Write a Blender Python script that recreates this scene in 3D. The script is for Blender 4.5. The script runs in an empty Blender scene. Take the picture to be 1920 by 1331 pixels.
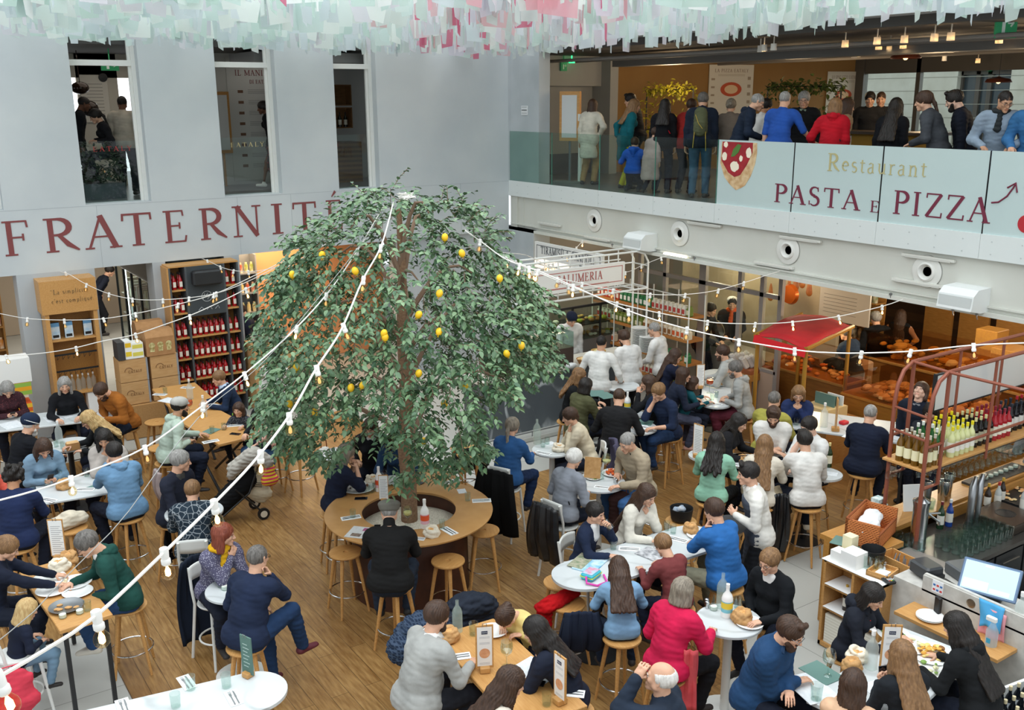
import bpy,bmesh,math,random
import numpy as np
from mathutils import Vector,Matrix
R=math.radians;PI=math.pi
rnd=random.Random(7);ru=rnd.uniform;nrs=np.random.RandomState(5)
scn=bpy.context.scene;COL=scn.collection
# ---------------------------------------------------------------- camera, world, lights, exposure
IW,IH=1920,1331;FPX=1826.86;PITCH=.2567;ROLL=-.0056;YAW=.5944
CAM=np.array([-12.715,-18.912,6.0])
_fw=np.array([math.sin(YAW)*math.cos(PITCH),math.cos(YAW)*math.cos(PITCH),-math.sin(PITCH)])
_rt=np.array([math.cos(YAW),-math.sin(YAW),0.]);_up=np.cross(_rt,_fw)
_c,_s=math.cos(ROLL),math.sin(ROLL)
RT=_c*_rt+_s*_up;UP=-_s*_rt+_c*_up
cam=bpy.data.cameras.new('camera');cam.sensor_fit='HORIZONTAL';cam.sensor_width=36;cam.lens=FPX/IW*36
cam.clip_start=.1;cam.clip_end=300
camo=bpy.data.objects.new('camera',cam);COL.objects.link(camo)
camo.matrix_world=Matrix(((RT[0],UP[0],-_fw[0],CAM[0]),(RT[1],UP[1],-_fw[1],CAM[1]),(RT[2],UP[2],-_fw[2],CAM[2]),(0,0,0,1)))
scn.camera=camo
def ray(x,y): return _fw+(x-IW/2)/FPX*RT-(y-IH/2)/FPX*UP
def at(x,y,z): d=ray(x,y);return CAM+(z-CAM[2])/d[2]*d
def onx(x,y,X): d=ray(x,y);return CAM+(X-CAM[0])/d[0]*d
def ony(x,y,Y): d=ray(x,y);return CAM+(Y-CAM[1])/d[1]*d
def dep(x,y,D): return CAM+D*ray(x,y)
def px(P):
    q=np.array(P)-CAM;return IW/2+FPX*(q@RT)/(q@_fw),IH/2-FPX*(q@UP)/(q@_fw)
w=bpy.data.worlds.new('sky');scn.world=w;w.use_nodes=True
bg=w.node_tree.nodes['Background'];bg.inputs[0].default_value=(.88,.95,1,1);bg.inputs[1].default_value=1.12
def area(name,loc,size,power,col=(1,1,1),rot=(0,0,0),sy=None):
    l=bpy.data.lights.new(name,'AREA');l.energy=power;l.color=col;l.shape='RECTANGLE';l.size=size;l.size_y=sy or size
    o=bpy.data.objects.new(name,l);COL.objects.link(o);o.location=loc;o.rotation_euler=rot;return o
def point(name,loc,power,col=(1,.7,.4),r=.12):
    l=bpy.data.lights.new(name,'POINT');l.energy=power;l.color=col;l.shadow_soft_size=r
    o=bpy.data.objects.new(name,l);COL.objects.link(o);o.location=loc;return o
area('roof_daylight',(-7,-10,11.5),16,1750,(.95,.98,1),sy=20)
area('roof_daylight_low',(-8,-9,6.2),11,330,(.95,.98,1),sy=12)
scn.view_settings.view_transform='Standard';scn.view_settings.look='None';scn.view_settings.exposure=0.0;scn.view_settings.gamma=1
scn.view_settings.use_curve_mapping=False
try: scn.cycles.max_bounces=7;scn.cycles.transparent_max_bounces=24;scn.cycles.use_denoising=True
except Exception: pass
# ---------------------------------------------------------------- colour and materials
def lin(h):
    if isinstance(h,str):
        h=h.lstrip('#');c=[int(h[i:i+2],16)/255 for i in (0,2,4)]
    else: c=list(h)
    return [v/12.92 if v<=.04045 else ((v+.055)/1.055)**2.4 for v in c]+[1.]
MATS={}
def mat(col,rough=.6,metal=0,kind=None,c2=None,sc=8.,bump=.0,bsc=120.,em=0,trans=0,alpha=1,spec=.5,sub=0,coat=0):
    key=(str(col),rough,metal,kind,str(c2),sc,bump,bsc,em,trans,alpha,spec,coat)
    if key in MATS: return MATS[key]
    m=bpy.data.materials.new('m%d'%len(MATS));MATS[key]=m;m.use_nodes=True
    nt=m.node_tree;N=nt.nodes;L=nt.links;b=N['Principled BSDF']
    def new(t): return N.new('ShaderNode'+t)
    b.inputs['Base Color'].default_value=lin(col);b.inputs['Roughness'].default_value=rough;b.inputs['Metallic'].default_value=metal
    b.inputs['Specular IOR Level'].default_value=spec
    if coat: b.inputs['Coat Weight'].default_value=coat;b.inputs['Coat Roughness'].default_value=.12
    m.diffuse_color=lin(col)
    tc=new('TexCoord');mp=new('Mapping');L.new(tc.outputs['Object'],mp.inputs[0])
    def mix(fac,a,c):
        x=new('Mix');x.data_type='RGBA';L.new(fac,x.inputs['Factor']);
        for s,v in ((x.inputs['A'],a),(x.inputs['B'],c)):
            if hasattr(v,'links'): L.new(v,s)
            else: s.default_value=lin(v)
        return x.outputs['Result']
    def ramp(src,a,c):
        r=new('MapRange');r.inputs[1].default_value=a;r.inputs[2].default_value=c;L.new(src,r.inputs[0]);return r.outputs[0]
    def noise(scale,detail=3,vec=None):
        n=new('TexNoise');n.inputs['Scale'].default_value=scale;n.inputs['Detail'].default_value=detail
        L.new(vec or mp.outputs[0],n.inputs['Vector']);return n.outputs['Fac']
    def wave(scale,dist=2,dirn='X',vec=None):
        n=new('TexWave');n.bands_direction=dirn;n.inputs['Scale'].default_value=scale;n.inputs['Distortion'].default_value=dist
        L.new(vec or mp.outputs[0],n.inputs['Vector']);return n.outputs['Fac']
    def math_(op,a,b2):
        n=new('Math');n.operation=op
        for s,v in ((n.inputs[0],a),(n.inputs[1],b2)):
            if hasattr(v,'links'): L.new(v,s)
            else: s.default_value=v
        return n.outputs[0]
    c2=c2 or col
    if kind=='noise': L.new(mix(ramp(noise(sc,5),.35,.65),col,c2),b.inputs['Base Color'])
    elif kind in('wood','woody'):
        mp.inputs['Scale'].default_value=(9,1,9) if kind=='woody' else (1,9,9)
        L.new(mix(ramp(noise(sc*.5,6),.3,.7),col,c2),b.inputs['Base Color'])
    elif kind=='floor':
        br=new('TexBrick');mp.inputs['Rotation'].default_value=(0,0,PI/2);L.new(mp.outputs[0],br.inputs[0])
        br.inputs['Scale'].default_value=1;br.inputs['Brick Width'].default_value=2.1;br.inputs['Row Height'].default_value=.19
        br.inputs['Mortar Size'].default_value=.0022;br.offset=.37;br.inputs['Bias'].default_value=0
        br.inputs['Color1'].default_value=lin(col);br.inputs['Color2'].default_value=lin(c2);br.inputs['Mortar'].default_value=lin('#4a361d')
        m2=new('Mapping');m2.inputs['Scale'].default_value=(14,1.6,1);L.new(tc.outputs['Object'],m2.inputs[0])
        g=noise(2.2,7,m2.outputs[0]);x=new('Mix');x.data_type='RGBA';x.blend_type='MULTIPLY';x.inputs['Factor'].default_value=.75
        L.new(br.outputs['Color'],x.inputs['A']);L.new(mix(ramp(g,.3,.7),'#a58a66','#ffffff'),x.inputs['B'])
        x2=new('Mix');x2.data_type='RGBA';x2.blend_type='MULTIPLY';x2.inputs['Factor'].default_value=.5
        L.new(x.outputs['Result'],x2.inputs['A']);L.new(mix(ramp(noise(.9,4,tc.outputs['Object']),.35,.65),'#b09a7c','#ffffff'),x2.inputs['B'])
        L.new(x2.outputs['Result'],b.inputs['Base Color'])
        rr=new('MapRange');rr.inputs[3].default_value=rough-.1;rr.inputs[4].default_value=rough+.15;L.new(g,rr.inputs[0]);L.new(rr.outputs[0],b.inputs['Roughness'])
    elif kind=='tile':
        br=new('TexBrick');L.new(mp.outputs[0],br.inputs[0]);br.inputs['Scale'].default_value=1;br.inputs['Brick Width'].default_value=sc;br.inputs['Row Height'].default_value=sc
        br.inputs['Mortar Size'].default_value=.004;br.offset=0;br.inputs['Color1'].default_value=lin(col);br.inputs['Color2'].default_value=lin(c2);br.inputs['Mortar'].default_value=lin('#6f6e68')
        L.new(br.outputs['Color'],b.inputs['Base Color'])
    elif kind=='marble':
        mp.inputs['Rotation'].default_value=(.4,.5,.6)
        n=noise(1.3,8);wv=wave(sc*.25,9,'DIAGONAL');f=math_('MULTIPLY',ramp(wv,.86,1.),ramp(n,.4,.7))
        L.new(mix(f,mix(ramp(noise(3,6),.3,.7),col,c2),bump and '#ffffff' or '#a3a8a8'),b.inputs['Base Color'])
        f2=f;bump=0
    elif kind=='slate':
        mp.inputs['Scale'].default_value=(1,1,.5);mp.inputs['Rotation'].default_value=(.2,.9,.3)
        wv=wave(.9,14,'X');f=math_('MULTIPLY',ramp(wv,.9,1.),ramp(noise(2.5,8),.42,.62))
        L.new(mix(f,mix(ramp(noise(2,7),.3,.7),col,c2),'#b9bfc2'),b.inputs['Base Color'])
    elif kind=='stripe':
        L.new(mix(ramp(wave(sc,0,'Z'),.45,.55),col,c2),b.inputs['Base Color'])
    elif kind=='check':
        a1=ramp(wave(sc,0,'X'),.7,.75);a2=ramp(wave(sc,0,'Z'),.7,.75)
        L.new(mix(math_('MAXIMUM',a1,a2),col,c2),b.inputs['Base Color'])
    elif kind=='dots':
        v=new('TexVoronoi');v.inputs['Scale'].default_value=sc;L.new(mp.outputs[0],v.inputs[0])
        L.new(mix(ramp(v.outputs['Distance'],.25,.32),c2,col),b.inputs['Base Color'])
    elif kind=='net':
        v=new('TexVoronoi');v.feature='DISTANCE_TO_EDGE';v.inputs['Scale'].default_value=sc;L.new(mp.outputs[0],v.inputs[0])
        L.new(mix(ramp(v.outputs[0],.03,.06),c2,col),b.inputs['Base Color'])
    elif kind=='hair':
        mp.inputs['Scale'].default_value=(1,1,.22)
        L.new(mix(ramp(noise(sc,6),.3,.7),col,c2),b.inputs['Base Color'])
        n=noise(90,2);bu=new('Bump');bu.inputs['Strength'].default_value=.5;bu.inputs['Distance'].default_value=.004;L.new(n,bu.inputs['Height']);L.new(bu.outputs[0],b.inputs['Normal'])
    elif kind=='leaf':
        oi=new('NewGeometry');L.new(mix(oi.outputs['Random Per Island'],col,c2),b.inputs['Base Color'])
    elif kind=='weave':
        f=math_('MULTIPLY',wave(sc,0,'Z'),wave(sc*1.3,0,'DIAGONAL'));L.new(mix(f,col,c2),b.inputs['Base Color'])
        bu=new('Bump');bu.inputs['Distance'].default_value=.01;L.new(f,bu.inputs['Height']);L.new(bu.outputs[0],b.inputs['Normal'])
    if bump and kind!='hair':
        bu=new('Bump');bu.inputs['Strength'].default_value=bump;bu.inputs['Distance'].default_value=.003;L.new(noise(bsc,3,tc.outputs['Object']),bu.inputs['Height']);L.new(bu.outputs[0],b.inputs['Normal'])
    if em: b.inputs['Emission Color'].default_value=lin(col);b.inputs['Emission Strength'].default_value=em
    if kind=='glass' or kind=='film' or kind=='panel':
        N.remove(b);out=N['Material Output'];t=new('BsdfTransparent');g=new('BsdfGlossy');g.inputs['Roughness'].default_value=rough
        t.inputs[0].default_value=lin(col) if kind=='glass' else (.97,.99,.98,1);g.inputs[0].default_value=(1,1,1,1)
        fr=new('Fresnel');fr.inputs[0].default_value=1.45 if spec==.5 else 2.1;ge=new('NewGeometry')
        fo=math_('MULTIPLY',fr.outputs[0],math_('SUBTRACT',1.,ge.outputs['Backfacing']))
        x=new('MixShader');L.new(fo,x.inputs[0]);L.new(t.outputs[0],x.inputs[1]);L.new(g.outputs[0],x.inputs[2]);last=x
        if kind in('film','panel'):
            d=new('BsdfDiffuse');d.inputs[0].default_value=lin(c2);tl=new('BsdfTranslucent');tl.inputs[0].default_value=lin(c2)
            if kind=='panel':
                cr=new('ValToRGB');cr.color_ramp.interpolation='CONSTANT';oi=new('NewGeometry')
                cols=['#eef5f2','#e2efec','#f5f9f6','#e9eef2','#deeee8','#eeebf1','#e8f2ef','#e4ecef']
                if sc==2: cols=['#f0e2e4','#e8f2ef','#eebccb','#e6ecf0','#f0cfd2','#e87fa0','#e4efec','#ece8f2']
                e=cr.color_ramp.elements
                while len(e)<len(cols): e.new(.5)
                for i,cc in enumerate(cols): e[i].position=i/len(cols);e[i].color=lin(cc)
                L.new(oi.outputs['Random Per Island'],cr.inputs[0])
                for s in (d,tl): L.new(cr.outputs[0],s.inputs[0])
            a=new('MixShader');a.inputs[0].default_value=.55;L.new(d.outputs[0],a.inputs[1]);L.new(tl.outputs[0],a.inputs[2])
            y=new('MixShader');y.inputs[0].default_value=alpha;L.new(x.outputs[0],y.inputs[1]);L.new(a.outputs[0],y.inputs[2]);last=y
        L.new(last.outputs[0],out.inputs[0])
    elif trans:
        b.inputs['Transmission Weight'].default_value=trans
    return m
def cloth(c,kind=None,c2=None,sc=8): return mat(c,.88,kind=kind or 'noise',c2=c2 or tuple(min(1,v*.86) for v in hexf(c)),sc=sc if kind else 5.,bump=.35,bsc=260,spec=.2)
def hexf(h):
    if isinstance(h,str): h=h.lstrip('#');return tuple(int(h[i:i+2],16)/255 for i in (0,2,4))
    return h
# ---------------------------------------------------------------- mesh builder
def rotz(v,a):
    c,s=math.cos(a),math.sin(a);return (v[0]*c-v[1]*s,v[0]*s+v[1]*c,v[2])
class MB:
    def __init__(s): s.v=[];s.f=[];s.m=[];s.mi=0
    def add(s,vs,fs,M=None):
        n=len(s.v);s.v+= [tuple(M@Vector(v)) for v in vs] if M is not None else [tuple(v) for v in vs]
        s.f+=[tuple(i+n for i in f) for f in fs];s.m+=[s.mi]*len(fs);return s
    def box(s,p0,p1,a=0,M=None,bv=0):
        x0,y0,z0=p0;x1,y1,z1=p1
        if bv:
            b=min(bv,abs(x1-x0)/2.1,abs(y1-y0)/2.1,abs(z1-z0)/2.1);vs=[]
            for z,i in ((z0,b),(z0+b,0),(z1-b,0),(z1,b)):
                X0,X1,Y0,Y1=x0+i,x1-i,y0+i,y1-i
                vs+=[(X0+b,Y0,z),(X1-b,Y0,z),(X1,Y0+b,z),(X1,Y1-b,z),(X1-b,Y1,z),(X0+b,Y1,z),(X0,Y1-b,z),(X0,Y0+b,z)]
            fs=[tuple(range(7,-1,-1)),tuple(range(24,32))]
            for k in range(3):
                for j in range(8): fs.append((k*8+j,k*8+(j+1)%8,k*8+8+(j+1)%8,k*8+8+j))
        else:
            vs=[(x0,y0,z0),(x1,y0,z0),(x1,y1,z0),(x0,y1,z0),(x0,y0,z1),(x1,y0,z1),(x1,y1,z1),(x0,y1,z1)]
            fs=[(0,3,2,1),(4,5,6,7),(0,1,5,4),(1,2,6,5),(2,3,7,6),(3,0,4,7)]
        if a:
            cx,cy=(x0+x1)/2,(y0+y1)/2
            vs=[(cx+q[0],cy+q[1],v[2]) for v in vs for q in [rotz((v[0]-cx,v[1]-cy,0),a)]]
        return s.add(vs,fs,M)
    def prism(s,pts,z0,z1,M=None):
        n=len(pts);vs=[(p[0],p[1],z0) for p in pts]+[(p[0],p[1],z1) for p in pts]
        ar=sum(pts[i][0]*pts[(i+1)%n][1]-pts[(i+1)%n][0]*pts[i][1] for i in range(n))
        o=list(range(n));
        if ar<0: o=o[::-1]
        fs=[tuple(o[::-1]),tuple(i+n for i in o)]+[(o[i],o[(i+1)%n],o[(i+1)%n]+n,o[i]+n) for i in range(n)]
        return s.add(vs,fs,M)
    def lathe(s,prof,c=(0,0,0),n=20,M=None,cap=True):
        vs=[];fs=[];k=len(prof)
        for r,z in prof:
            for i in range(n): a=2*PI*i/n;vs.append((c[0]+r*math.cos(a),c[1]+r*math.sin(a),c[2]+z))
        for j in range(k-1):
            for i in range(n): fs.append((j*n+i,j*n+(i+1)%n,(j+1)*n+(i+1)%n,(j+1)*n+i))
        if cap:
            if prof[0][0]>1e-4: fs.append(tuple(range(n-1,-1,-1)))
            if prof[-1][0]>1e-4: fs.append(tuple((k-1)*n+i for i in range(n)))
        return s.add(vs,fs,M)
    def tube(s,pts,r,n=8,closed=False,rs=None):
        P=[Vector(p) for p in pts];k=len(P);vs=[];fs=[];pu=None
        for i in range(k):
            if closed: t=P[(i+1)%k]-P[i-1]
            else: t=P[min(i+1,k-1)]-P[max(i-1,0)]
            if t.length<1e-9: t=Vector((0,0,1))
            t.normalize()
            if pu is None: pu=Vector((0,0,1)) if abs(t.z)<.9 else Vector((1,0,0))
            u=pu-t*pu.dot(t)
            if u.length<1e-6: u=t.orthogonal()
            u.normalize();pu=u;w_=t.cross(u);rr=rs[i] if rs else r
            for j in range(n): a=2*PI*j/n;vs.append(P[i]+(u*math.cos(a)+w_*math.sin(a))*rr)
        K=k if closed else k-1
        for i in range(K):
            for j in range(n): fs.append((i*n+j,((i+1)%k)*n+j,((i+1)%k)*n+(j+1)%n,i*n+(j+1)%n)[::-1])
        if not closed: fs+= [tuple(range(n)),tuple((k-1)*n+j for j in range(n-1,-1,-1))]
        return s.add(vs,fs)
    def quad(s,a,b,c,d): return s.add([a,b,c,d],[(0,1,2,3)])
    def sphere(s,c,r,n=10,sc=(1,1,1),M=None):
        m=max(5,n//2+1);prof=[(r*math.sin(PI*i/(m)),-r*math.cos(PI*i/(m))) for i in range(m+1)]
        t=MB();t.lathe(prof,n=n,cap=False);T=Matrix.Translation(c)@Matrix.Diagonal((*sc,1))
        if M is not None: T=Matrix(M)@T
        return s.add(t.v,t.f,T)
    def obj(s,name,mats,parent=None,smooth=False,loc=None):
        me=bpy.data.meshes.new(name);me.from_pydata(s.v,[],s.f)
        for m in (mats if isinstance(mats,(list,tuple)) else [mats]): me.materials.append(m)
        if max(s.m,default=0)>0: me.polygons.foreach_set('material_index',s.m)
        if smooth:
            me.polygons.foreach_set('use_smooth',[True]*len(me.polygons))
            try: me.set_sharp_from_angle(angle=R(40))
            except Exception: pass
        me.update();o=bpy.data.objects.new(name,me);COL.objects.link(o)
        if parent is not None: o.parent=parent
        if loc is not None: o.location=loc
        return o
KIDS={}
def empty(name,loc=(0,0,0),rz=0):
    o=bpy.data.objects.new(name,None);COL.objects.link(o);o.location=loc;o.rotation_euler=(0,0,rz);o.empty_display_size=.1;return o
def tag(o,label=None,cat=None,group=None,kind=None):
    if label: o['label']=label
    if cat: o['category']=cat
    if group: o['group']=group
    if kind: o['kind']=kind
    return o
def thing(name,label,cat,loc=(0,0,0),rz=0,group=None): return tag(empty(name,loc,rz),label,cat,group)
def copytree(o,loc=None,rz=None,parent=None,label=None,group=None,scale=None):
    c=o.copy();COL.objects.link(c)
    if parent is not None: c.parent=parent
    for ch in o.children: copytree(ch,parent=c)
    if loc is not None: c.location=loc
    if rz is not None: c.rotation_euler=(0,0,rz)
    if scale is not None: c.scale=(scale,)*3
    if label: c['label']=label
    if group: c['group']=group
    return c
class Proto:
    """first use moves the original, later uses copy it with its parts"""
    def __init__(s,o): s.o=o;s.used=False
    def put(s,loc,rz=0,label=None,group=None,scale=None):
        if not s.used:
            s.used=True;o=s.o;o.location=loc;o.rotation_euler=(0,0,rz)
            if scale: o.scale=(scale,)*3
            if label: o['label']=label
            if group: o['group']=group
            return o
        return copytree(s.o,loc,rz,label=label,group=group,scale=scale or 1)
def struct(o,label=None):
    o['kind']='structure'
    if label: o['label']=label
    return o
# common materials
OAK=mat('#c99a5e',.45,kind='wood',c2='#b88549',sc=14,spec=.4)
OAKY=mat('#c99a5e',.45,kind='woody',c2='#b88549',sc=14,spec=.4)
OAKD=mat('#b07f3e',.5,kind='woody',c2='#9a6b30',sc=14)
CHROME=mat('#c8cacc',.18,1);STEEL=mat('#9a9c9e',.35,1);BLACK=mat('#17181a',.5);IRON=mat('#26282a',.45,.3)
WHITE=mat('#e9ebe8',.5);WMETAL=mat('#dedfda',.4);CERAMIC=mat('#f0f1ee',.2,coat=.3);PAPER=mat('#eef0ef',.8)
MARBLE=mat('#c6cbcc',.22,kind='marble',c2='#cfd4d4',sc=6);GLASS=mat('#f4faf8',.02,kind='glass');GLASSG=mat('#e6f0ec',.02,kind='glass')
KRAFT=mat('#c59a66',.85,kind='noise',c2='#b1844f',sc=20);LINEN=mat('#e3d9c4',.9,bump=.4);RED=mat('#c01018',.8)
WALLP=mat('#c4cacb',.75,kind='noise',c2='#bac1c4',sc=.8)
# ---------------------------------------------------------------- serif lettering drawn from strokes
def arc(cx,cy,rx,ry,a0,a1,n=10): return [(cx+rx*math.cos(R(a0+(a1-a0)*i/n)),cy+ry*math.sin(R(a0+(a1-a0)*i/n))) for i in range(n+1)]
_T,_t=.13,.05
def _st(x,y0=0,y1=1,s0=1,s1=1,w=_T,d=0):
    o=[([(x,y0),(x+d,y1)],w)]
    if s0: o.append(([(x-.15,y0+.02),(x+.15,y0+.02)],_t))
    if s1: o.append(([(x+d-.15,y1-.02),(x+d+.15,y1-.02)],_t))
    return o
def _fw_(pts,a=_t,b=_T): # curve swelling towards the middle
    n=len(pts);return (pts,[a+(b-a)*math.sin(PI*i/(n-1)) for i in range(n)])
_E=_st(.2,s1=0,s0=0)+[([(.05,.98),(.62,.98)],_t),([(.62,1),(.64,.82)],_t),([(.2,.52),(.52,.52)],_t),([(.52,.42),(.52,.62)],_t),([(.05,.02),(.66,.02)],_t),([(.66,0),(.7,.2)],_t)]
_B2=_fw_([(.2,.97)]+arc(.38,.735,.26,.235,90,-90)+[(.2,.5)],_t,.15)
GL={
'F':(.72,_st(.2,s1=0)+[([(.05,.98),(.62,.98)],_t),([(.62,1),(.64,.8)],_t),([(.2,.52),(.52,.52)],_t),([(.52,.42),(.52,.62)],_t)]),
'R':(.85,_st(.2)+[_B2,([(.38,.5),(.6,.2),(.84,.02)],[.09,.14,.05])]),'P':(.72,_st(.2)+[_B2]),
'B':(.78,_st(.2)+[_B2,_fw_([(.2,.5)]+arc(.4,.265,.28,.245,90,-90)+[(.2,.03)],_t,.15)]),
'A':(.86,[([(.1,0),(.42,1)],.06),([(.4,1),(.74,0)],.14),([(.22,.36),(.6,.36)],_t),([(0,.02),(.22,.02)],_t),([(.58,.02),(.88,.02)],_t)]),
'T':(.8,_st(.4,s1=0)+[([(.06,.97),(.74,.97)],.06),([(.06,1),(.05,.78)],_t),([(.74,1),(.75,.78)],_t)]),
'E':(.76,_E),'É':(.76,_E+[([(.3,1.12),(.46,1.3)],[.03,.09])]),'Ù':(.9,[]),
'N':(.95,_st(.14,w=.06)+_st(.8,w=.06,s0=0)+[([(.14,1),(.8,0)],.14)]),
'M':(1.1,_st(.14,w=.06,s1=0)+_st(.96,w=_T,s1=0)+[([(.14,1),(.54,.08)],.13),([(.54,.08),(.96,1)],.06),([(.02,.98),(.16,.98)],_t),([(.94,.98),(1.1,.98)],_t)]),
'I':(.42,_st(.2)),'L':(.7,_st(.2,s0=0)+[([(.05,.02),(.62,.02)],_t),([(.62,0),(.66,.22)],_t)]),
'S':(.62,[_fw_(arc(.3,.76,.2,.22,40,270,10)+arc(.3,.26,.22,.24,90,-140,10)[0:],.05,.14),([(.46,.98),(.48,.76)],.045),([(.07,.04),(.06,.26)],.045)]),
'O':(.95,[_fw_(arc(.46,.5,.38,.48,90,270,12),.05,.13),_fw_(arc(.46,.5,.38,.48,-90,90,12),.05,.13)]),
'C':(.85,[_fw_(arc(.48,.5,.4,.48,50,310,14),.05,.14),([(.74,.98),(.76,.72)],.045),([(.76,.1),(.74,.24)],.045)]),
'G':(.9,[_fw_(arc(.48,.5,.4,.48,50,300,14),.05,.14),([(.74,.98),(.76,.72)],.045),([(.72,.06),(.72,.45)],.1),([(.58,.45),(.86,.45)],_t)]),
'D':(.92,_st(.2)+[_fw_([(.2,.97)]+arc(.4,.5,.42,.47,90,-90)+[(.2,.03)],_t,.14)]),
'U':(.9,_st(.18,.28,1,s0=0)+_st(.74,.28,1,s0=0,w=.06)+[([(.18,.3)]+arc(.46,.3,.28,.28,180,360,8)+[(.74,.3)],[.13]+[.11,.1,.08,.07,.06,.06,.06,.06,.06]+[.06])]),
'V':(.85,[([(.1,1),(.42,0)],.14),([(.42,0),(.74,1)],.06),([(0,.98),(.24,.98)],_t),([(.62,.98),(.86,.98)],_t)]),
'Z':(.76,[([(.08,.97),(.66,.97)],.06),([(.66,.97),(.1,.03)],.13),([(.1,.03),(.7,.03)],.06),([(.08,1),(.07,.8)],_t),([(.7,0),(.72,.22)],_t)]),
'Y':(.8,_st(.4,0,.48,s1=0)+[([(.4,.46),(.1,1)],.12),([(.4,.46),(.7,1)],.06),([(0,.98),(.22,.98)],_t),([(.6,.98),(.82,.98)],_t)]),
'&':(.9,[_fw_([(.8,.0),(.3,.65)]+arc(.38,.82,.14,.16,200,-20,8)+[(.2,.4)]+arc(.33,.22,.25,.22,150,380,8)+[(.7,.5)],.05,.1)]),
"'":(.2,[([(.1,1),(.08,.75)],.06)]),'"':(.4,[([(.1,1),(.08,.8)],.05),([(.25,1),(.23,.8)],.05)]),'.':(.2,[([(.06,.03),(.14,.03)],.08)]),
'e':(.5,[_fw_([(.08,.34),(.42,.36)]+arc(.25,.33,.18,.25,10,300,12),.05,.09)]),
's':(.42,[_fw_(arc(.2,.45,.13,.13,40,260,8)+arc(.2,.17,.15,.15,90,-140,8),.04,.09)]),
't':(.36,[([(.15,.72),(.15,.12),(.2,.03),(.32,.06)],[.08,.08,.06,.03]),([(.02,.56),(.32,.56)],_t)]),
'a':(.5,[([(.1,.5),(.2,.58),(.33,.52),(.34,.1),(.42,.02)],[.06,.04,.07,.08,.04]),_fw_([(.34,.36)]+arc(.2,.17,.14,.15,100,330,8)+[(.34,.15)],.04,.07)]),
'u':(.56,[([(.02,.56),(.12,.56),(.12,.2),(.2,.05),(.3,.05),(.42,.16)],[.04,.08,.08,.08,.06,.04]),([(.42,.58),(.42,.03),(.52,.03)],[.08,.08,.04])]),
'r':(.42,[([(.04,.56),(.13,.56),(.13,.02)],[.04,.07,.08]),([(.03,.02),(.24,.02)],.04),([(.14,.42),(.24,.55),(.36,.55)],[.04,.05,.07])]),
'n':(.58,[([(.04,.56),(.13,.56),(.13,.02)],[.04,.07,.08]),([(.03,.02),(.22,.02)],.04),([(.14,.42),(.24,.55),(.36,.56),(.43,.42),(.43,.02)],[.04,.06,.07,.08,.08]),([(.34,.02),(.53,.02)],.04)]),
'l':(.28,[([(.13,1),(.13,.02)],.07),([(.03,.02),(.24,.02)],.04)]),'i':(.28,[([(.13,.56),(.13,.02)],.08),([(.1,.75),(.16,.75)],.07)]),
'm':(.84,[([(.12,.56),(.12,.02)],.08),([(.13,.42),(.24,.56),(.36,.5),(.38,.02)],.07),([(.39,.42),(.5,.56),(.63,.5),(.65,.02)],.07)]),
'p':(.56,[([(.13,.56),(.13,-.25)],.08),_fw_(arc(.28,.3,.18,.26,140,-140,10),.05,.09)]),
'c':(.46,[_fw_(arc(.25,.3,.18,.26,50,310,10),.05,.09)]),'q':(.56,[([(.42,.56),(.42,-.25)],.08),_fw_(arc(.26,.3,.18,.26,40,320,10),.05,.09)]),
'o':(.54,[_fw_(arc(.26,.3,.19,.26,90,450,14),.07,.08)])}
GL['Ù']=(.9,GL['U'][1]+[([(.36,1.26),(.48,1.1)],[.09,.03])]);GL['é']=(.5,GL['e'][1]+[([(.25,.68),(.36,.85)],[.03,.07])])
def strip(mb,pts,w,M,th=.012):
    n=len(pts);ws=w if isinstance(w,list) else [w]*n;L=[];Rr=[]
    if len(ws)<n: ws=ws+[ws[-1]]*(n-len(ws))
    for i in range(n):
        a=pts[max(i-1,0)];b=pts[min(i+1,n-1)];dx,dy=b[0]-a[0],b[1]-a[1];l=math.hypot(dx,dy) or 1
        nx,ny=-dy/l,dx/l;h=ws[i]/2;L.append((pts[i][0]+nx*h,pts[i][1]+ny*h));Rr.append((pts[i][0]-nx*h,pts[i][1]-ny*h))
    for i in range(n-1): mb.prism([Rr[i],Rr[i+1],L[i+1],L[i]],0,th,M)
def textM(org,right,up,h,wsc=1):
    r=Vector(right).normalized();u=Vector(up).normalized();nn=r.cross(u)
    return Matrix(((r.x*h*wsc,u.x*h,nn.x,org[0]),(r.y*h*wsc,u.y*h,nn.y,org[1]),(r.z*h*wsc,u.z*h,nn.z,org[2]),(0,0,0,1)))
def text_w(s,track=.12): return sum((GL[c][0] if c in GL else .4)+track for c in s)-track
def text(mb,s,org,right,h,width=None,track=.12,up=(0,0,1),th=.012,wsc=1):
    """org = lower left corner; fitted to width when given"""
    tw=text_w(s,track);
    if width: wsc=width/(tw*h)
    M=textM(org,right,up,h,wsc);x=0
    for c in s:
        if c in GL:
            for k,(pts,w) in enumerate(GL[c][1]): strip(mb,[(p[0]+x,p[1]) for p in pts],w,M,th*(1+.12*k))
            x+=GL[c][0]+track
        else: x+=.4+track
    return tw*h*wsc
# ---------------------------------------------------------------- the setting
Z2=4.18;ZC=3.05;ZCR=3.13
GREY=mat('#a9aaa5',.55,kind='noise',c2='#9c9d98',sc=1.2);SOFF=mat('#cfcfc9',.6)
m=MB();m.box((-22,-24,-.12),(16,14,-.012));struct(m.obj('floor',mat('#b3b3ad',.45,kind='tile',c2='#adada6',sc=1.5)))
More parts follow.
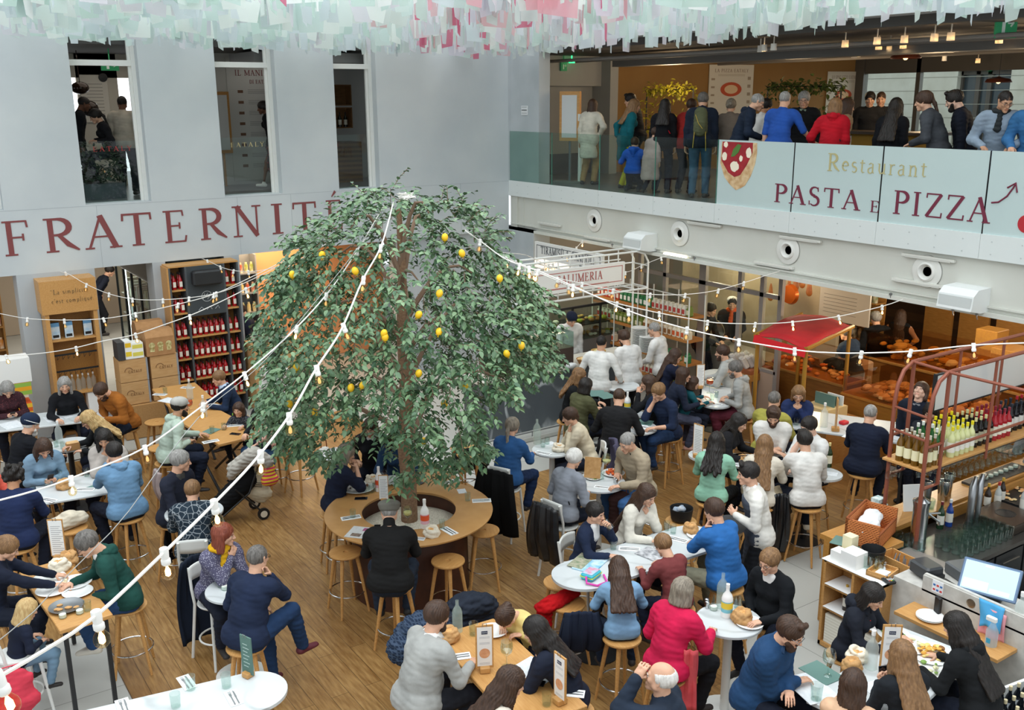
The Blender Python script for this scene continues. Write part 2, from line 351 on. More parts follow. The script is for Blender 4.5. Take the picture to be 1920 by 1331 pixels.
# oak boards let into the concrete
def gp(x,y,z=0): p=at(x,y,z);return (p[0],p[1])
a1=gp(893,915);a2=gp(1010,885);a3=gp(1340,770);b1=gp(1563,1015);b2=gp(1463,1050);b3=gp(1345,1331)
wl=gp(182,1180);
m=MB();y_s=-24
for q in ([(-14,wl[1]),(wl[0],wl[1]),(wl[0],-1.6),(-14,-1.6)],[(wl[0],y_s),(b3[0],y_s),(b3[0],b3[1]),(b2[0],b2[1]),(b2[0],a1[1]),(wl[0],a1[1])],[(wl[0],a1[1]),(a1[0],a1[1]),(a1[0],-1.6),(wl[0],-1.6)],[(b2[0],b2[1]),(.9,b2[1]),(.9,a1[1]),(b2[0],a1[1])]): m.prism(q,-.011,0)
struct(m.obj('floor',mat('#b8935c',.36,kind='floor',c2='#a17c49')),'oak plank floor laid into the concrete')
# ---- left wall: upper band with openings
OPEN=[(-11.75,-10.5),(-9.17,-8.02),(-6.63,-5.46),(-4.23,-3.29)]
WT=.42
m=MB();m.box((-20,0,ZC),(0,WT,Z2+.02));m.box((-20,0,7.3),(0,WT,10))
xs=[-20]+[v for o in OPEN for v in o]+[0]
for i in range(0,len(xs),2): m.box((xs[i],0,Z2+.02),(xs[i+1],WT,7.3))
WALL=struct(m.obj('wall_left',WALLP))
jm=MB();
for x in (-9.0,-6.4,-5.3,-3.6,-1.3): jm.box((x,-.0015,ZC),(x+.006,.01,Z2))
jm.box((-20,-.0015,Z2-.005),(0,.01,Z2+.001));jm.obj('panel_joint',mat('#9da5aa',.8),WALL)
# painted word on the wall
lets=[('F',8,52,430,480),('R',85,140,424,475),('A',162,218,416,469),('T',231,281,414,462),('E',308,346,407,456),('R',375,419,403,451),('N',440,485,397,446),('I',509,529,394,439),('T',550,590,390,434),('É',612,640,386,430)]
BURG=mat('#7d3f3f',.7)
for ch,xa,xb,ya,yb in lets:
    P=ony(xa,yb,0);Q=ony(xb,ya,0);mb=MB();zb=3.40;hh=.60
    adv=GL[ch][0];text(mb,ch,(P[0]-.01,-.002,zb),(1,0,0),hh,width=(Q[0]-P[0])*adv/(adv-.08),th=.006);mb.obj('letter',BURG,WALL)
# window lining, glass and frames upstairs
for i,(x0,x1) in enumerate(OPEN):
    g=MB();g.box((x0,.30,Z2),(x1,.312,5.30));o=struct(g.obj('window_%d'%(i+1),GLASS),'clear glass guard with the shop name in the opening')
    f=MB();
    for a,b in ((x1-.07,x1),): f.box((a,.2,Z2),(b,.30,7.2));f.box((a-.05,.25,Z2),(a,.30,7.2))
    f.box((x0,.22,6.62),(x1,.34,6.72));f.obj('window_frame',WMETAL,o)
    if i in(1,2):
        t=MB();text(t,'EATALY',(x0+.28,.295,5.12),(1,0,0),.085,width=.68,track=.35,th=.002);t.obj('lettering',mat(['','#a0342f','#b7a777'][i],.6),o)
# upstairs room behind the left wall
m=MB();m.box((-20,WT,Z2-.3),(-.0,9,Z2));m.box((.03,-30,Z2-.25),(22,14,Z2));struct(m.obj('floor',mat('#77797a',.3,kind='noise',c2='#6c6e70',sc=1)),'grey polished floor of the upper storey')
m=MB();m.box((-20,WT,7.0),(0,9,7.15));struct(m.obj('ceiling',mat('#5b5a58',.8)),'dark ceiling of the upper rooms')
m=MB();m.box((-20,4.4,Z2),(-8.75,4.55,7));m.box((-8.25,4.4,Z2),(-7.4,4.55,7));m.box((-7.05,4.4,Z2),(-6.1,4.55,7));m.box((-8.75,4.4,6.5),(-7,4.55,7));struct(m.obj('wall_back',mat('#c9c2b4',.8)),'cream back wall of the upper left room')
m=MB();m.box((-6.1,2.9,Z2),(-2.6,3.05,7));m.box((-2.9,3.0,Z2),(-.05,3.15,7));m.box((-6.2,2.9,Z2),(-6.1,4.4,7));struct(m.obj('wall_back',mat('#b5b5b0',.8)),'pale partition with the painted manifesto')
wb=MB();wb.box((-8.75,4.5,5.0),(-8.25,4.52,6.5));wb.box((-7.4,4.5,5.0),(-7.05,4.52,6.5));struct(wb.obj('window_9',mat('#f2f6fb',.5,em=2.2)),'bright daylit window far behind the room')
area('room_light_left',(-7.5,2.4,6.9),2.2,16,(1,.9,.78));area('room_light_mid',(-4.5,1.7,6.9),1.6,14,(1,.93,.85))
# ---- right side: floor slab edge, glass guard, beam
FW=mat('#d5dbd9',.45);BEAMM=mat('#cfd0c8',.55,kind='noise',c2='#c9cac1',sc=1)
fa=MB()
ys=[0,-1.64,-3.27,-4.93,-6.54,-8.22,-9.87,-11.52,-13.17,-14.8,-16.5]
m=MB();
for i in range(len(ys)-1): m.box((0,ys[i+1]+.002,3.85),(.03,ys[i]-.002,Z2+.012))
m.box((.031,-20,3.84),(.5,0,Z2-.26));FAS=struct(m.obj('trim_1',FW),'white edge panels of the upper floor')
s=MB()
for y in np.arange(-.35,-13,-.42):
    for z in (3.93,4.1): s.lathe([(.011,0),(.011,.003)],n=8,M=Matrix.Translation((-.001,y,z))@Matrix.Rotation(-PI/2,4,'Y'))
s.obj('rivet',mat('#b9c0bf',.5),FAS)['kind']='stuff'
m=MB();m.box((.1,-20,ZCR),(.3,-.0,3.86));m.box((.0,-20,ZCR-.06),(.34,-.0,ZCR));m.box((.05,-20,ZCR+.06),(.1,0,ZCR+.085));m.box((.06,-.26,ZCR),(.1,-.0,3.86));m.box((.085,-.5,ZCR),(.1,-.49,3.86))
BEAM=struct(m.obj('trim_2',BEAMM),'cream painted beam above the market hall')
# panels
for i in range(len(ys)-1):
    g=MB();g.box((.03,ys[i+1]+.008,Z2+.005),(.045,ys[i]-.008,5.30));o=g.obj('balustrade',GLASSG if i<4 else mat('#bccdcb',.25,kind='noise',c2='#b9cac9',sc=1))
    e=MB();e.box((.028,ys[i+1]+.006,Z2),(.047,ys[i+1]+.014,5.3));e.obj('edge',mat('#4f8a78',.2) if i<4 else BLACK,o)
    nm=['next to the wall corner','in front of the menu stand','in front of the kneeling child','in front of the backpack','printed with a pizza slice','with the start of the restaurant name','with the middle of the restaurant name','with the arrow','beyond the frame','beyond the frame'][i]
    tag(o,('clear glass guard panel ' if i<4 else 'pale printed guard panel ')+nm,'railing',group='glass guard panels of the balcony')
    if i==4:
        # pizza print
        pc=onx(1387,262,.02);z0=5.27;p=MB();yc=-7.02;rr=.46
        pts=[(yc+.48*math.cos(a)*1.0,z0+.02-.78*math.sin(a)*(1 if math.sin(a)>0 else 0)) for a in np.linspace(0,PI,20)]
        def flat(pts2,x,mt,nm='print'):
            q=MB();M=Matrix(((0,0,-1,x),(-1,0,0,0),(0,1,0,0),(0,0,0,1)));q.prism([(-a,b) for a,b in pts2],0,.003,M);return q.obj(nm,mt,o)
        def blob2(cy,cz,ry,rz,n=18,j=.12): return [(cy+ry*(1+j*ru(-1,1))*math.cos(a),min(5.27,cz+rz*(1+j*ru(-1,1))*math.sin(a))) for a in np.linspace(0,2*PI,n,endpoint=False)]
        flat([(-6.62,5.27),(-6.60,4.9),(-6.72,4.66),(-6.86,4.54),(-7.0,4.46),(-7.1,4.5),(-7.2,4.55),(-7.32,4.72),(-7.4,4.92),(-7.43,5.1),(-7.42,5.27)],.029,mat('#b98e5e',.7,kind='noise',c2='#dcc39a',sc=9),'crust')
        flat([(-6.64,5.27),(-6.63,4.95),(-6.8,4.75),(-6.95,4.68),(-7.08,4.72),(-7.22,4.9),(-7.33,5.1),(-7.33,5.27)],.0265,mat('#a8202a',.6,kind='noise',c2='#8e1420',sc=7),'sauce')
        for cy,cz,ra,rb in ((-6.94,4.86,.1,.09),(-6.7,5.02,.06,.07),(-7.25,5.1,.06,.09),(-6.72,5.22,.05,.05),(-7.08,5.0,.04,.05)): flat(blob2(cy,cz,ra,rb),.024,mat('#f0e6cf',.6),'cheese')
        flat([(-6.85,5.02),(-6.93,5.03),(-7.02,5.1),(-7.08,5.22),(-7.0,5.24),(-6.9,5.15)],.0215,mat('#4f7a33',.6),'basil')
        M=.0
        t=MB();P0=onx(1450,380,.028);P1=onx(1848,415,.028)
    if i==5: RSIGN=o
gold=mat('#b5ab7a',.6);wine=mat('#6e2038',.6)
sg=MB();
def onpanel(s,xa,ya,xb,yb,h,mt,nm,track=.12):
    P=onx(xa,ya,.028);Q=onx(xb,yb,.028);mb=MB();text(mb,s,(P[0],P[1],P[2]),(0,-1,(Q[2]-P[2])/(P[1]-Q[1]) if abs(Q[2]-P[2])>.08 else 0),h,width=P[1]-Q[1],track=track,th=.004)
    return mb.obj(nm,mt,RSIGN)
onpanel('Restaurant',1550,320,1737,333,.27,gold,'restaurant_lettering')
onpanel('PASTA',1450,378,1612,395,.30,wine,'pasta_lettering');onpanel('E',1630,397,1648,398,.17,wine,'e_lettering',);onpanel('PIZZA',1672,400,1855,418,.34,wine,'pizza_lettering')
m=MB();A=[onx(x,y,.026) for x,y in [(1859,380),(1872,379),(1888,368),(1900,352),(1905,343)]]
m.tube(A,.012);m.tube([onx(1889,352,.026),onx(1905,343,.026),onx(1907,361,.026)],.012);m.obj('arrow_print',wine,RSIGN)
m=MB();q=onx(1925,420,.026);m.lathe([(.12,0),(.12,.006)],n=24,M=Matrix.Translation((.022,q[1],q[2]))@Matrix.Rotation(PI/2,4,'Y'));m.obj('fruit_print',mat('#b0202a',.6),RSIGN)
# vents, lamps and boxes on the beam
vp=[(1115,415,'nearest the wall corner'),(1275,440,'next to the first grey box'),(1478,474,'above the red awning'),(1738,515,'beside the second grey box')]
for k,(x,y,t) in enumerate(vp):
    P=onx(x,y,.1);v=thing('air_vent','round white nozzle air vent on the beam, '+t,'vent',(.1,P[1],3.55),group='round vents on the beam')
    MM=Matrix.Rotation(-PI/2,4,'Y');a=MB();a.lathe([(.235,0),(.235,.02),(.225,.026),(.15,.03),(.14,.05),(.115,.06),(.085,.03),(.07,-.05)],n=40,M=MM,cap=False);a.obj('flange',mat('#dcdcd6',.5),v,smooth=True)
    b=MB();b.lathe([(.07,-.0),(.0,-.001)],n=24,M=MM);b.obj('nozzle',BLACK,v)
    c=MB();c.tube([(-.002,.238*math.cos(a_),.238*math.sin(a_)) for a_ in np.linspace(0,2*PI,40,endpoint=False)],.005,6,closed=True);c.obj('seal',mat('#8d8d88',.7),v)
lamps=[(1030,420),(1120,447),(1268,476),(1320,420),(1450,497),(1500,448),(1720,530),(1740,483)]
for (x,y) in lamps:
    P=onx(x,y,.06);on=x==1268
    o=MB();o.box((-.05,-.42,-.02),(.0,.42,.02));f=o.obj('tube_lamp',mat('#d8d8d0',.5),loc=(.09,P[1],P[2]));tag(f,('lit white' if on else 'unlit white slim')+' tube lamp fixed to the beam '+('beside the first grey box' if on else 'at %s the vents'%('the level above' if y in(420,448,483) else 'the level below')),'lamp',group=None if on else 'unlit tube lamps on the beam '+('upper' if y in(420,448,483) else 'lower'))
    o=MB();o.box((-.055,-.36,-.03),(-.045,.36,.0)) if not on else o.tube([(-.06,-.3,-.03),(-.06,.3,-.03)],.022,8);o.obj('tube',mat('#fff2cf',.4,em=7) if on else mat('#c9c9c2',.4),f)
for k,(x,y) in enumerate([(1208,452),(1815,558)]):
    P=onx(x,y,-.0);t=MB();M=Matrix(((1,0,0,0),(0,0,1,0),(0,1,0,0),(0,0,0,1)))
    t.prism([(.1,.17),(-.2,.16),(-.3,.08),(-.33,-.12),(-.1,-.17),(.1,-.17)],-.26,.26,M);o=t.obj('wall_speaker',mat('#dfe2e0',.55),loc=(0,P[1],P[2]));tag(o,'boxy pale grey unit hung on the beam '+('near the lit tube lamp' if k==0 else 'at the right edge, beside the last vent'),'speaker')
    t=MB();t.box((-.27,-.24,-.13),(-.262,.24,.06));M2=t.obj('grille',mat('#c6cbc9',.6),o,loc=(-.055,0,0))
for x,y in ((1148,459),(1302,484),(1670,552),(1787,582),(1832,590)):
    P=onx(x,y,0);o=MB();o.tube([(0,0,.03),(0,0,-.04),(.02,0,-.07)],.008);o.box((-.02,-.015,-.01),(.02,.015,.02));tag(o.obj('pipe_clip',STEEL,loc=(.0,P[1],P[2])),'small metal hook under the cream beam','hook',group='small hooks under the beam')
# corner pier, upper right back walls
m=MB();m.box((0.055,-1.12,Z2),(.35,0,10));m.box((0.001,0.001,Z2),(.35,.6,10));m.box((.0,-1.0,0),(.45,.2,ZCR));struct(m.obj('wall_corner',mat('#b6bcbf',.75,kind='noise',c2='#a9b0b3',sc=1.2)))
sg=MB();P=onx(980,207,0);sg.box((-.012,-.12,-.1),(0,.12,.1));o=sg.obj('notice',mat('#d9dcdc',.6),loc=(.054,P[1],P[2]));tag(o,'small white framed notice on the grey corner pier','sign')
sg=MB();
for z in (-.07,-.01,.0,.06): sg.box((-.014,-.1,z),(-.012,.1,z+.02))
sg.obj('print',mat('#b4b8b8',.6),o)
# ---------------------------------------------------------------- lemon tree in the round table
TC=at(767,955,1.03);TX,TY=TC[0],TC[1]
tree=thing('lemon_tree','bushy artificial lemon tree growing through the middle of the round oak table','tree',(TX,TY,.88))
SIL=[(700,352),(765,350),(800,368),(870,385),(905,430),(940,470),(985,520),(1010,560),(1046,620),(1036,680),(990,700),(940,735),(905,770),(898,830),(880,865),(835,870),(790,880),(755,896),(733,870),(735,840),(700,815),(665,830),(650,860),(615,868),(580,840),(545,832),(500,800),(496,745),(520,700),(492,640),(500,580),(530,545),(500,510),(484,465),(560,445),(640,420),(660,380)]
def inside(x,y,P=SIL):
    r=False;n=len(P)
    for i in range(n):
        x1,y1=P[i];x2,y2=P[(i+1)%n]
        if (y1>y)!=(y2>y) and x<(x2-x1)*(y-y1)/(y2-y1)+x1: r=not r
    return r
def crown_r(z): return np.interp(z,[1.35,1.6,1.9,2.3,2.8,3.3,3.8,4.2,4.6,4.85,5.1],[.45,.75,1.25,1.75,1.95,1.95,1.7,1.4,1.0,.6,.15])
tr=MB();pts=[(0,0,0),(.01,.0,.5),(-.02,.02,1.0),(.03,0,1.7),(0,.02,2.4),(.02,0,3.2),(0,0,3.9)]
tr.tube(pts,.1,12,rs=[.105,.095,.09,.085,.07,.05,.03]);trunk=tr.obj('trunk',mat('#6b4f3a',.9,kind='woody',c2='#8c7055',sc=10,bump=.9,bsc=40),tree,smooth=True)
BR=mat('#7a6350',.9);rb=random.Random(3)
for i in range(16):
    z0=1.0+i*.15;a=i*2.4+.5;zt_=min(4.05,z0+rb.uniform(.3,1.));r=crown_r(zt_+.88)*rb.uniform(.6,.85);b=MB();P=[]
    for t in np.linspace(0,1,6): P.append((r*t*math.cos(a+t*.3),r*t*math.sin(a+t*.3),z0+(zt_-z0)*math.sin(t*2.2)/.85*.8))
    b.tube(P,.03,6,rs=[.04,.032,.026,.02,.014,.008]);b.obj('branch',BR,tree)
lv=[];lf=[];tw=MB()
def leaf(p,d,size,roll):
    d=unit_(d);side=np.cross(d,(0,0,1.));side=unit_(side+1e-6);nn=np.cross(side,d);side=side*math.cos(roll)+nn*math.sin(roll);nn=np.cross(side,d)
    n=len(lv);w_=size*.27
    for (t,s,u) in ((0,0,0),(.3,-1,.08),(.3,1,.08),(.34,0,-.02),(.68,-.85,.05),(.68,.85,.05),(.7,0,-.05),(1,0,-.12)): lv.append(p+d*size*t+side*w_*s+nn*size*u)
    lf.extend([(n,n+3,n+1,n+1),(n,n+2,n+3,n+3),(n+1,n+3,n+6,n+4),(n+3,n+2,n+5,n+6),(n+4,n+6,n+7,n+7),(n+6,n+5,n+7,n+7)])
def unit_(v): v=np.asarray(v,float);return v/max(np.linalg.norm(v),1e-9)
cnt=0;tries=0
while cnt<2250 and tries<40000:
    tries+=1
    z=rb.uniform(1.5,5.0);a=rb.uniform(0,2*PI);rr=crown_r(z)
    if rb.random()>rr/1.95+.05: continue
    # leafy boughs: fuller where the bough noise is high
    bn=math.sin(a*3+z*2.1)*.5+math.sin(a*5-z*3.3)*.35+math.sin(z*5.5+a)*.3
    if bn<-.45 and rb.random()<.75: continue
    r=rr*(rb.uniform(.55,1.)**.5)*(1+.1*bn)
    if z<1.9 and rb.random()<.35: continue
    p=np.array([r*math.cos(a),r*math.sin(a),z])
    x,y=px(p+[TX,TY,0])
    if not inside(x,y): continue
    cnt+=1;out=np.array([math.cos(a),math.sin(a),0])
    d=unit_(out*rb.uniform(.3,1)+np.array([rb.uniform(-.5,.5),rb.uniform(-.5,.5),rb.uniform(-.9,.35)+(.5 if z>4.3 else 0)]))
    L=rb.uniform(.18,.34);q=p.copy();n=rb.randint(7,11);path=[q.copy()]
    for i in range(n):
        q=q+d*L/n;d=unit_(d+np.array([0,0,-.08]));sd=unit_(np.cross(d,(rb.uniform(-.3,.3),rb.uniform(-.3,.3),1)));s=1 if i%2 else -1
        leaf(q,d*.7+sd*s*.9+np.array([rb.uniform(-.3,.3),rb.uniform(-.3,.3),rb.uniform(-.5,.1)]),rb.uniform(.06,.098),rb.uniform(-.6,.6));path.append(q.copy())
    if cnt%3==0: tw.tube([tuple(v-[0,0,.88]) for v in (path[0],path[len(path)//2],path[-1])],.004,4)
V=np.array(lv)-[0,0,.88];me=bpy.data.meshes.new('foliage');me.from_pydata(V.tolist(),[],[f[:3] if f[2]==f[3] else f for f in lf]);me.materials.append(mat('#34573a',.42,kind='leaf',c2='#728f66',spec=.5))
me.polygons.foreach_set('use_smooth',[True]*len(me.polygons));fo=bpy.data.objects.new('foliage',me);COL.objects.link(fo);fo.parent=tree;fo['kind']='stuff'
t_=tw.obj('twigs',BR,tree);t_['kind']='stuff'
LEM=mat('#f0c81e',.45,kind='noise',c2='#e8b416',sc=12)
lem=[(866,475),(937,522),(978,648),(666,508),(543,757),(590,773),(824,550),(785,590),(604,478),(548,515),(720,625),(785,700),(823,622),(950,663),(680,722),(658,727),(794,827),(833,757),(555,688),(722,632),(834,445),(872,724)]
b=MB();b.sphere((0,0,0),.036,12,(1,1,1.25));b.lathe([(.012,-.052),(.0,-.062)],n=8);lem0=None
for k,(x,y) in enumerate(lem):
    dr=ray(x,y);best=None;A=np.array([TX,TY])
    t0=((A-CAM[:2])@dr[:2])/(dr[:2]@dr[:2]);P=CAM+t0*dr;dd=np.linalg.norm(P[:2]-A);r=crown_r(P[2])*1.0
    P=P-dr*(math.sqrt(max(r*r-dd*dd,0))/np.linalg.norm(dr[:2])*.93)
    if lem0 is None: o=b.obj('lemon',LEM,tree,smooth=True);lem0=o
    else: o=lem0.copy();COL.objects.link(o)
    o.location=(P[0]-TX,P[1]-TY,P[2]-.88);o.rotation_euler=(rb.uniform(-.5,.5),rb.uniform(-.5,.5),0)
# ---------------------------------------------------------------- string lights
CORD=mat('#e9e7e0',.5);BULB_G=mat('#fbefd6',.05,kind='glass')
def bulbs_proto(lit):
    o=empty('bulb_tmp');return o
bm_=MB();bm_.lathe([(.0,.02),(.018,.02),(.02,.0),(.017,-.03),(.021,-.035),(.021,-.055),(.015,-.062)],n=12)
bg_=MB();bg_.lathe([(.014,-.06),(.018,-.068),(.029,-.085),(.032,-.1),(.028,-.118),(.016,-.13),(0,-.134)],n=14)
bf_=MB();bf_.lathe([(.004,-.07),(.012,-.09),(.012,-.112),(.003,-.12)],n=8)
FILL=mat('#ffc27a',.4,em=16);FILU=mat('#e8c08a',.4,em=.6)
def strand(name_label,A,B,pix,bulbs,thick=.011,lit=(),wire=True,rs=1.,group=None,sagfree=None):
    """A,B: plan points the string runs between; the curve is where the photo's outline meets the upright plane through them"""
    A=np.array(A[:2]);B=np.array(B[:2]);n=np.array([-(B-A)[1],(B-A)[0]]);P=[]
    for x,y in pix: d=ray(x,y);t=((A-CAM[:2])@n)/(d[:2]@n);P.append(CAM+t*d)
    P=np.array(P);s=np.r_[0,np.cumsum(np.linalg.norm(np.diff(P,axis=0),axis=1))]
    pxs=[p[0] for p in pix]
    root=thing('string_lights',name_label,'lights',tuple(P[0]),group=group);
    ts=np.linspace(0,s[-1],max(24,len(P)*4))
    def cr(t):
        i=min(max(np.searchsorted(s,t)-1,0),len(P)-2);u=(t-s[i])/(s[i+1]-s[i]);p0=P[max(i-1,0)];p1=P[i];p2=P[i+1];p3=P[min(i+2,len(P)-1)]
        return .5*((2*p1)+(-p0+p2)*u+(2*p0-5*p1+4*p2-p3)*u*u+(-p0+3*p1-3*p2+p3)*u**3)
    b=MB();b.tube([tuple(cr(t)-P[0]) for t in ts],thick*.5,6);b.obj('cord',CORD if wire else mat('#8f918e',.6),root)
    for k,(bx,l) in enumerate(bulbs):
        # bulb where the string passes the given picture column
        best=min(ts,key=lambda t:abs(px(cr(t))[0]-bx));q=cr(best)-P[0]
        so=bm_s.copy();COL.objects.link(so);so.parent=root;so.location=q;so.scale=(rs,)*3;
        gl=bg_s.copy();COL.objects.link(gl);gl.parent=so;gl.location=(0,0,0)
        fi=(bf_l if l else bf_u).copy();COL.objects.link(fi);fi.parent=so
        so.rotation_euler=(rb.uniform(-.25,.25),rb.uniform(-.25,.25),0)
    return root,P
bm_s=bm_.obj('socket',mat('#ecebe6',.4),smooth=True);bg_s=bg_.obj('bulb',BULB_G,smooth=True);bf_l=bf_.obj('filament',FILL);bf_u=bf_.obj('filament',FILU)
TOP=(TX,TY);D0=dep(-40,1300,3.0)
strand('white festoon string with clear bulbs running from the treetop to the lower left corner',TOP,D0,[(738,378),(715,460),(680,525),(640,618),(592,692),(547,772),(482,858),(400,945),(303,1040),(183,1152),(95,1212),(10,1262),(-60,1300)],[(715,0),(681,0),(641,0),(592,0),(547,0),(482,1),(400,1),(303,1),(185,1),(14,1)],thick=.016,rs=1.05)
D1=dep(-30,952,6.5)
strand('white festoon string with clear bulbs from the treetop to the left edge',TOP,D1,[(720,385),(673,465),(618,545),(550,620),(468,693),(370,768),(270,840),(142,893),(65,920),(-30,945)],[(673,0),(618,0),(550,1),(466,1),(374,1),(275,0),(141,1)],thick=.014,rs=1.)
D2=dep(-30,1225,5.0)
strand('thin grey stay wire from the treetop to the left edge',TOP,D2,[(725,390),(640,505),(500,672),(373,782),(240,960),(195,1010),(120,1085),(60,1150),(-30,1222)],[],thick=.006,wire=False)
WL=lambda x,y:ony(x,y,-.03)
strand('festoon string with unlit bulbs hung from the wall above the oak quote shelf',WL(115,510),TOP,[(70,512),(118,510),(160,532),(205,551),(253,561),(303,562),(357,558),(405,550),(455,532),(520,500),(600,455),(640,435)],[(118,0),(160,0),(207,0),(253,0),(303,0),(359,0),(406,0)],group=None)
strand('festoon string crossing the left shelves, second lowest there',ony(-40,585,-.6),TOP,[(-40,582),(0,588),(50,597),(115,600),(188,598),(253,588),(327,572),(400,552),(470,520),(560,475),(640,432)],[(50,0),(115,0),(188,0),(253,0),(327,0),(400,0)])
strand('festoon string with lit bulbs, lowest across the left shelves',ony(-40,668,-2.2),TOP,[(-40,664),(14,667),(80,662),(137,653),(190,640),(250,628),(310,608),(360,590),(415,565),(463,541),(540,500),(640,440)],[(14,1),(137,1),(250,1),(360,1),(463,1)],thick=.013)
strand('short festoon string at the top of the red bottle rack',WL(380,485),TOP,[(372,483),(388,488),(413,500),(437,507),(468,509),(500,505),(560,490)],[(388,0),(413,0),(437,0),(468,0)])
BX=lambda x,y:onx(x,y,-.05)
strand('long festoon string dipping below the red awning to the right edge',TOP,(-3.2,-15.5),[(872,432),(905,455),(950,487),(1010,508),(1083,540),(1185,585),(1290,617),(1395,640),(1500,657),(1553,661),(1608,662),(1718,658),(1825,647),(1950,642)],[(905,0),(967,1),(985,1),(1013,1),(1082,1),(1185,0),(1290,0),(1394,0),(1500,0),(1608,0),(1718,0),(1824,0)],thick=.013)
strand('festoon string with lit bulbs passing over the red awning to the beam',TOP,BX(1693,562),[(872,432),(950,485),(1030,520),(1090,545),(1151,567),(1237,587),(1327,603),(1360,606),(1412,607),(1455,606),(1493,603),(1573,593),(1655,574),(1693,561)],[(952,1),(976,1),(997,1),(1061,0),(1151,1),(1237,1),(1327,1),(1412,1),(1493,1),(1572,1),(1655,1)],thick=.013)
strand('festoon string with unlit bulbs over the deli window',TOP,BX(1465,510),[(872,432),(950,482),(1020,515),(1095,532),(1156,545),(1223,552),(1285,552),(1340,545),(1395,530),(1440,515),(1462,508)],[(1049,0),(1095,0),(1156,0),(1223,0),(1285,0),(1342,0),(1397,0)])
strand('short festoon string beside the white sign frame',(-1.,-3.),BX(1245,480),[(1130,512),(1175,510),(1205,497),(1240,483),(1250,480)],[(1134,0),(1173,0),(1203,0),(1240,0)])
strand('festoon string with warm bulbs climbing to the beam over the white signs',TOP,BX(1092,452),[(872,430),(930,470),(985,478),(1030,496),(1060,480),(1080,465),(1092,452)],[(1027,1),(1035,1),(1064,1),(1080,1),(1091,1)])
for o in (bm_s,bg_s,bf_l,bf_u): bpy.data.objects.remove(o)
b=MB();
for i in range(7): b.tube([(rb.uniform(-.12,.12),rb.uniform(-.1,.1),rb.uniform(-.03,.05)) for _ in range(4)],.007,5)
b.tube([(.08*math.cos(a),.08*math.sin(a),0) for a in np.linspace(0,2*PI,12,endpoint=False)],.008,6,closed=True);P=at(765,366,4.95);tag(b.obj('cable_knot',CORD,loc=(P[0],P[1],4.93)),'tangle of white cable tied at the very top of the lemon tree','cable')
# ---------------------------------------------------------------- hanging film pieces under the glass roof
ZP=6.86
edge=[(-60,58),(60,66),(140,76),(300,84),(450,92),(600,97),(750,102),(900,107),(1000,104),(1100,98),(1200,92),(1300,78),(1450,62),(1600,44),(1750,30),(1980,26)]
def far_ok(x,y): return y<=np.interp(x,[e[0] for e in edge],[e[1] for e in edge])
PM=[mat(c,.15,kind='film',c2=c,alpha=.62) for c in('#eef6f3','#dfefeb','#f5f9f6','#e7eef2','#dbece6','#efebf1','#ffffff')];PK=[mat(c,.15,kind='film',c2=c,alpha=.6) for c in('#f3c4cc','#e87fa5','#f5dcd9','#f0e9f4','#e6f0ed')]
cand=[]
rp=random.Random(11)
for i in range(60000):
    x=rp.uniform(-13,1.5);y=rp.uniform(-16,-.25)
    if x>-.4: continue
    zb=ZP+rp.choice((-.0,.06,.14,.25,.4))+rp.uniform(-.04,.04);q=np.array([x,y,zb]);d=(q-CAM)@_fw
    if d<7.2: continue
    u,v=px(q)
    if u<-60 or u>1990 or v<-25 or not far_ok(u,v+rp.uniform(-14,3)): continue
    cand.append((d,x,y,zb,u,v))
    if len(cand)>2100: break
cand.sort()
def piece(mb,x,y,zb,rp):
    w_=rp.choice((.14,.2,.3,.4))*rp.uniform(.85,1.2);hh=rp.uniform(.35,.62);a=rp.choice((.55,.75,-.3,1.1))+rp.uniform(-.25,.25);tp=rp.uniform(.45,.95);cut=rp.uniform(-.05,.05)
    c,s=math.cos(a),math.sin(a);th=.0015
    pts=[(-w_/2*tp,0+cut*0),(w_/2*tp,cut),(w_/2,hh*.6),(w_/2*.8,hh),(-w_/2*.8,hh),(-w_/2,hh*.6)]
    M=Matrix(((c,0,-s,x),(s,0,c,y),(0,1,0,zb),(0,0,0,1)));mb.prism(pts,-th,th,M)
rest=MB();restp=MB()
for k,(d,x,y,zb,u,v) in enumerate(cand):
    pk=780<u<1180 and rp.random()<.36 or rp.random()<.004
    if k<300:
        b=MB();piece(b,0,0,0,rp);o=b.obj('hanging_film',rp.choice(PK if pk else PM),loc=(x,y,zb));o['category']='decoration'
        o['label']='rose or lilac tinted piece of film hanging under the roof' if pk else 'pale translucent piece of film hanging under the roof';o['group']='tinted film pieces under the roof' if pk else 'pale film pieces under the roof'
    else: piece(restp if pk else rest,x,y,zb,rp)
o=rest.obj('hanging_film',mat('#e6f3ee',.15,kind='panel',c2='#e6f3ee',alpha=.62,sc=1));tag(o,'dense mass of pale mint film pieces hanging farther back under the roof','decoration',kind='stuff')
o=restp.obj('hanging_film',mat('#f0a9b4',.15,kind='panel',c2='#e6f3ee',alpha=.6,sc=2));tag(o,'pink film pieces scattered among the pale ones under the roof','decoration',kind='stuff')
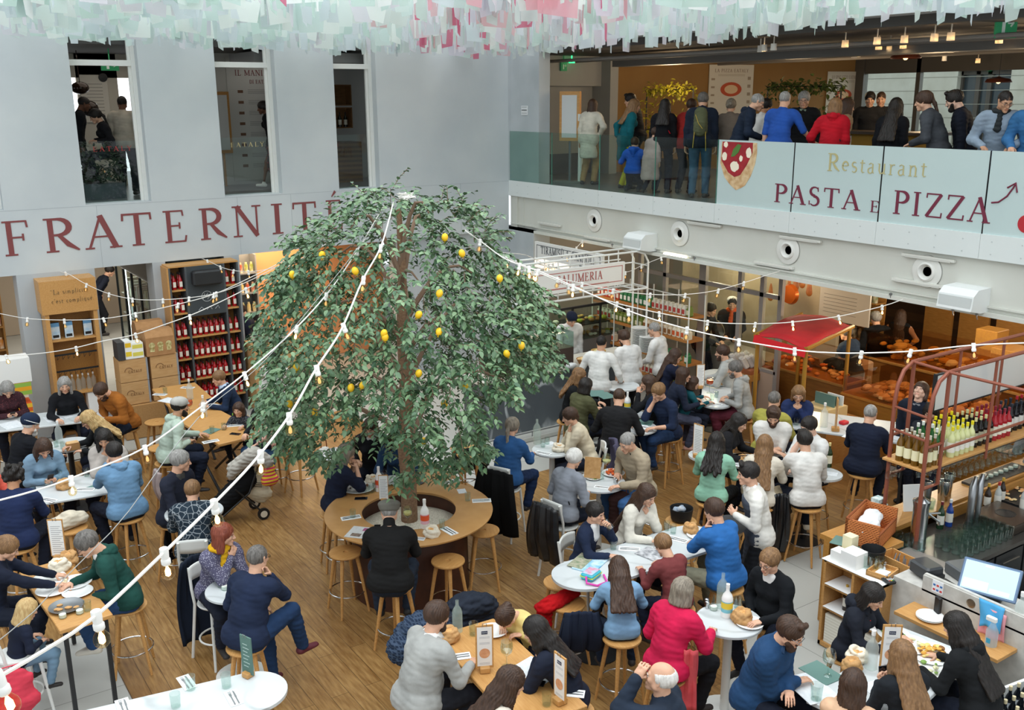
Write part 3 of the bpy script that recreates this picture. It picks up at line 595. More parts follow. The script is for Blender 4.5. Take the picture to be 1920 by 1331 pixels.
# ---------------------------------------------------------------- smooth solids (surface nets) for bodies and cloth
def V3(*a): return np.array(a,float)
def unit(v): v=np.asarray(v,float);n=np.linalg.norm(v);return v/n if n>1e-9 else v
def cone(a,b,r0,r1=None,flat=None,k=None,sub=False): return dict(t='c',a=np.asarray(a,float),b=np.asarray(b,float),r0=r0,r1=r0 if r1 is None else r1,flat=flat,k=k,sub=sub)
def ell(c,r,Rm=None,k=None,sub=False): return dict(t='e',c=np.asarray(c,float),r=np.asarray(r,float),R=Rm,k=k,sub=sub)
def nets(prims,h,k=.03,clip=None,groove=None):
    lo=np.full(3,9e9);hi=-lo
    for p in prims:
        if p['sub']: continue
        if p['t']=='c': m=max(p['r0'],p['r1']);l=np.minimum(p['a'],p['b'])-m;u=np.maximum(p['a'],p['b'])+m
        else: m=p['r'].max() if p['R'] is not None else p['r'];l=p['c']-m;u=p['c']+m
        lo=np.minimum(lo,l);hi=np.maximum(hi,u)
    lo-=2.5*h+k*.3;n=np.ceil((hi-lo+2.5*h+k*.3)/h).astype(int)+1
    ax=[lo[i]+h*np.arange(n[i]) for i in range(3)];F=np.full(tuple(n),.2,np.float32)
    for p in prims:
        kk=p['k'] or k;mg=kk+1.8*h
        if p['t']=='c': m=max(p['r0'],p['r1'])+mg;l=np.minimum(p['a'],p['b'])-m;u=np.maximum(p['a'],p['b'])+m
        else: m=(p['r'].max() if p['R'] is not None else p['r'])+mg;l=p['c']-m;u=p['c']+m
        i0=np.clip(np.floor((l-lo)/h).astype(int),0,n-1);i1=np.clip(np.ceil((u-lo)/h).astype(int)+1,1,n)
        if (i1<=i0).any(): continue
        X=ax[0][i0[0]:i1[0]][:,None,None];Y=ax[1][i0[1]:i1[1]][None,:,None];Z=ax[2][i0[2]:i1[2]][None,None,:]
        if p['t']=='c':
            a=p['a'];d=p['b']-a;L2=d@d
            qx,qy,qz=X-a[0],Y-a[1],Z-a[2]
            if L2>1e-12: t=np.clip((qx*d[0]+qy*d[1]+qz*d[2])/L2,0,1)
            else: t=0.
            rx,ry,rz=qx-t*d[0],qy-t*d[1],qz-t*d[2]
            if p['flat'] is not None:
                w_,s=p['flat'];w_=unit(w_);c=rx*w_[0]+ry*w_[1]+rz*w_[2];g=(s-1)*c
                rx,ry,rz=rx+g*w_[0],ry+g*w_[1],rz+g*w_[2]
            D=np.sqrt(rx*rx+ry*ry+rz*rz)-(p['r0']+(p['r1']-p['r0'])*t)
        else:
            qx,qy,qz=X-p['c'][0],Y-p['c'][1],Z-p['c'][2]
            if p['R'] is not None:
                M=p['R'];qx,qy,qz=[qx*M[0,i]+qy*M[1,i]+qz*M[2,i] for i in range(3)]
            r=p['r'];k0=np.sqrt((qx/r[0])**2+(qy/r[1])**2+(qz/r[2])**2);D=(k0-1)*r.min()*1.15
        sl=tuple(slice(i0[i],i1[i]) for i in range(3));A=F[sl]
        if p['sub']:
            D=-D;hh=np.clip(kk-np.abs(A-D),0,None)/kk;F[sl]=np.maximum(A,D)+hh*hh*kk*.25
        else:
            hh=np.clip(kk-np.abs(A-D),0,None)/kk;F[sl]=np.minimum(A,D)-hh*hh*kk*.25
    for (o,nn) in (clip or []):  # keep the side the normal points away from
        F=np.maximum(F,((ax[0]-o[0])*nn[0])[:,None,None]+((ax[1]-o[1])*nn[1])[None,:,None]+((ax[2]-o[2])*nn[2])[None,None,:]).astype(np.float32)
    F[0]=F[-1]=.2;F[:,0]=F[:,-1]=.2;F[:,:,0]=F[:,:,-1]=.2
    S=F<0;c=[S[a:S.shape[0]-1+a,b:S.shape[1]-1+b,e:S.shape[2]-1+e] for a in(0,1) for b in(0,1) for e in(0,1)]
    cnt=sum(x.astype(np.int8) for x in c);act=(cnt>0)&(cnt<8);ix=np.argwhere(act)
    if len(ix)==0: return np.zeros((0,3)),np.zeros((0,4),int)
    idx=np.full(act.shape,-1,np.int32);idx[act]=np.arange(len(ix))
    acc=np.zeros((len(ix),3));nn=np.zeros(len(ix))
    cor=[(a,b,e) for a in(0,1) for b in(0,1) for e in(0,1)]
    for i in range(8):
        for j in range(i+1,8):
            dd=np.abs(np.subtract(cor[i],cor[j]))
            if dd.sum()!=1: continue
            p0=ix+cor[i];p1=ix+cor[j];f0=F[p0[:,0],p0[:,1],p0[:,2]];f1=F[p1[:,0],p1[:,1],p1[:,2]]
            x=(f0<0)!=(f1<0);t=np.where(x,f0/np.where(x,f0-f1,1),0)
            P=np.array(cor[i])+t[:,None]*(np.array(cor[j])-np.array(cor[i]));acc+=np.where(x[:,None],P,0);nn+=x
    V=lo+h*(ix+acc/nn[:,None]);Q=[]
    for axn in range(3):
        s0=[slice(None)]*3;s1=[slice(None)]*3;s0[axn]=slice(0,-1);s1[axn]=slice(1,None)
        A,B=S[tuple(s0)],S[tuple(s1)];e=np.argwhere(A!=B)
        u,v=[(1,2),(2,0),(0,1)][axn];e=e[(e[:,u]>0)&(e[:,v]>0)]
        du=np.zeros(3,int);dv=np.zeros(3,int);du[u]=1;dv[v]=1
        q=np.stack([idx[tuple((e-a).T)] for a in (du*0,du,du+dv,dv)],1)
        ins=A[tuple(e.T)];q[~ins]=q[~ins][:,::-1];Q.append(q)
    Q=np.concatenate(Q);Q=Q[(Q>=0).all(1)];return V,Q
def relax(V,Q,it=1,f=.5):
    for _ in range(it):
        s=np.zeros_like(V);c=np.zeros(len(V))
        for a,b in ((0,1),(1,2),(2,3),(3,0)):
            np.add.at(s,Q[:,a],V[Q[:,b]]);np.add.at(c,Q[:,a],1);np.add.at(s,Q[:,b],V[Q[:,a]]);np.add.at(c,Q[:,b],1)
        V=V*(1-f)+f*s/np.maximum(c,1)[:,None]
    return V
def vnorm(V,Q):
    n=np.cross(V[Q[:,2]]-V[Q[:,0]],V[Q[:,3]]-V[Q[:,1]]);s=np.zeros_like(V)
    for i in range(4): np.add.at(s,Q[:,i],n)
    return s/np.maximum(np.linalg.norm(s,axis=1),1e-9)[:,None]
_wv=[(nrs.randn(3)*w_,nrs.rand()*6,a) for w_,a in ((22,1),(22,1),(34,.7),(34,.7),(50,.45),(50,.45))]
def wrinkle(V,Q,amp,seed=0):
    if amp<=0: return V
    d=0
    for i,(w_,ph,a) in enumerate(_wv): d=d+a*(np.abs(np.sin(V@w_+ph+seed*1.7+i))-.5)
    return V+vnorm(V,Q)*(d*amp)[:,None]
def mkobj(name,V,Q,mats,parent=None,mi=None,smooth=True):
    me=bpy.data.meshes.new(name);nv,nf=len(V),len(Q);me.vertices.add(nv);me.vertices.foreach_set('co',np.ascontiguousarray(V,dtype=np.float32).ravel())
    k=Q.shape[1] if nf else 4;me.loops.add(nf*k);me.polygons.add(nf);me.polygons.foreach_set('loop_start',np.arange(nf,dtype=np.int32)*k)
    try: me.polygons.foreach_set('loop_total',np.full(nf,k,np.int32))
    except Exception: pass
    me.loops.foreach_set('vertex_index',Q.astype(np.int32).ravel())
    for m in (mats if isinstance(mats,(list,tuple)) else [mats]): me.materials.append(m)
    if mi is not None: me.polygons.foreach_set('material_index',np.asarray(mi,np.int32))
    if smooth: me.polygons.foreach_set('use_smooth',np.ones(nf,bool))
    me.update(calc_edges=True);o=bpy.data.objects.new(name,me);COL.objects.link(o)
    if parent is not None: o.parent=parent
    return o
# ---------------------------------------------------------------- head and hand templates
def head_sdf(fem,h):
    j=.026 if fem else .031
    P=[ell((0,-.012,.03),(.073,.092,.083)),cone((0,.03,-.02),(0,.052,-.085),.058,j,k=.03),cone((-.045,.01,-.05),(.045,.01,-.05),.03,k=.03),
       cone((-.03,.074,.022),(.03,.074,.022),.012,k=.015),cone((-.04,.062,-.018),(.04,.062,-.018),.018,k=.02),
       ell((-.031,.096,.0),(.017,.014,.012),k=.012,sub=True),ell((.031,.096,.0),(.017,.014,.012),k=.012,sub=True),
       cone((0,.085,.012),(0,.107,-.03),.007,.011,k=.012),cone((-.012,.092,-.034),(.012,.092,-.034),.008,k=.01),
       cone((-.016,.085,-.058),(.016,.085,-.058),.0085,k=.01),cone((-.014,.085,-.069),(.014,.085,-.069),.0085,k=.008),ell((0,.074,-.098),(.02,.016,.016),k=.02),
       cone((0,-.02,-.05),(0,-.04,-.165),.05 if fem else .057,.05 if fem else .06,k=.02)]
    for s in(-1,1): P.append(cone((s*.074,-.008,.018),(s*.073,.0,-.024),.017,.011,flat=((1,.35*s,0),2.2),k=.008))
    V,Q=nets(P,h,k=.02,clip=[((0,0,-.15),(0,0,-1))]);return relax(V,Q,1,.3),Q
HEADS={}
def head_t(fem,h):
    key=(fem,h)
    if key not in HEADS:
        V,Q=head_sdf(fem,h);C=V[Q].mean(1);li=((np.abs(C[:,2]+.063)<.0085)&(C[:,1]>.082)&(np.abs(C[:,0])<.022)).astype(int)
        HEADS[key]=(V,Q,li)
    return HEADS[key]
HANDS={}
def hand_t(curl,h,small=1):
    key=(curl,h)
    if key in HANDS: return HANDS[key]
    P=[cone((-.022,.03,0),(-.02,.085,0),.021,.018,flat=((0,0,1),1.5)),cone((.018,.03,0),(.02,.085,0),.021,.019,flat=((0,0,1),1.5)),cone((0,-.02,0),(0,.04,0),.026,.028,flat=((0,0,1),1.35))]
    for i,(x,L,r) in enumerate(((-.033,.062,.0078),(-.011,.074,.0086),(.011,.08,.009),(.032,.072,.009))):
        p=V3(x,.09,0);a=-(.15+curl*.5)*(1+.1*(1.5-i));sp=(x*2.2)*(1-.6*curl)
        for n_,(f,rr) in enumerate(((.45,1),(.32,.93),(.25,.85))):
            d=V3(math.sin(sp)*math.cos(a),math.cos(sp)*math.cos(a),math.sin(a));q=p+d*L*f*1.15
            P.append(cone(p,q,r*rr*1.05,r*rr*.95,k=.006));p=q;a-=.15+curl*.85
    p=V3(.03,.02,-.004);a=V3(.8,.65,-.25-.5*curl);
    for f,r in ((.032,.012),(.03,.0105),(.024,.009)):
        q=p+unit(a)*f;P.append(cone(p,q,r,r*.92,k=.008));p=q;a=a+V3(-.45,.25,-.25*curl-.1)
    V,Q=nets(P,h,k=.012);V=relax(V,Q,1,.25);HANDS[key]=(V,Q);return V,Q
SKINS={'f':'#d9a98c','p':'#e3b9a2','m':'#b98764','d':'#6f4a36','t':'#c99878'}
EYEW=mat('#bfb3aa',.3);EYED=mat('#2c1f19',.25)
_eye=None
def eye_obj(parent,M):
    global _eye
    if _eye is None:
        b=MB();b.sphere((0,0,0),.0118,10,(1,.8,.5));b.mi=1;b.sphere((0,.0040,0),.0064,8,(1,.95,.85));_eye=b.obj('eye',[EYEW,EYED]);me=_eye.data;me.polygons.foreach_set('use_smooth',[True]*len(me.polygons));bpy.data.objects.remove(_eye);_eye=me
    for s in(-1,1):
        o=bpy.data.objects.new('eye',_eye);COL.objects.link(o);o.parent=parent;o.matrix_local=M@Matrix.Translation((s*.031,.0775,0))
def ik(S,T,l1,l2,pole):
    S,T=np.array(S),np.array(T);d=T-S;L=np.linalg.norm(d);mx=(l1+l2)*.995
    if L>mx: T=S+d/L*mx;d=T-S;L=mx
    L=max(L,abs(l1-l2)+.03);a=(l1*l1-l2*l2+L*L)/(2*L);hh=math.sqrt(max(l1*l1-a*a,0));u=d/np.linalg.norm(d)
    q=np.array(pole,float);q=q-u*(q@u);q=unit(q);return S+u*a+q*hh,T
def rx(a): c,s=math.cos(a),math.sin(a);return np.array([[1,0,0],[0,c,-s],[0,s,c]])
def rzm(a): c,s=math.cos(a),math.sin(a);return np.array([[c,-s,0],[s,c,0],[0,0,1.]])
def rym(a): c,s=math.cos(a),math.sin(a);return np.array([[c,0,s],[0,1,0],[-s,0,c]])
HAIRC={'k':('#15120f','#241d19'),'b':('#35241a','#4a3324'),'lb':('#6b4e33','#8d6a45'),'bl':('#a98553','#cbb07c'),'g':('#77746f','#a19f9b'),'dg':('#4c4844','#77736e'),'w':('#c9c6c0','#dedbd5'),'r':('#6d3122','#8a4630'),'gb':('#6f665a','#978c7c')}
def person(x,y,label,pose='sit',face=0,hair='short',hc='b',top='#333333',bot='#1d2230',arms='table',fem=0,skin='f',s=1.,lean=12,hd=12,turn=0,sleeve='long',shoes='#2a2624',zf=0.,seat=.77,tk=None,pk=None,
           beard=None,glasses=0,hood=0,collar=None,coat=0,skirt=None,fat=1.,extra=None,legs=None,zt=1.05,h=None,zhead=None,group=None,pl=None,hat=None,hatc='#333333',scarf=None,apron=None,vneck=None,bag=None,neck=0,armR=None,hem=None,buried=0):
    """x,y: pixel of the head centre in the photograph; the ground place follows from the pose's head height. face: 0 away from the camera, 90 to the right, 180 towards it"""
    l=(s*(1.06 if fem else 1.13) if s>=.9 else s*1.1);fat=fat*(1.0 if fem else 1.06);sit=pose in('sit','kneel')
    hipz=(seat+.09*l) if pose=='sit' else (.42 if pose=='kneel' else .92*l)
    ln=R(lean);P0=V3(0,0,hipz)
    up1=rx(-ln*.6)@V3(0,0,1);up2=rx(-ln*1.15)@V3(0,0,1)
    waist=P0+up1*.17*l;chest=waist+up2*.20*l;nb=chest+up2*.14*l
    hn=R(lean*.6+hd*.4);neck_t=nb+rx(-hn)@V3(0,0,1)*.07*l
    HR=rzm(-R(turn))@rx(-R(hd));hk=l if l>=1 else max(.9,.5*(1.08+l))
    hc0=neck_t+HR@V3(0,.035,.10)*hk-V3(0,0,.0);
    zh=hc0[2]+zf
    W=at(x,y,zh) if pl is None else (onx(x,y,pl[1]) if pl[0]=='x' else ony(x,y,pl[1]));az=math.atan2(W[0]-CAM[0],W[1]-CAM[1]);yaw=-(az+R(face))
    c,s_=math.cos(yaw),math.sin(yaw);ox,oy=hc0[0]*c-hc0[1]*s_,hc0[0]*s_+hc0[1]*c
    ppm=FPX/((W-CAM)@_fw)
    root=thing('person',label,'person',(W[0]-ox,W[1]-oy,zf),yaw,group)
    far=((W-CAM)@_fw)>17
    hb=h or (.012 if not far else .015);hh_=.0052 if not far else .0075
    sw=(.165 if fem else .185)*l;sh=V3(0,0,0)+nb-up2*.035*l
    SL=sh+V3(-sw,0,0);SR=sh+V3(sw,0,0);l1,l2=.29*l,.25*l
    mouth=hc0+HR@V3(0,.10,-.05)
    tz=zt-zf*0
    def tgt(nm,sd):
        T={'table':V3(sd*.16,.40*l+.05,zt+.035),'tablenear':V3(sd*.13,.30,zt+.035),'cross':V3(-sd*.09,.34,zt+.045),'chin':hc0+HR@V3(sd*.035,.075,-.215)*hk,'cheek':hc0+HR@V3(sd*.085,.06,-.16)*hk,
           'mouth':hc0+HR@V3(sd*.055,.17,-.14),'lap':V3(sd*.1,.28*l,hipz+.13),'phone':V3(sd*.06,.34,max(zt+.12,chest[2]-.08)),'lowphone':V3(sd*.05,.33,zt+.05),'down':V3(sd*(sw+.07),.05,hipz-.12*l if not sit else hipz+.05),'rail':V3(sd*.17,.36,1.16),
           'side':V3(sd*.34,.30,zt+.03),'wide':V3(sd*.26,.42,zt+.04),'fwd':V3(sd*.14,.55,zt+.08),'hold':V3(sd*.12,.33,chest[2]-.12),'plate':V3(sd*.12,.40,1.13),'hip':V3(sd*.2,.12,hipz+.08),'back':V3(sd*.12,-.15,hipz+.1),'pocket':V3(sd*.2,.1,hipz-.02),
           'up':hc0+V3(sd*.16,.10,.08),'wine':hc0+HR@V3(sd*.05,.17,-.03),'edge':V3(sd*.2,.24,zt+.04),'reach':V3(sd*.12,.62,zt+.05),'reachout':V3(sd*.5,.28,zt+.05),'rest':V3(sd*.3,.2,1.16),'cry':hc0+V3(sd*.1,.16,.03)}[nm]
        return T
    al,ar=(arms if isinstance(arms,tuple) else (arms,arms));A={}
    for sd,S,nm in((-1,SL,al),(1,SR,ar)):
        T=tgt(nm,sd);raised=nm in('chin','cheek','mouth','up','wine','cry')
        pole=V3(sd*.55,-.3,-.9) if not raised else V3(sd*.45,.25,-1)
        if nm=='down': pole=V3(sd*.3,-1,-.1)
        if nm in('hip','pocket','back'): pole=V3(sd*1,-.6,0)
        E,T=ik(S,T,l1,l2,pole);fd=unit(T-E)
        A[sd]=(S,E,T,fd,nm)
    # legs
    th,sn=.43*l,.43*l;Lg={}
    hw=.095*l*(1.05 if fem else 1)
    for sd in(-1,1):
        Hp=P0+V3(sd*hw,0,-.01)
        if pose=='sit':
            fx={None:(sd*.16,.30,.36),'cross':(-sd*.04,.33,.40),'down':(sd*.14,.26,.12),'crossleg':((.22,.52,.5) if sd>0 else (-.04,.34,.16)),'wide':(sd*.28,.32,.34)}[legs]
            F=V3(fx[0],fx[1]*l,fx[2] if l>.8 else max(fx[2],seat-.36*l));K,F=ik(Hp,F,th,sn,V3(sd*.25,1,.9))
        elif pose=='kneel': K=V3(sd*.12,.30,.1);F=V3(sd*.12,-.05,.07)
        elif pose=='walk': K,F=ik(Hp,V3(sd*.08,sd*.28,.1 if sd>0 else .2),th,sn,V3(0,1,0))
        else: K,F=ik(Hp,V3(sd*.12,.0+.03*sd,.085),th*1.03,sn*1.02,V3(0,1,0))
        Lg[sd]=(Hp,K,F)
    f=fat;dep_=V3(0,1,0)
    def torso(g,hips=True):
        fl=(up2*0+V3(0,1,0),1.28)
        P=[cone(P0+V3(-.07*l,0,.0),P0+V3(.07*l,0,.0),(.13*f+g)*l,flat=(V3(0,1,0),1.05)),
           cone(P0+V3(0,0,.02),waist,(.135*f+g)*l,(.118*f+g)*l,flat=fl),cone(waist+V3(-.02,0,0),waist+V3(.02,0,0),(.125*f+g)*l,flat=fl),
           cone(chest+V3(-.065*l,0,0),chest+V3(.065*l,0,0),(.105*f+g)*l,flat=(V3(0,1,0),1.15)),cone(waist,chest,(.13*f+g)*l,(.135*f+g)*l,flat=fl),
           cone(sh+V3(-sw*.72,0,-.015),sh+V3(sw*.72,0,-.015),(.068+g)*l),cone(sh+V3(0,-.01,0),nb+up2*.03*l,(.075+g)*l,(.052+g*.7)*l)]
        if f>1.1: P.append(ell(waist+V3(0,.05,-.02),(V3(.15,.13,.15)*f*.9+g)*l))
        if fem and l>.8:
            for sd in(-1,1): P.append(ell(chest+V3(sd*.062,.085,-.03),V3(.062,.055,.06)+g))
        return P
    def arm(sd,g,full=True,cut=None):
        S,E,T,fd,nm=A[sd];P=[cone(S-V3(sd*.03,0,.01),S+(E-S)*.25,(.058+g)*l,(.054+g)*l),cone(S+(E-S)*.1,E,(.053+g)*l,(.041+g)*l)]
        if full: P.append(cone(E,E+(T-E)*(cut or 1.),(.042+g)*l,(.026+g*.8+(.004 if g>.005 else 0))*l))
        return P
    def leg(sd,g,full=True):
        Hp,K,F=Lg[sd];P=[cone(Hp,K,(.085*f**.5+g)*l,(.058+g)*l),cone(K,K+(F-K)*(.95 if full else .4),(.056+g)*l,(.038+g*1.6)*l)]
        if full: P.append(cone(K+(F-K)*.3+unit(K-F)*0,K+(F-K)*.35,(.055+g)*l))
        return P
    # skin
    sk=mat(SKINS[skin],.55,spec=.35,kind='noise',c2=tuple(v*.93 for v in hexf(SKINS[skin])),sc=12);lip=mat(tuple(a*b for a,b in zip(hexf(SKINS[skin]),(.88,.74,.72))),.5)
    B=torso(-.018)+arm(-1,0)+arm(1,0)+leg(-1,-.01)+leg(1,-.01)+[cone(nb-up2*.02,hc0+HR@V3(0,-.03,-.09)*hk,.052*l if fem else .058*l)]
    Vb,Qb=nets(B,hb*1.25,k=.03);Vs=[Vb];Qs=[Qb];mi=[np.zeros(len(Qb),int)];off=len(Vb)
    Vh,Qh,li=head_t(fem,hh_);Vs.append(hc0+(Vh*hk)@HR.T);Qs.append(Qh+off);mi.append(li);off+=len(Vh)
    curl={'table':.35,'tablenear':.5,'chin':1.1,'cheek':1.2,'mouth':1.,'phone':.9,'lowphone':.9,'down':.45,'rail':.8,'cross':.3,'wine':1.,'hold':.8,'plate':.7}
    for sd in(-1,1):
        S,E,T,fd,nm=A[sd]
        if nm in('pocket','back'): continue
        Vq,Qq=hand_t(curl.get(nm,.5),.0048 if not far else .0065)
        v=Vq.copy();Qn=Qq
        if sd>0: v[:,0]*=-1;Qn=Qq[:,::-1]
        d=fd.copy()
        if nm in('table','tablenear','edge','wide','side','reach','fwd','cross','lowphone','reachout'): d=unit(V3(d[0],d[1],min(0,d[2])*.25-.05))
        if nm in('chin','cheek'): d=unit(fd*.6+V3(-sd*.35,0,.5))
        if nm in('rail','rest'): d=unit(V3(-sd*.3,.8,-.35))
        if nm in('phone','hold','lowphone'): d=unit(fd+V3(-sd*.4,0,.35))
        nrm=V3(0,0,1) if nm not in('down','phone','hold','chin','cheek','mouth','wine') else V3(sd*1,.3,.1)
        if nm in('chin','cheek','cry'): nrm=V3(sd*.3,.9,-.3)
        xx=unit(np.cross(d,nrm));zz=np.cross(xx,d);M=np.stack([xx,d,zz],1);kk=l if l<.9 else (.92 if fem else 1.)
        Vs.append(T+(v*kk)@M.T);Qs.append(Qn+off);mi.append(np.zeros(len(Qq),int));off+=len(v)
    mkobj('body',np.concatenate(Vs),np.concatenate(Qs),[sk,lip],root,np.concatenate(mi))
    HM=Matrix.Translation(hc0)@Matrix([list(r) for r in HR]).to_4x4()@Matrix.Scale(hk,4)
    showface=60<((face+turn)%360)<300
    if showface:
        eye_obj(root,HM);b=MB()
        for sd in(-1,1): b.tube([(sd*.016,.0905,.0175),(sd*.03,.0895,.0225),(sd*.046,.08,.018)],.0035,5)
        e=b.obj('eyebrows',mat(HAIRC[hc][0],.8),root,smooth=True);e.matrix_local=HM
    if glasses:
        b=MB()
        for sd in(-1,1):
            b.tube([(sd*.031+.021*math.cos(a_),.101,.0+.016*math.sin(a_)) for a_ in np.linspace(0,2*PI,16,endpoint=False)],.0019,5,closed=True);b.tube([(sd*.052,.1,.004),(sd*.076,.02,.012),(sd*.078,-.01,.008)],.0019,5)
        b.tube([(-.01,.102,.002),(.01,.102,.002)],.0019,5);e=b.obj('glasses',BLACK if glasses==1 else STEEL,root,smooth=True);e.matrix_local=HM
    if beard:
        Vd,Qd=nets([cone((-.055,.03,-.05),(0,.062,-.1),.024,.03,k=.02),cone((.055,.03,-.05),(0,.062,-.1),.024,.03,k=.02),cone((-.02,.088,-.048),(.02,.088,-.048),.0075,k=.01),ell((0,.06,-.105),(.04,.035,.03+.01*(beard=='full'))),ell((0,.1,-.064),(.017,.02,.01),k=.006,sub=True)],.0065,k=.02)
        e=mkobj('beard',wrinkle(Vd,Qd,.0015),Qd,mat(HAIRC[hc][0],.9,kind='hair',c2=HAIRC[hc][1],sc=60),root);e.matrix_local=HM
    # hair, worked out in the person's own axes so that long hair hangs down
    def hp(q): return hc0+HR@(V3(*q)*hk)
    H=[];cl=[]
    if hair!='bald':
        th_=.017 if hair in('short','fringe','quiff') else .019
        if hair=='crop': th_=.006
        H.append(ell(hp((0,-.018,.034)),V3(.073+th_,.092+th_,.083+th_)*hk,HR))
        if hair=='fringe': H=[ell(hp((0,-.02,.02)),V3(.084,.102,.08)*hk,HR),ell(hp((0,.02,.125)),V3(.09,.125,.085)*hk,HR,k=.012,sub=True),ell(hp((0,.1,-.03)),V3(.12,.1,.13)*hk,HR,k=.012,sub=True)]
        else:
            H.append(ell(hp((0,.125,-.055)),V3(.098,.088,.108)*hk,HR,k=.012,sub=True))
            if hair in('short','crop','quiff'): H.append(ell(hp((0,.03,-.11)),V3(.12,.11,.085)*hk,HR,k=.012,sub=True))
            if hair=='quiff': H.append(cone(hp((-.03,.06,.115)),hp((.03,.05,.12)),.024*hk,k=.02))
            if hair=='curly':
                for q in range(22): a_=q*2.4;H.append(ell(hp((.085*math.cos(a_),-.02+.1*math.sin(a_),.03+.03*(q%4)-.03*(q%3))),V3(.03,.03,.03)))
        def lock(p,q,r0,r1): H.append(cone(p,q,r0,r1,k=.02))
        bd=V3(0,-1,0)
        if hair in('bob','bobs'):
            dn=.15 if hair=='bob' else .1
            for a_ in np.linspace(-100,100,9):
                d=V3(math.sin(R(a_))*.075,-math.cos(R(a_))*.075-.015,0);p=hp(tuple(d+V3(0,0,.03)));lock(p,hp(tuple(d*1.12+V3(0,0,-dn))),.028,.024)
        if hair in('long','wavy','vlong'):
            L=.30 if hair!='vlong' else .46
            for a_ in np.linspace(-105,105,11):
                d=V3(math.sin(R(a_))*.078,-math.cos(R(a_))*.078-.012,0);p=hp(tuple(d+V3(0,0,.02)));
                m_=hp(tuple(d*1.12+V3(0,-.03*math.cos(R(a_)),-.10)));
                fr=abs(a_)>75
                e_=nb-up2*(L-.12)+V3(math.sin(R(a_))*(.13 if not fr else .11),(-.165 if not fr else .07)-.02*math.cos(R(a_)),0)
                if hair=='wavy': e_=e_+V3(.02*math.sin(a_),-.01,.03*math.cos(a_))
                lock(p,m_,.027,.027);lock(m_,e_,.027,.019 if hair!='wavy' else .026)
        if hair in('bun','updo'):
            H.append(ell(hp((0,-.115,.045 if hair=='bun' else .02)),V3(.042,.038,.04)));H.append(cone(hp((-.05,-.07,0)),hp((.05,-.07,0)),.03))
        if hair=='pony':
            p=hp((0,-.105,.02));lock(p,hp((0,-.13,-.06)),.022,.026);lock(hp((0,-.13,-.06)),nb-up2*.14+V3(.04,-.12,0),.026,.012)
        if hair=='braid':
            p=hp((0,-.1,-.03));lock(p,nb+V3(.09,-.02,.0),.03,.022);lock(nb+V3(.09,-.02,0),nb+V3(.11,.08,-.15),.022,.014)
        Vq,Qq=nets(H,.0075 if not far else .010,k=.018)
        if len(Vq):
            dv=(Vq-hc0)@HR;a_=np.arctan2(dv[:,0],-dv[:,1]);st=.0022*np.sin(a_*31+3*np.sin(dv[:,2]*30))+.0018*np.sin(a_*57+dv[:,2]*40)+.003*np.sin(dv[:,0]*60+x)*np.sin(dv[:,1]*55+y)*np.sin(dv[:,2]*50)
            Vq=Vq+vnorm(Vq,Qq)*st[:,None]*(1.5 if hair in('wavy','curly') else 1)
            mkobj('hair',Vq,Qq,mat(HAIRC[hc][0],.55,kind='hair',c2=HAIRC[hc][1],sc=50,spec=.4),root)
    if hat:
        if hat=='flat': HP=[ell(hp((0,-.015,.078)),V3(.112,.132,.05)*hk,HR),ell(hp((0,-.015,.045)),V3(.1,.12,.055)*hk,HR),ell(hp((0,.1,.055)),V3(.07,.055,.014)*hk,HR)]
        elif hat=='cap': HP=[ell(hp((0,-.015,.058)),V3(.096,.116,.078)*hk,HR),cone(hp((-.03,.1,.045)),hp((.03,.1,.045)),.035,flat=(HR@V3(0,.2,1),3.5))]
        elif hat=='beanie': HP=[ell(hp((0,-.022,.065)),V3(.097,.118,.098)*hk,HR)]
        else: HP=[ell(hp((0,-.02,.09)),V3(.075,.09,.05),HR),cone(hp((-.03,-.02,.06)),hp((.03,-.02,.06)),.08)]
        o_=hp((0,0,.022));Vq,Qq=nets(HP,.0075,k=.015,clip=[(o_,-(HR@unit(V3(0,-.25,1))))])
        e=mkobj({'flat':'flat_cap','cap':'cap','beanie':'beanie','chef':'chef_hat'}[hat],Vq,Qq,cloth(hatc),root)
        if hat=='beanie' and tk!='x': b=MB();b.tube([hp((.096*math.cos(a_),-.022+.112*math.sin(a_),.05+.02*math.sin(a_+PI))) for a_ in np.linspace(0,2*PI,24,endpoint=False)],.006,6,closed=True);b.obj('stripe',WHITE,root)
    # clothes
    tkind,tc2,tsc=(tk or (None,None,8))
    g=.012 if not coat else .024
    Tp=torso(g)
    for sd in(-1,1):
        sl=sleeve if not isinstance(sleeve,tuple) else sleeve[0 if sd<0 else 1]
        if sl=='none': continue
        Tp+=arm(sd,(g*.8 if not coat else .018),full=sl!='short',cut={'long':.93,'mid':.35,'short':0}[sl])
    if coat and coat>1:
        if sit: Tp+= [cone(Lg[sd][0],Lg[sd][0]+(Lg[sd][1]-Lg[sd][0])*.5,.11,.09) for sd in(-1,1)]
        else: Tp+=[cone(P0,P0+V3(0,-.0,-.32),.17,.2,flat=(V3(0,1,0),1.2))]
    hz=P0+V3(0,0,(-.05 if sit else -.10*l) if not coat or coat<2 else (-.4 if not sit else -.2))
    if hem is not None: hz=P0+V3(0,0,hem)
    cpl=[(hz,V3(0,0,-1))]
    Tp.append(cone(nb+up2*.10*l+V3(0,.015,0),nb+up2*.2*l,.07*l,k=.012,sub=True))
    if vneck: Tp.append(cone(nb+up2*.08*l+V3(0,.1,0),nb+up2*.0*l+V3(0,.15,-.02),.062*l,.04,k=.012,sub=True))
    Vt,Qt=nets(Tp,hb,k=.035,clip=cpl);Vt=wrinkle(Vt,Qt,.0023*(1.3 if coat else 1),seed=x*.01)
    mkobj('coat' if coat>1 else 'jacket' if coat else 'top',Vt,Qt,cloth(top,tkind,tc2,tsc),root)
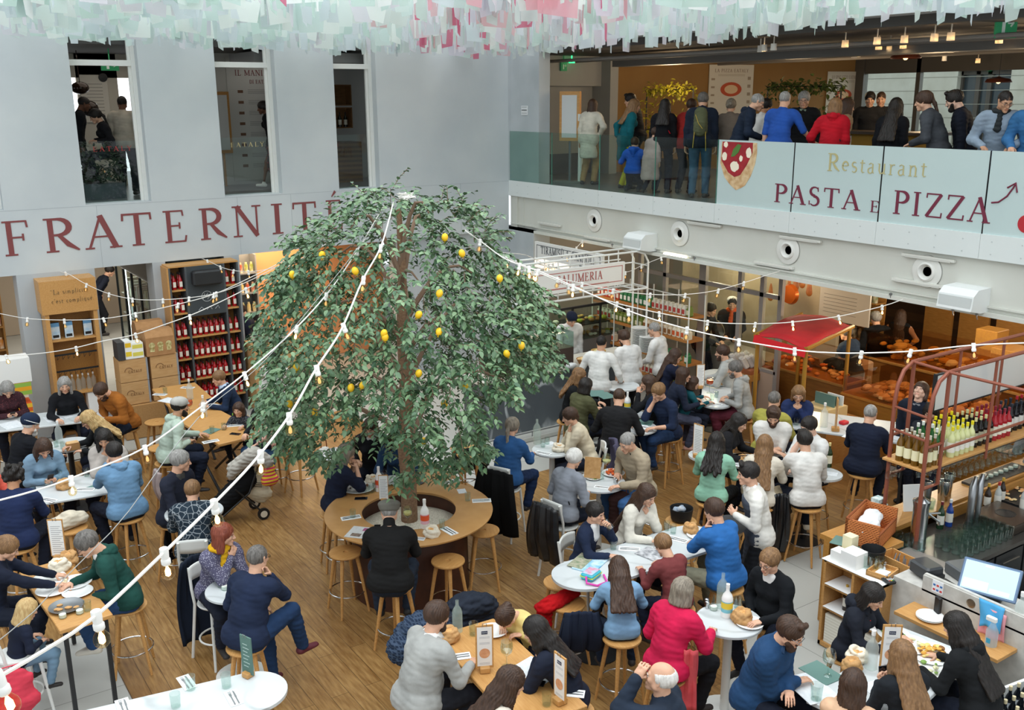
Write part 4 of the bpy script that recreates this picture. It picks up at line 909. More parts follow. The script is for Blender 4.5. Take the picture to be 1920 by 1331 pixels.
    if neck:
        Vt,Qt=nets([cone(nb,nb+(neck_t-nb)*.9+V3(0,0,.02),.068,.066)],.01);mkobj('roll_neck',Vt,Qt,cloth(top),root)
    if apron:
        Ap=[cone(p['a']+V3(0,.022,0),p['b']+V3(0,.022,0),p['r0']*.93,p['r1']*.93,flat=p['flat']) if p['t']=='c' else p for p in torso(g)[:5]]
        if not sit: Ap+=[cone(P0+V3(0,.05,0),P0+V3(0,.08,-.42),.15,.16,flat=(V3(0,1,0),1.4))]
        Vt,Qt=nets(Ap,hb,k=.03,clip=[(P0+V3(0,-.02,0),V3(0,-1,0)),(chest+V3(0,0,.05),V3(0,0,1)),(P0+V3(0,0,-.5),V3(0,0,-1))]);mkobj('apron',wrinkle(Vt,Qt,.003),Qt,cloth(apron),root)
        b=MB();b.tube([chest+V3(-.1,.12,.04),nb+V3(-.07,.03,.03),nb+V3(0,-.075,.05),nb+V3(.07,.03,.03),chest+V3(.1,.12,.04)],.007,6);b.obj('strap',cloth(apron),root)
    if hood:
        hcl=hood if isinstance(hood,str) else top
        Vt,Qt=nets([cone(nb+V3(-.07,-.04,.03),nb+V3(0,-.1,.02),.042,.055),cone(nb+V3(.07,-.04,.03),nb+V3(0,-.1,.02),.042,.055),cone(nb+V3(0,-.1,.02),nb+V3(0,-.12,-.1),.06,.035,flat=(V3(0,1,0),1.4)),cone(nb+V3(-.07,-.03,.03),nb+V3(-.04,.07,-.04),.035,.022),cone(nb+V3(.07,-.03,.03),nb+V3(.04,.07,-.04),.035,.022)],.01,k=.03)
        mkobj('hood',wrinkle(Vt,Qt,.004),Qt,cloth(hcl,tkind,tc2,tsc),root)
    if collar:
        b=MB();cc=nb+up2*.035*l
        for sd in(-1,1): b.add([cc+V3(0,-.07,.03),cc+V3(sd*.065,-.02,.035),cc+V3(sd*.035,.075,-.0),cc+V3(sd*.075,.085,-.05),cc+V3(sd*.1,-.02,-.005),cc+V3(0,-.095,-.0)],[(0,1,4,5),(1,2,3,4)])
        e=b.obj('collar',mat(collar,.8),root,smooth=True);md=e.modifiers.new('s','SOLIDIFY');md.thickness=.006
    if vneck and isinstance(vneck,str):
        Vt,Qt=nets([cone(chest+V3(-.025,.075,0),nb+V3(-.03,.045,.0),.05,.045),cone(chest+V3(.025,.075,0),nb+V3(.03,.045,0),.05,.045),cone(chest+V3(0,.06,-.08),chest+V3(0,.08,0),.03,.05)],.01);mkobj('shirt',Vt,Qt,cloth(vneck),root)
    if scarf:
        Vt,Qt=nets([cone(nb+V3(.085*math.cos(a_),.075*math.sin(a_),.035),nb+V3(.085*math.cos(a_+.7),.075*math.sin(a_+.7),.035),.03) for a_ in np.arange(0,6.3,.7)]+[cone(nb+V3(.0,.09,.02),chest+V3(.02,.15,-.05),.03,.045,flat=(V3(0,1,0),1.6))],.01);mkobj('scarf',wrinkle(Vt,Qt,.007),Qt,cloth(scarf),root)
    hid=False
    Bp=[]
    if skirt:
        Bp=[cone(P0,P0+V3(0,.02,-.1),.14,.15)]+([cone(Lg[sd][0],Lg[sd][1],.1,.1) for sd in(-1,1)] if sit else [cone(P0,P0+V3(0,0,-.5),.15,.2,flat=(V3(0,1,0),1.2))])
        Vt,Qt=nets(Bp,hb*1.15,k=.05);mkobj('skirt',wrinkle(Vt,Qt,.006),Qt,cloth(skirt,*((pk or (None,None,8)))),root)
    else:
        Bp=[cone(P0+V3(-.06*l,0,-.01),P0+V3(.06*l,0,-.01),(.12*f)*l,flat=(V3(0,1,0),1.05))]+leg(-1,.012)+leg(1,.012)
        Vt,Qt=nets(Bp,hb*1.15,k=.03);mkobj('trousers',wrinkle(Vt,Qt,.004,2),Qt,cloth(bot,*((pk or (None,None,8)))),root)
    for sd in(-1,1):
        Hp,K,F=Lg[sd];d=unit(V3(sd*.25,1,-.15 if sit else 0));dn=unit(F-K) if sit else V3(0,0,-1)
        if pose=='kneel': d=V3(0,-.3,-.9)
        a0=F+V3(0,0,-.045)-d*.03;
        Vt,Qt=nets([cone(a0,a0+d*.17*l,.04*l,.036*l,flat=(V3(0,0,1),1.15)),cone(F,a0,.04*l,.04*l)],.012,k=.02,clip=[(a0+V3(0,0,-.034),V3(0,0,-1))] );mkobj('shoe',Vt,Qt,mat(shoes,.6),root)
    if bag:
        b=MB();b.tube([sh+V3(-.11,.11,.0),nb+V3(-.08,0,.05),sh+V3(0,-.12,-.08),waist+V3(.16,-.08,0)],.009,6);b.obj('bag_strap',cloth(bag),root)
    return root,dict(A=A,hc=hc0,HR=HR,nb=nb,chest=chest,P0=P0,yaw=yaw,zf=zf,waist=waist,up2=up2,Lg=Lg,sh=sh)
def wpt(root,p): c,s=math.cos(root.rotation_euler[2]),math.sin(root.rotation_euler[2]);return (root.location[0]+p[0]*c-p[1]*s,root.location[1]+p[0]*s+p[1]*c,root.location[2]+p[2])
# ---------------------------------------------------------------- furniture
ST=.77
def mk_stool():
    r=thing('bar_stool','x','stool');b=MB();b.lathe([(.02,.735),(.17,.735),(.192,.742),(.2,.755),(.197,.768),(.18,.772),(.03,.768),(.028,.758),(0,.757)],n=28);b.obj('seat',OAK,r,smooth=True)
    for k in range(4):
        a=PI/4+k*PI/2;c,s=math.cos(a),math.sin(a);b=MB();b.tube([(.13*c,.13*s,.74),(.16*c,.16*s,.6),(.26*c,.26*s,0)],.02,8,rs=[.026,.024,.014]);b.obj('leg',OAK,r,smooth=True)
    b=MB();b.tube([(.215*math.cos(a),.215*math.sin(a),.27) for a in np.linspace(0,2*PI,32,endpoint=False)],.0085,7,closed=True);b.obj('foot_ring',CHROME,r,smooth=True);return r
def mk_wchair(low=False):
    S=.72;r=thing('white_bar_chair','x','chair');b=MB();b.lathe([(.02,S-.03),(.19,S-.03),(.2,S-.015),(.195,S),(0,S)],n=24);b.obj('seat',WMETAL,r,smooth=True)
    for sx in(-1,1):
        b=MB();b.tube([(sx*.14,.14,S-.03),(sx*.19,.2,0)],.016,8,rs=[.02,.014]);b.obj('leg',WMETAL,r,smooth=True)
        b=MB();b.tube([(sx*.2,-.25,0),(sx*.16,-.17,S-.05),(sx*.17,-.19,S+.12),(sx*.155,-.24,S+.36)],.017,8);b.obj('leg',WMETAL,r,smooth=True)
    b=MB();b.tube([(.2*math.cos(a),.2*math.sin(a)-.01,.28) for a in np.linspace(0,2*PI,24,endpoint=False)],.011,6,closed=True);b.obj('stretcher',WMETAL,r,smooth=True)
    b=MB();P=[];
    for j,z in enumerate((S+.22,S+.28,S+.36,S+.39)):
        for i in range(9): t=i/8*2-1;P.append((t*.175,-.215-.035*(1-t*t)-.03*(z-S-.22)*4*.3,z-.02*t*t*(j>1)))
    F=[(j*9+i,j*9+i+1,(j+1)*9+i+1,(j+1)*9+i) for j in range(3) for i in range(8)];b.add(P,F);o=b.obj('backrest',WMETAL,r,smooth=True);md=o.modifiers.new('s','SOLIDIFY');md.thickness=.018
    return r
STOOL=Proto(mk_stool());WCH=Proto(mk_wchair())
def stool(loc,label,rz=None,w=0,group=None): return (WCH if w else STOOL).put((loc[0],loc[1],0),ru(0,1.5) if rz is None else rz,label=label,group=group)
def stoolpx(x,y,label,w=0,rz=None,group=None,z=ST): return stool(at(x,y,z),label,rz,w,group)
BLK=mat('#1b1c1e',.5)
def base(r,x,y,z,black=True,R_=.27):
    mt=BLK if black else WMETAL;b=MB();b.lathe([(R_,0),(R_,.012),(R_*.8,.02),(.05,.03)],(x,y,0),28);b.obj('base',mt,r,smooth=True)
    b=MB();b.lathe([(.045,.02),(.04,z-.05),(.12,z-.035),(.12,z-.03)],(x,y,0),14);b.obj('column',mt,r,smooth=True)
def round_table(x,y,rpx,label,black=False,z=1.03,e=1):
    P=at(x,y,z);d=(P-CAM)@_fw;rr=rpx*d/FPX
    r=thing('round_table',label,'table',(P[0],P[1],0));b=MB();b.lathe([(rr*.96,z-.035),(rr,z-.028),(rr,z-.006),(rr-.006,z),(0,z)],n=48);b.obj('tabletop',MARBLE,r,smooth=True);base(r,0,0,z-.02,black,min(.27,rr));r['R']=rr;return r
def oval_table(x0,y0,x1,y1,wd,label,z=1.03,black=False,flat0=False,mt=None,legs='col'):
    A=at(x0,y0,z)[:2];B=at(x1,y1,z)[:2];c=(A+B)/2;L=np.linalg.norm(B-A);a=math.atan2(B[1]-A[1],B[0]-A[0]);rr=wd/2;h=max(L/2-rr,.05)
    pts=[]
    if flat0: pts+=[(-L/2,rr),(-L/2,-rr)]
    else: pts+=[(-h-rr*math.sin(t)*1.,rr*math.cos(t)) for t in np.linspace(0,PI,18)]
    pts+=[(h+rr*math.sin(t),-rr*math.cos(t)) for t in np.linspace(0,PI,18)]
    r=thing('marble_table',label,'table',(c[0],c[1],0),a);b=MB();b.prism(pts,z-.03,z);b.obj('tabletop',mt or MARBLE,r)
    for s in(-1,1): base(r,s*h*.75,0,z-.02,black,.25)
    return r
def frame_table(corn,label,z=1.03,mt=None,leg=BLK,cat='table',th=.045,legs=1,cross=False):
    P=[at(x,y,z)[:2] for x,y in corn];c=sum(P)/4;a=math.atan2(*(P[1]-P[0])[::-1]);L=(np.linalg.norm(P[1]-P[0])+np.linalg.norm(P[2]-P[3]))/2;Wd=(np.linalg.norm(P[3]-P[0])+np.linalg.norm(P[2]-P[1]))/2
    r=thing('oak_table' if mt is None else 'marble_table',label,cat,(c[0],c[1],0),a);b=MB();b.box((-L/2,-Wd/2,z-th),(L/2,Wd/2,z),bv=.006);b.obj('tabletop',mt or (OAK),r)
    for sx in(-1,1):
        for sy in(-1,1):
            b=MB()
            if cross: b.tube([(sx*(L/2-.12),sy*Wd*.38,0),(sx*(L/2-.12),-sy*Wd*.36,z-th)],.022,6)
            else: b.box((sx*(L/2-.06)-.02,sy*(Wd/2-.06)-.02,0),(sx*(L/2-.06)+.02,sy*(Wd/2-.06)+.02,z-th))
            b.obj('leg',leg,r)
    return r
# the round oak table around the tree
ro=thing('round_oak_table','large ring shaped oak table around the lemon tree','table',(TX,TY,0))
b=MB();b.lathe([(.6,.985),(1.0,.985),(1.045,1.0),(1.05,1.02),(1.035,1.03),(.6,1.03),(.585,1.02),(.6,.985)],n=96,cap=False);b.obj('tabletop',mat('#c2935a',.42,kind='noise',c2='#b8884e',sc=5),ro,smooth=True)
b=MB();b.lathe([(.74,0),(.72,.95),(.7,.985),(.64,.985),(.64,.8)],n=64,cap=False);b.obj('drum',mat('#4a2716',.5,kind='noise',c2='#3b1d10',sc=6),ro,smooth=True)
b=MB();b.lathe([(.638,.80),(.4,.86),(.15,.885),(0,.89)],n=40);b.obj('pebble_bed',mat('#dad4c4',.9,kind='noise',c2='#b3ab98',sc=60,bump=1.,bsc=90),ro,smooth=True)
for x,y,t in ((648,1034,'left of the man in the flat cap'),(741,1098,'under the man in the flat cap'),(840,1050,'right of the man in the flat cap'),(907,993,'at the right rim of the round oak table'),(642,938,'under the woman at the left rim of the round oak table'),(630,975,'beneath the left rim of the round oak table')):
    if 'woman' in t: continue
    if x==630: P=at(640,972,ST)
    else: P=at(x,y,ST)
    stool(P,'oak bar stool, '+t)
# ---- small things set on tables
GL2=mat('#eff5f3',.03,kind='glass',spec=.9)
def mk(name,cat,parts):
    r=thing(name,'x',cat)
    for nm,mb,mt,sm in parts: mb.obj(nm,mt,r,smooth=sm)
    return Proto(r)
def L_(*p,n=16): b=MB();b.lathe(list(p),n=n,cap=False);return b
tumb=L_((0,.004),(.03,.004),(.031,0),(.036,.10),(.034,.10),(.029,.008),(0,.008))
TUMB=Proto(tag(tumb.obj('tumbler',GL2,smooth=True),'x','glass'))
WINE={}
def wine(c,fill):
    r=thing('wine_glass','x','glass');L_((.04,0),(.04,.003),(.006,.01),(.005,.085),(.02,.1),(.045,.13),(.05,.165),(.042,.215),(.04,.215),(.048,.165),(.043,.133),(0,.104)).obj('glass',GL2,r,smooth=True)
    if c: L_((0,.107),(.041,.133),(.046,.15),(.046,.15+fill),(0,.15+fill)).obj('drink',mat(c,.15,spec=.6),r,smooth=True)
    return Proto(r)
WINE={'w':wine('#dfcf8f',.0),'r':wine('#5a1020',.012),'o':wine('#e8551c',.035),'e':wine(None,0),'y':wine('#e2d28a',.01)}
def bottle(glass,cap,lab,hh=.3,r=.038,fill=None,frost=False):
    o=thing('bottle','x','bottle');k=hh/.3
    L_((0,0),(r,.0),(r,.17*k),(r*.8,.2*k),(.014,.235*k),(.0135,.28*k),(.012,.28*k)).obj('glass',glass,o,smooth=True)
    if cap: L_((.0145,.262*k),(.0155,.27*k),(.0155,.3*k),(0,.3*k)).obj('cap',cap,o,smooth=True)
    if lab: L_((r+.0012,.05*k),(r+.0012,.15*k)).obj('label',lab,o,smooth=True)
    return Proto(o)
WATER=bottle(mat('#cfe6dc',.05,kind='film',c2='#cfe0d8',alpha=.3),None,None,.32,.045)
WATERC=bottle(mat('#e6efec',.05,kind='film',c2='#e4ecea',alpha=.3),mat('#efefec',.5),None,.30,.045)
OILB=bottle(mat('#f2f1ec',.35),mat('#f7f7f3',.4),mat('#e8c93a',.5,kind='stripe',c2='#7fc3cf',sc=3),.28,.045)
OILB2=bottle(mat('#f2f1ec',.35),mat('#f7f7f3',.4),mat('#e2572e',.5,kind='stripe',c2='#e7b9c6',sc=3),.28,.04)
plate=thing('plate','x','plate');L_((0,.006),(.06,.004),(.075,.0),(.125,.018),(.128,.02),(.122,.022),(.075,.008),(0,.01),n=28).obj('dish',CERAMIC,plate,smooth=True);PLATE=Proto(plate)
def foodplate(cols,n,oval=1,seed=1):
    r=thing('plate','x','plate');L_((0,.006),(.06,.004),(.08,.0),(.135,.02),(.138,.022),(.13,.024),(.08,.009),(0,.01),n=28).obj('dish',CERAMIC,r,smooth=True);q=random.Random(seed)
    b=MB();ms=[mat(c,.6) for c in cols]
    for i in range(n): b.mi=q.randrange(len(cols));a=q.uniform(0,6.3);rr=.085*q.random()**.5;b.sphere((rr*math.cos(a),rr*math.sin(a),.02+q.uniform(0,.02)),q.uniform(.012,.022),8,(1,q.uniform(.5,1.2),.55))
    b.obj('food',ms,r,smooth=True);return Proto(r)
PASTA_=foodplate(['#e07a2c','#d9601f','#c94f1c'],40);PENNE=foodplate(['#e3b04a','#d59a36','#8a5a22','#e9cf7c'],45,seed=3);SALAD=foodplate(['#7fa34a','#c9cf7e','#e6e3b8'],9,seed=5);GREENS=foodplate(['#4f7d38','#7aa352','#e9e6c9'],30,seed=8);CRUMBS=foodplate(['#d8a56a','#e9d6b0'],5,seed=2);CHOCO=foodplate(['#4a2a1c','#8a5a3a','#efe7d8'],8,seed=4)
def mk_napkin():
    r=thing('napkin_set','x','cutlery');b=MB();b.box((-.05,-.11,0),(.05,.11,.005));b.obj('napkin',PAPER,r)
    b=MB();b.box((-.02,-.1,.005),(-.008,.03,.008));b.box((-.024,.03,.005),(-.004,.06,.008))
    for i in range(3): b.box((-.023+i*.008,.06,.005),(-.02+i*.008,.095,.008))
    b.obj('fork',STEEL,r);b=MB();b.box((.012,-.1,.005),(.023,.0,.008));b.prism([(.01,0),(.027,0),(.025,.08),(.014,.1)],.005,.007);b.obj('knife',STEEL,r);return Proto(r)
NAP=mk_napkin()
def mk_bag(c,seed,tall=.12,w=.085):
    q=random.Random(seed);V,Q=nets([cone((0,0,.05),(0,0,tall),w,w*.8),ell((0,0,tall+.05),V3(w*.75,w*.6,.05),k=.02,sub=True)],.009,k=.03);V[:,2]=np.maximum(V[:,2],0);V[:,2]*=.72;V=wrinkle(V,Q,.011,seed)
    r=thing('bread_bag','x','bread');mkobj('bag',V,Q,c,r);b=MB()
    for i in range(4): b.sphere((q.uniform(-.03,.03),q.uniform(-.03,.03),tall*.68),.028,8,(1.3,.8,.8))
    b.obj('bread',mat('#c98f4e',.8,kind='noise',c2='#e3bb80',sc=20),r,smooth=True);return Proto(r)
BAGK=mk_bag(KRAFT,1,.1,.08);BAGL=mk_bag(LINEN,3,.09,.085)
def mk_menu(mt,printc,tilt=0):
    r=thing('menu_board','x','menu');b=MB();b.box((-.07,-.006,.03),(.07,.006,.40));b.obj('board',mt,r)
    if printc=='p':
        b=MB();b.box((-.058,-.0085,.05),(.058,-.006,.385));b.obj('paper',mat('#e6e4e0',.7),r);b=MB();M=Matrix.Translation((0,-.009,.16))@Matrix.Rotation(PI/2,4,'X');b.lathe([(.042,0),(.042,.0015)],n=20,M=M);b.obj('print',mat('#dba47a',.7,kind='noise',c2='#c98a60',sc=30),r)
        b=MB();b.box((-.024,-.0105,.325),(.024,-.0085,.352));b.obj('emblem',mat('#28304a',.6),r);b=MB();text(b,'PASTA',(-.02,-.0112,.335),(1,0,0),.009,width=.04,th=.0006);b.obj('emblem_lettering',PAPER,r)
        b=MB()
        for z in (.3,.29,.25,.24,.075,.065): b.box((-.04,-.0092,z),(.04,-.0085,z+.003))
        b.obj('text_lines',mat('#a9a9ad',.7),r)
    elif printc=='l':
        b=MB();b.box((-.062,-.0085,.04),(.062,-.006,.39));b.obj('paper',PAPER,r);b=MB()
        for k in range(14): b.box((-.045,-.0092,.07+k*.02),(.03+.015*(k%3),-.0085,.074+k*.02))
        b.obj('text_lines',mat('#8d9094',.7),r)
    elif printc=='s':
        b=MB()
        for k in range(7): b.box((-.04,-.0072,.1+k*.036),(.02+.02*(k%2),-.006,.106+k*.036))
        b.obj('chalk_lines',mat('#b7c9c2',.8),r)
    b=MB();b.box((-.04,-.045,0),(.04,.045,.05),bv=.006);b.obj('foot',OAK,r);b=MB();b.tube([(-.015,-.012,.39),(-.015,-.014,.42),(.015,-.014,.42),(.015,-.012,.39)],.003,5);b.obj('clip',STEEL,r);return Proto(r)
MENU=mk_menu(OAK,'p');MENUL=mk_menu(OAK,'l');MENUS=mk_menu(mat('#56756c',.8),'s')
phone=thing('smartphone','x','phone');b=MB();b.box((-.036,-.075,0),(.036,.075,.008),bv=.003);b.obj('case',BLACK,phone);b=MB();b.box((-.033,-.07,.008),(.033,.07,.0086));b.obj('screen',mat('#0d0f14',.12),phone);PHONE=Proto(phone)
sheet=MB();sheet.box((-.11,-.15,0),(.11,.15,.003));SHEET=Proto(tag(sheet.obj('paper_menu',mat('#e6e9ea',.75,kind='noise',c2='#d3d8dc',sc=25)),'x','menu'))
folder=MB();folder.box((-.12,-.16,0),(.12,.16,.006));FOLD=Proto(tag(folder.obj('menu_folder',mat('#5d8078',.6)),'x','menu'))
SP=thing('shakers','x','shaker')
for i in range(2): L_((0,0),(.02,0),(.02,.05),(.018,.065),(0,.07)).obj('shaker',CHROME,SP,smooth=True).location=(i*.05,0,0)
SHAK=Proto(SP)
cup=thing('glass_jar','x','glass');L_((0,.003),(.035,0),(.037,.05),(.035,.05),(.033,.006),(0,.006)).obj('glass',GL2,cup,smooth=True);L_((0,.004),(.031,.005),(.031,.035),(0,.035)).obj('candle',mat('#f1efe6',.5),cup,smooth=True);CUP=Proto(cup)
ZT=1.03
def put(p,x,y,label,rz=None,group=None,z=ZT,scale=1.1):
    """stand a small thing on a surface of height z, under the photo pixel of its foot"""
    P=at(x,y,z);return p.put((P[0],P[1],z+.0015),ru(0,6.28) if rz is None else rz,label=label,group=group,scale=scale)
def vaz(x,y,face=0,z=ZT): P=at(x,y,z) if y>250 else at(900,1100,0);return -(math.atan2(P[0]-CAM[0],P[1]-CAM[1])+R(face))
# tables
T2=oval_table(60,1395,538,1280,.62,'long white marble table with one rounded end at the bottom left edge',mt=MARBLE,flat0=True)
T3=frame_table([(92,1188),(187,1158),(150,1046),(52,1060)],'small oak table with used plates, nearest the left edge')
T4a=frame_table([(392,837),(483,815),(412,760),(330,772)],'oak table with a green bottle, in front of the mint hoodie',cross=True)
T4b=frame_table([(330,772),(414,758),(364,716),(283,730)],'empty oak table by the wall beside the kraft boxes',cross=True)
T5=frame_table([(78,945),(262,915),(240,878),(55,902)],'white table in front of the blue hoodie',mt=MARBLE) if False else frame_table([(78,945),(262,913),(236,880),(60,905)],'white rectangular table in front of the blue hoodie',mt=MARBLE,th=.03)
T6=round_table(130,832,40,'round white table with a kraft bread box, behind the denim shirt',black=True)
T7=frame_table([(-60,815),(158,790),(150,765),(-60,790)],'white wall side table where papers are read',mt=MARBLE,th=.03)
T8=round_table(364,958,53,'round white table beside the navy coat on a chair')
T9=round_table(440,1103,54,'round white table between the red haired woman and the man with grey hair')
T10=frame_table([(898,1330),(1150,1350),(1100,1240),(1050,1200)],'x') if False else None
PA,PB=at(870,1175,ZT)[:2],at(1040,1345,ZT)[:2]
def slab(A,B,Wd,label,mt=None,leg=BLK,cross=False,z=ZT,th=.045):
    A=np.array(A);B=np.array(B);c=(A+B)/2;L=np.linalg.norm(B-A);a=math.atan2(B[1]-A[1],B[0]-A[0]);r=thing('oak_table' if mt is None else 'marble_table',label,'table',(c[0],c[1],0),a);b=MB();b.box((-L/2,-Wd/2,z-th),(L/2,Wd/2,z),bv=.006);b.obj('tabletop',mt or OAK,r)
    for sx in(-1,1):
        for sy in(-1,1): b=MB();b.box((sx*(L/2-.06)-.02,sy*(Wd/2-.06)-.02,0),(sx*(L/2-.06)+.02,sy*(Wd/2-.06)+.02,z-th));b.obj('leg',leg,r)
    return r
T10=slab(PA,PB,.66,'oak table with two clipboard menus at the bottom centre')
T11=oval_table(1045,1092,1340,995,.68,'long oval white marble table with the family',black=True)
T12=round_table(1367,1162,62,'round white table with a tall water bottle beside the pink jacket')
T13=round_table(1035,842,38,'round white table between the blue sweater and the cream sweater')
T14=round_table(1124,903,49,'round white table with the plate of orange pasta')
T15=round_table(1190,800,42,'round white table behind the black sweater')
T16=oval_table(1345,692,1342,764,.50,'oval white table shared by the two grey hoodies',black=True)
T17=oval_table(1292,848,1580,893,.50,'long oval white table between the mint top and the white shirt',black=True)
T18=frame_table([(1475,800),(1705,832),(1712,795),(1480,765)],'long white bar table beside the bread counter',mt=MARBLE,th=.035)
T19=slab(at(1585,1345,ZT)[:2],at(1755,1200,ZT)[:2],.72,'white marble table crowded with plates at the bottom right',mt=MARBLE)
T20=round_table(1165,722,34,'small round white table in front of the olive jacket',black=True)
T21=round_table(635,850,36,'small round white table behind the woman in the navy poncho',black=True)
T22=oval_table(960,835,960,835,.1,'x') if False else None
# ---------------------------------------------------------------- the people: pixel of the head, wording, pose
PP={}
def pe(key,x,y,label,seat=None,**k):
    st=k.pop('st',None);r,inf=person(x,y,'person '+label if not label.startswith(('child','person','baby')) else label,**k);PP[key]=(r,inf)
    if k.get('pose','sit')=='sit' and seat!='n':
        stool((r.location.x,r.location.y),('white bar chair' if seat=='c' else 'round oak bar stool')+' under the '+(st or label.split(',')[0].replace('in a ','').replace('in ','')) ,rz=r.rotation_euler[2] if seat=='c' else None,w=1 if seat=='c' else 0)
    return r,inf
# left side
pe(1,14,730,'in a dark floral blouse looking down at a phone, at the left edge',st='floral blouse',face=170,hair='bobs',hc='g',top='#3b2228',tk=('dots','#6e3a3c',45),arms='lowphone',fem=1,lean=15,hd=38)
pe(2,121,722,'with a grey bob in a black blouse reading a paper menu',st='black blouse by the wall',face=180,hair='bob',hc='g',top='#17181c',arms=('table','table'),fem=1,hd=10,vneck=1,lean=14)
pe(3,190,734,'in a rust brown jacket leaning over a menu',st='rust brown jacket',face=235,hair='short',hc='b',top='#9a5c22',coat=1,arms=('table','lap'),lean=28,hd=42,beard='s',vneck='#1c2432',bot='#1c2434')
pe(4,58,797,'in a dark coat and a striped navy beanie',st='dark coat with beanie',face=65,hair='crop',hc='w',hat='beanie',hatc='#1f2b42',top='#12141a',coat=1,arms='table',hd=20,beard='full',lean=16)
pe(5,166,787,'with wavy blond hair in a black leather jacket stretching one arm',st='black leather jacket with blond hair',face=268,hair='wavy',hc='bl',top='#1d2022',fem=1,arms=('table','reach'),lean=26,hd=30,glasses=1)
pe(6,82,840,'in a light denim shirt looking at a phone',st='light denim shirt',face=168,hair='long',hc='b',top='#7f9db4',arms='lowphone',fem=1,hd=36,collar='#86a3ba')
pe(7,196,823,'with long black hair in a pale grey sweater, hand at the mouth',st='pale grey sweater',face=190,hair='long',hc='k',top='#bdb5ad',arms=('table','chin'),fem=1,hd=18,skin='t')
pe(8,214,848,'seen from behind in a sky blue hoodie',st='sky blue hoodie',face=338,hair='short',hc='k',top='#6f96b8',hood=1,arms=('mouth','table'),hd=14,lean=14,fat=1.12)
pe(9,26,893,'seen from behind in a navy jacket with black hair, left edge',st='navy jacket at the left edge',face=18,hair='curly',hc='k',top='#232f52',arms='table',hd=18,fat=1.05,skin='m')
pe(10,-22,872,'in a coral sweater cut off by the left edge',st='coral sweater',face=120,hair='short',hc='b',top='#ef6f5c',arms='table')
pe(11,14,1028,'with pulled back hair in a navy sweater eating at the oak table',st='navy sweater at the left edge',face=98,hair='bun',hc='lb',top='#1c2233',arms='reach',fem=1,hd=28)
pe(12,52,1145,'child with blond hair on a white chair',seat='n',st='blond child',face=65,hair='bob',hc='bl',top='#1b2133',bot='#7695ac',s=.62,seat_=0,arms='edge',zt=.95,fem=1,hd=25) if False else None
r,i=person(52,1143,'child with blond hair in a navy jacket on a white chair',face=70,hair='bob',hc='bl',top='#1b2133',bot='#7695ac',s=.64,seat=.6,arms='lap',fem=1,hd=25,zt=.8);PP[12]=(r,i);CH12=r
pe(13,163,1020,'in a dark green hoodie over a white shirt',st='dark green hoodie',face=268,hair='short',hc='dg',top='#1f4a42',hood=1,vneck='#eceae6',arms=('lap','table'),hd=34,lean=20,bot='#2f4c74',glasses=1,shoes='#d8d2c4',legs='cross')
pe(14,339,864,'with grey hair in a navy cardigan looking to the right',st='navy cardigan',face=130,turn=-35,hair='short',hc='g',top='#232735',arms=('lap','table'),vneck='#4a4a48',hd=8)
pe(15,361,920,'with short brown hair in a dark quilted coat, seen from behind',seat='c',st='dark quilted coat',face=8,hair='short',hc='lb',top='#25323d',coat=1,tk=('net','#8d9499',14),arms='table',hd=20,s=.92)
pe(16,338,762,'with a grey cap and a mint hoodie at the oak table',st='mint hoodie',face=82,hair='short',hc='k',hat='cap',hatc='#b5b3ac',top='#bccdbd',hood=1,arms=('table','tablenear'),beard='full',hd=8,lean=18,bot='#1e2536',skin='t')
pe(17,410,709,'with brown hair in a navy jumper at the far side of the oak table',st='navy jumper',face=262,hair='short',hc='lb',top='#1f2f4a',collar='#b8cbe4',arms='table',hd=15,lean=20,s=.9)
pe(18,447,766,'child in a dark patterned dress at the oak table',st='child in the dark dress',face=215,hair='short',hc='k',top='#2d2f36',tk=('dots','#8a8a8c',60),arms='table',s=.6,fem=1,hd=5) if False else None
r,i=person(447,768,'child with dark hair in a black speckled dress leaning on the oak table',face=205,hair='bobs',hc='b',top='#2d2f36',tk=('dots','#8a8a8c',60),arms='table',s=.62,seat=.74,fem=1,hd=5);PP[18]=(r,i)
pe(20,495,748,'with a black bob in a black jacket holding a baby',st='black jacket with the baby',face=215,hair='bob',hc='k',top='#1b1c20',fem=1,arms=('lap','table'),hd=5,bot='#3f5f86')
r,i=person(490,786,'baby with dark hair in a pink coat on a lap',face=265,hair='short',hc='k',top='#c9a091',tk=('dots','#8e6a5c',40),arms='edge',s=.5,seat=.92,fem=1,hd=15,zt=1.0);PP[19]=(r,i)
person(514,668,'person in a white top standing behind the left of the tree',pose='stand',face=10,hair='bob',hc='k',top='#e3e1da',bot='#2a2c33',arms='down',fem=1)
person(450,583,'person in a dark suit jacket standing at the shop shelves',pose='stand',face=270,hair='short',hc='b',top='#20263a',coat=1,vneck='#d9dde2',arms='down',hd=22)
person(206,508,'person in black bending toward the glass fridge',pose='stand',face=85,hair='short',hc='k',top='#1d2230',bot='#1a1c22',arms='hip',lean=32,hd=25)
pe(24,420,1003,'with red hair and a mustard scarf, hands clasped',seat='c',st='mustard scarf',face=150,turn=-50,hair='bob',hc='r',top='#55536a',tk=('dots','#b9b7c6',70),arms='chin',scarf='#d7a51c',fem=1,hd=5,lean=20)
pe(25,484,1046,'with short grey hair in a navy sweater and crossed legs',st='navy sweater with crossed legs',face=42,hair='crop',hc='dg',top='#212c45',arms=('lap','cheek'),hd=8,lean=20,bot='#233a5c',fat=1.08,shoes='#5a1f2a',glasses=1,legs='crossleg')
pe(26,730,960,'in a grey flat cap and black roll neck, seen from behind',seat='n',face=5,hair='crop',hc='g',top='#1d1d1d',arms='table',hat='flat',hatc='#77756c',neck=1,hd=22,fat=1.1,shoes='#1c1c1c',bot='#26303f')
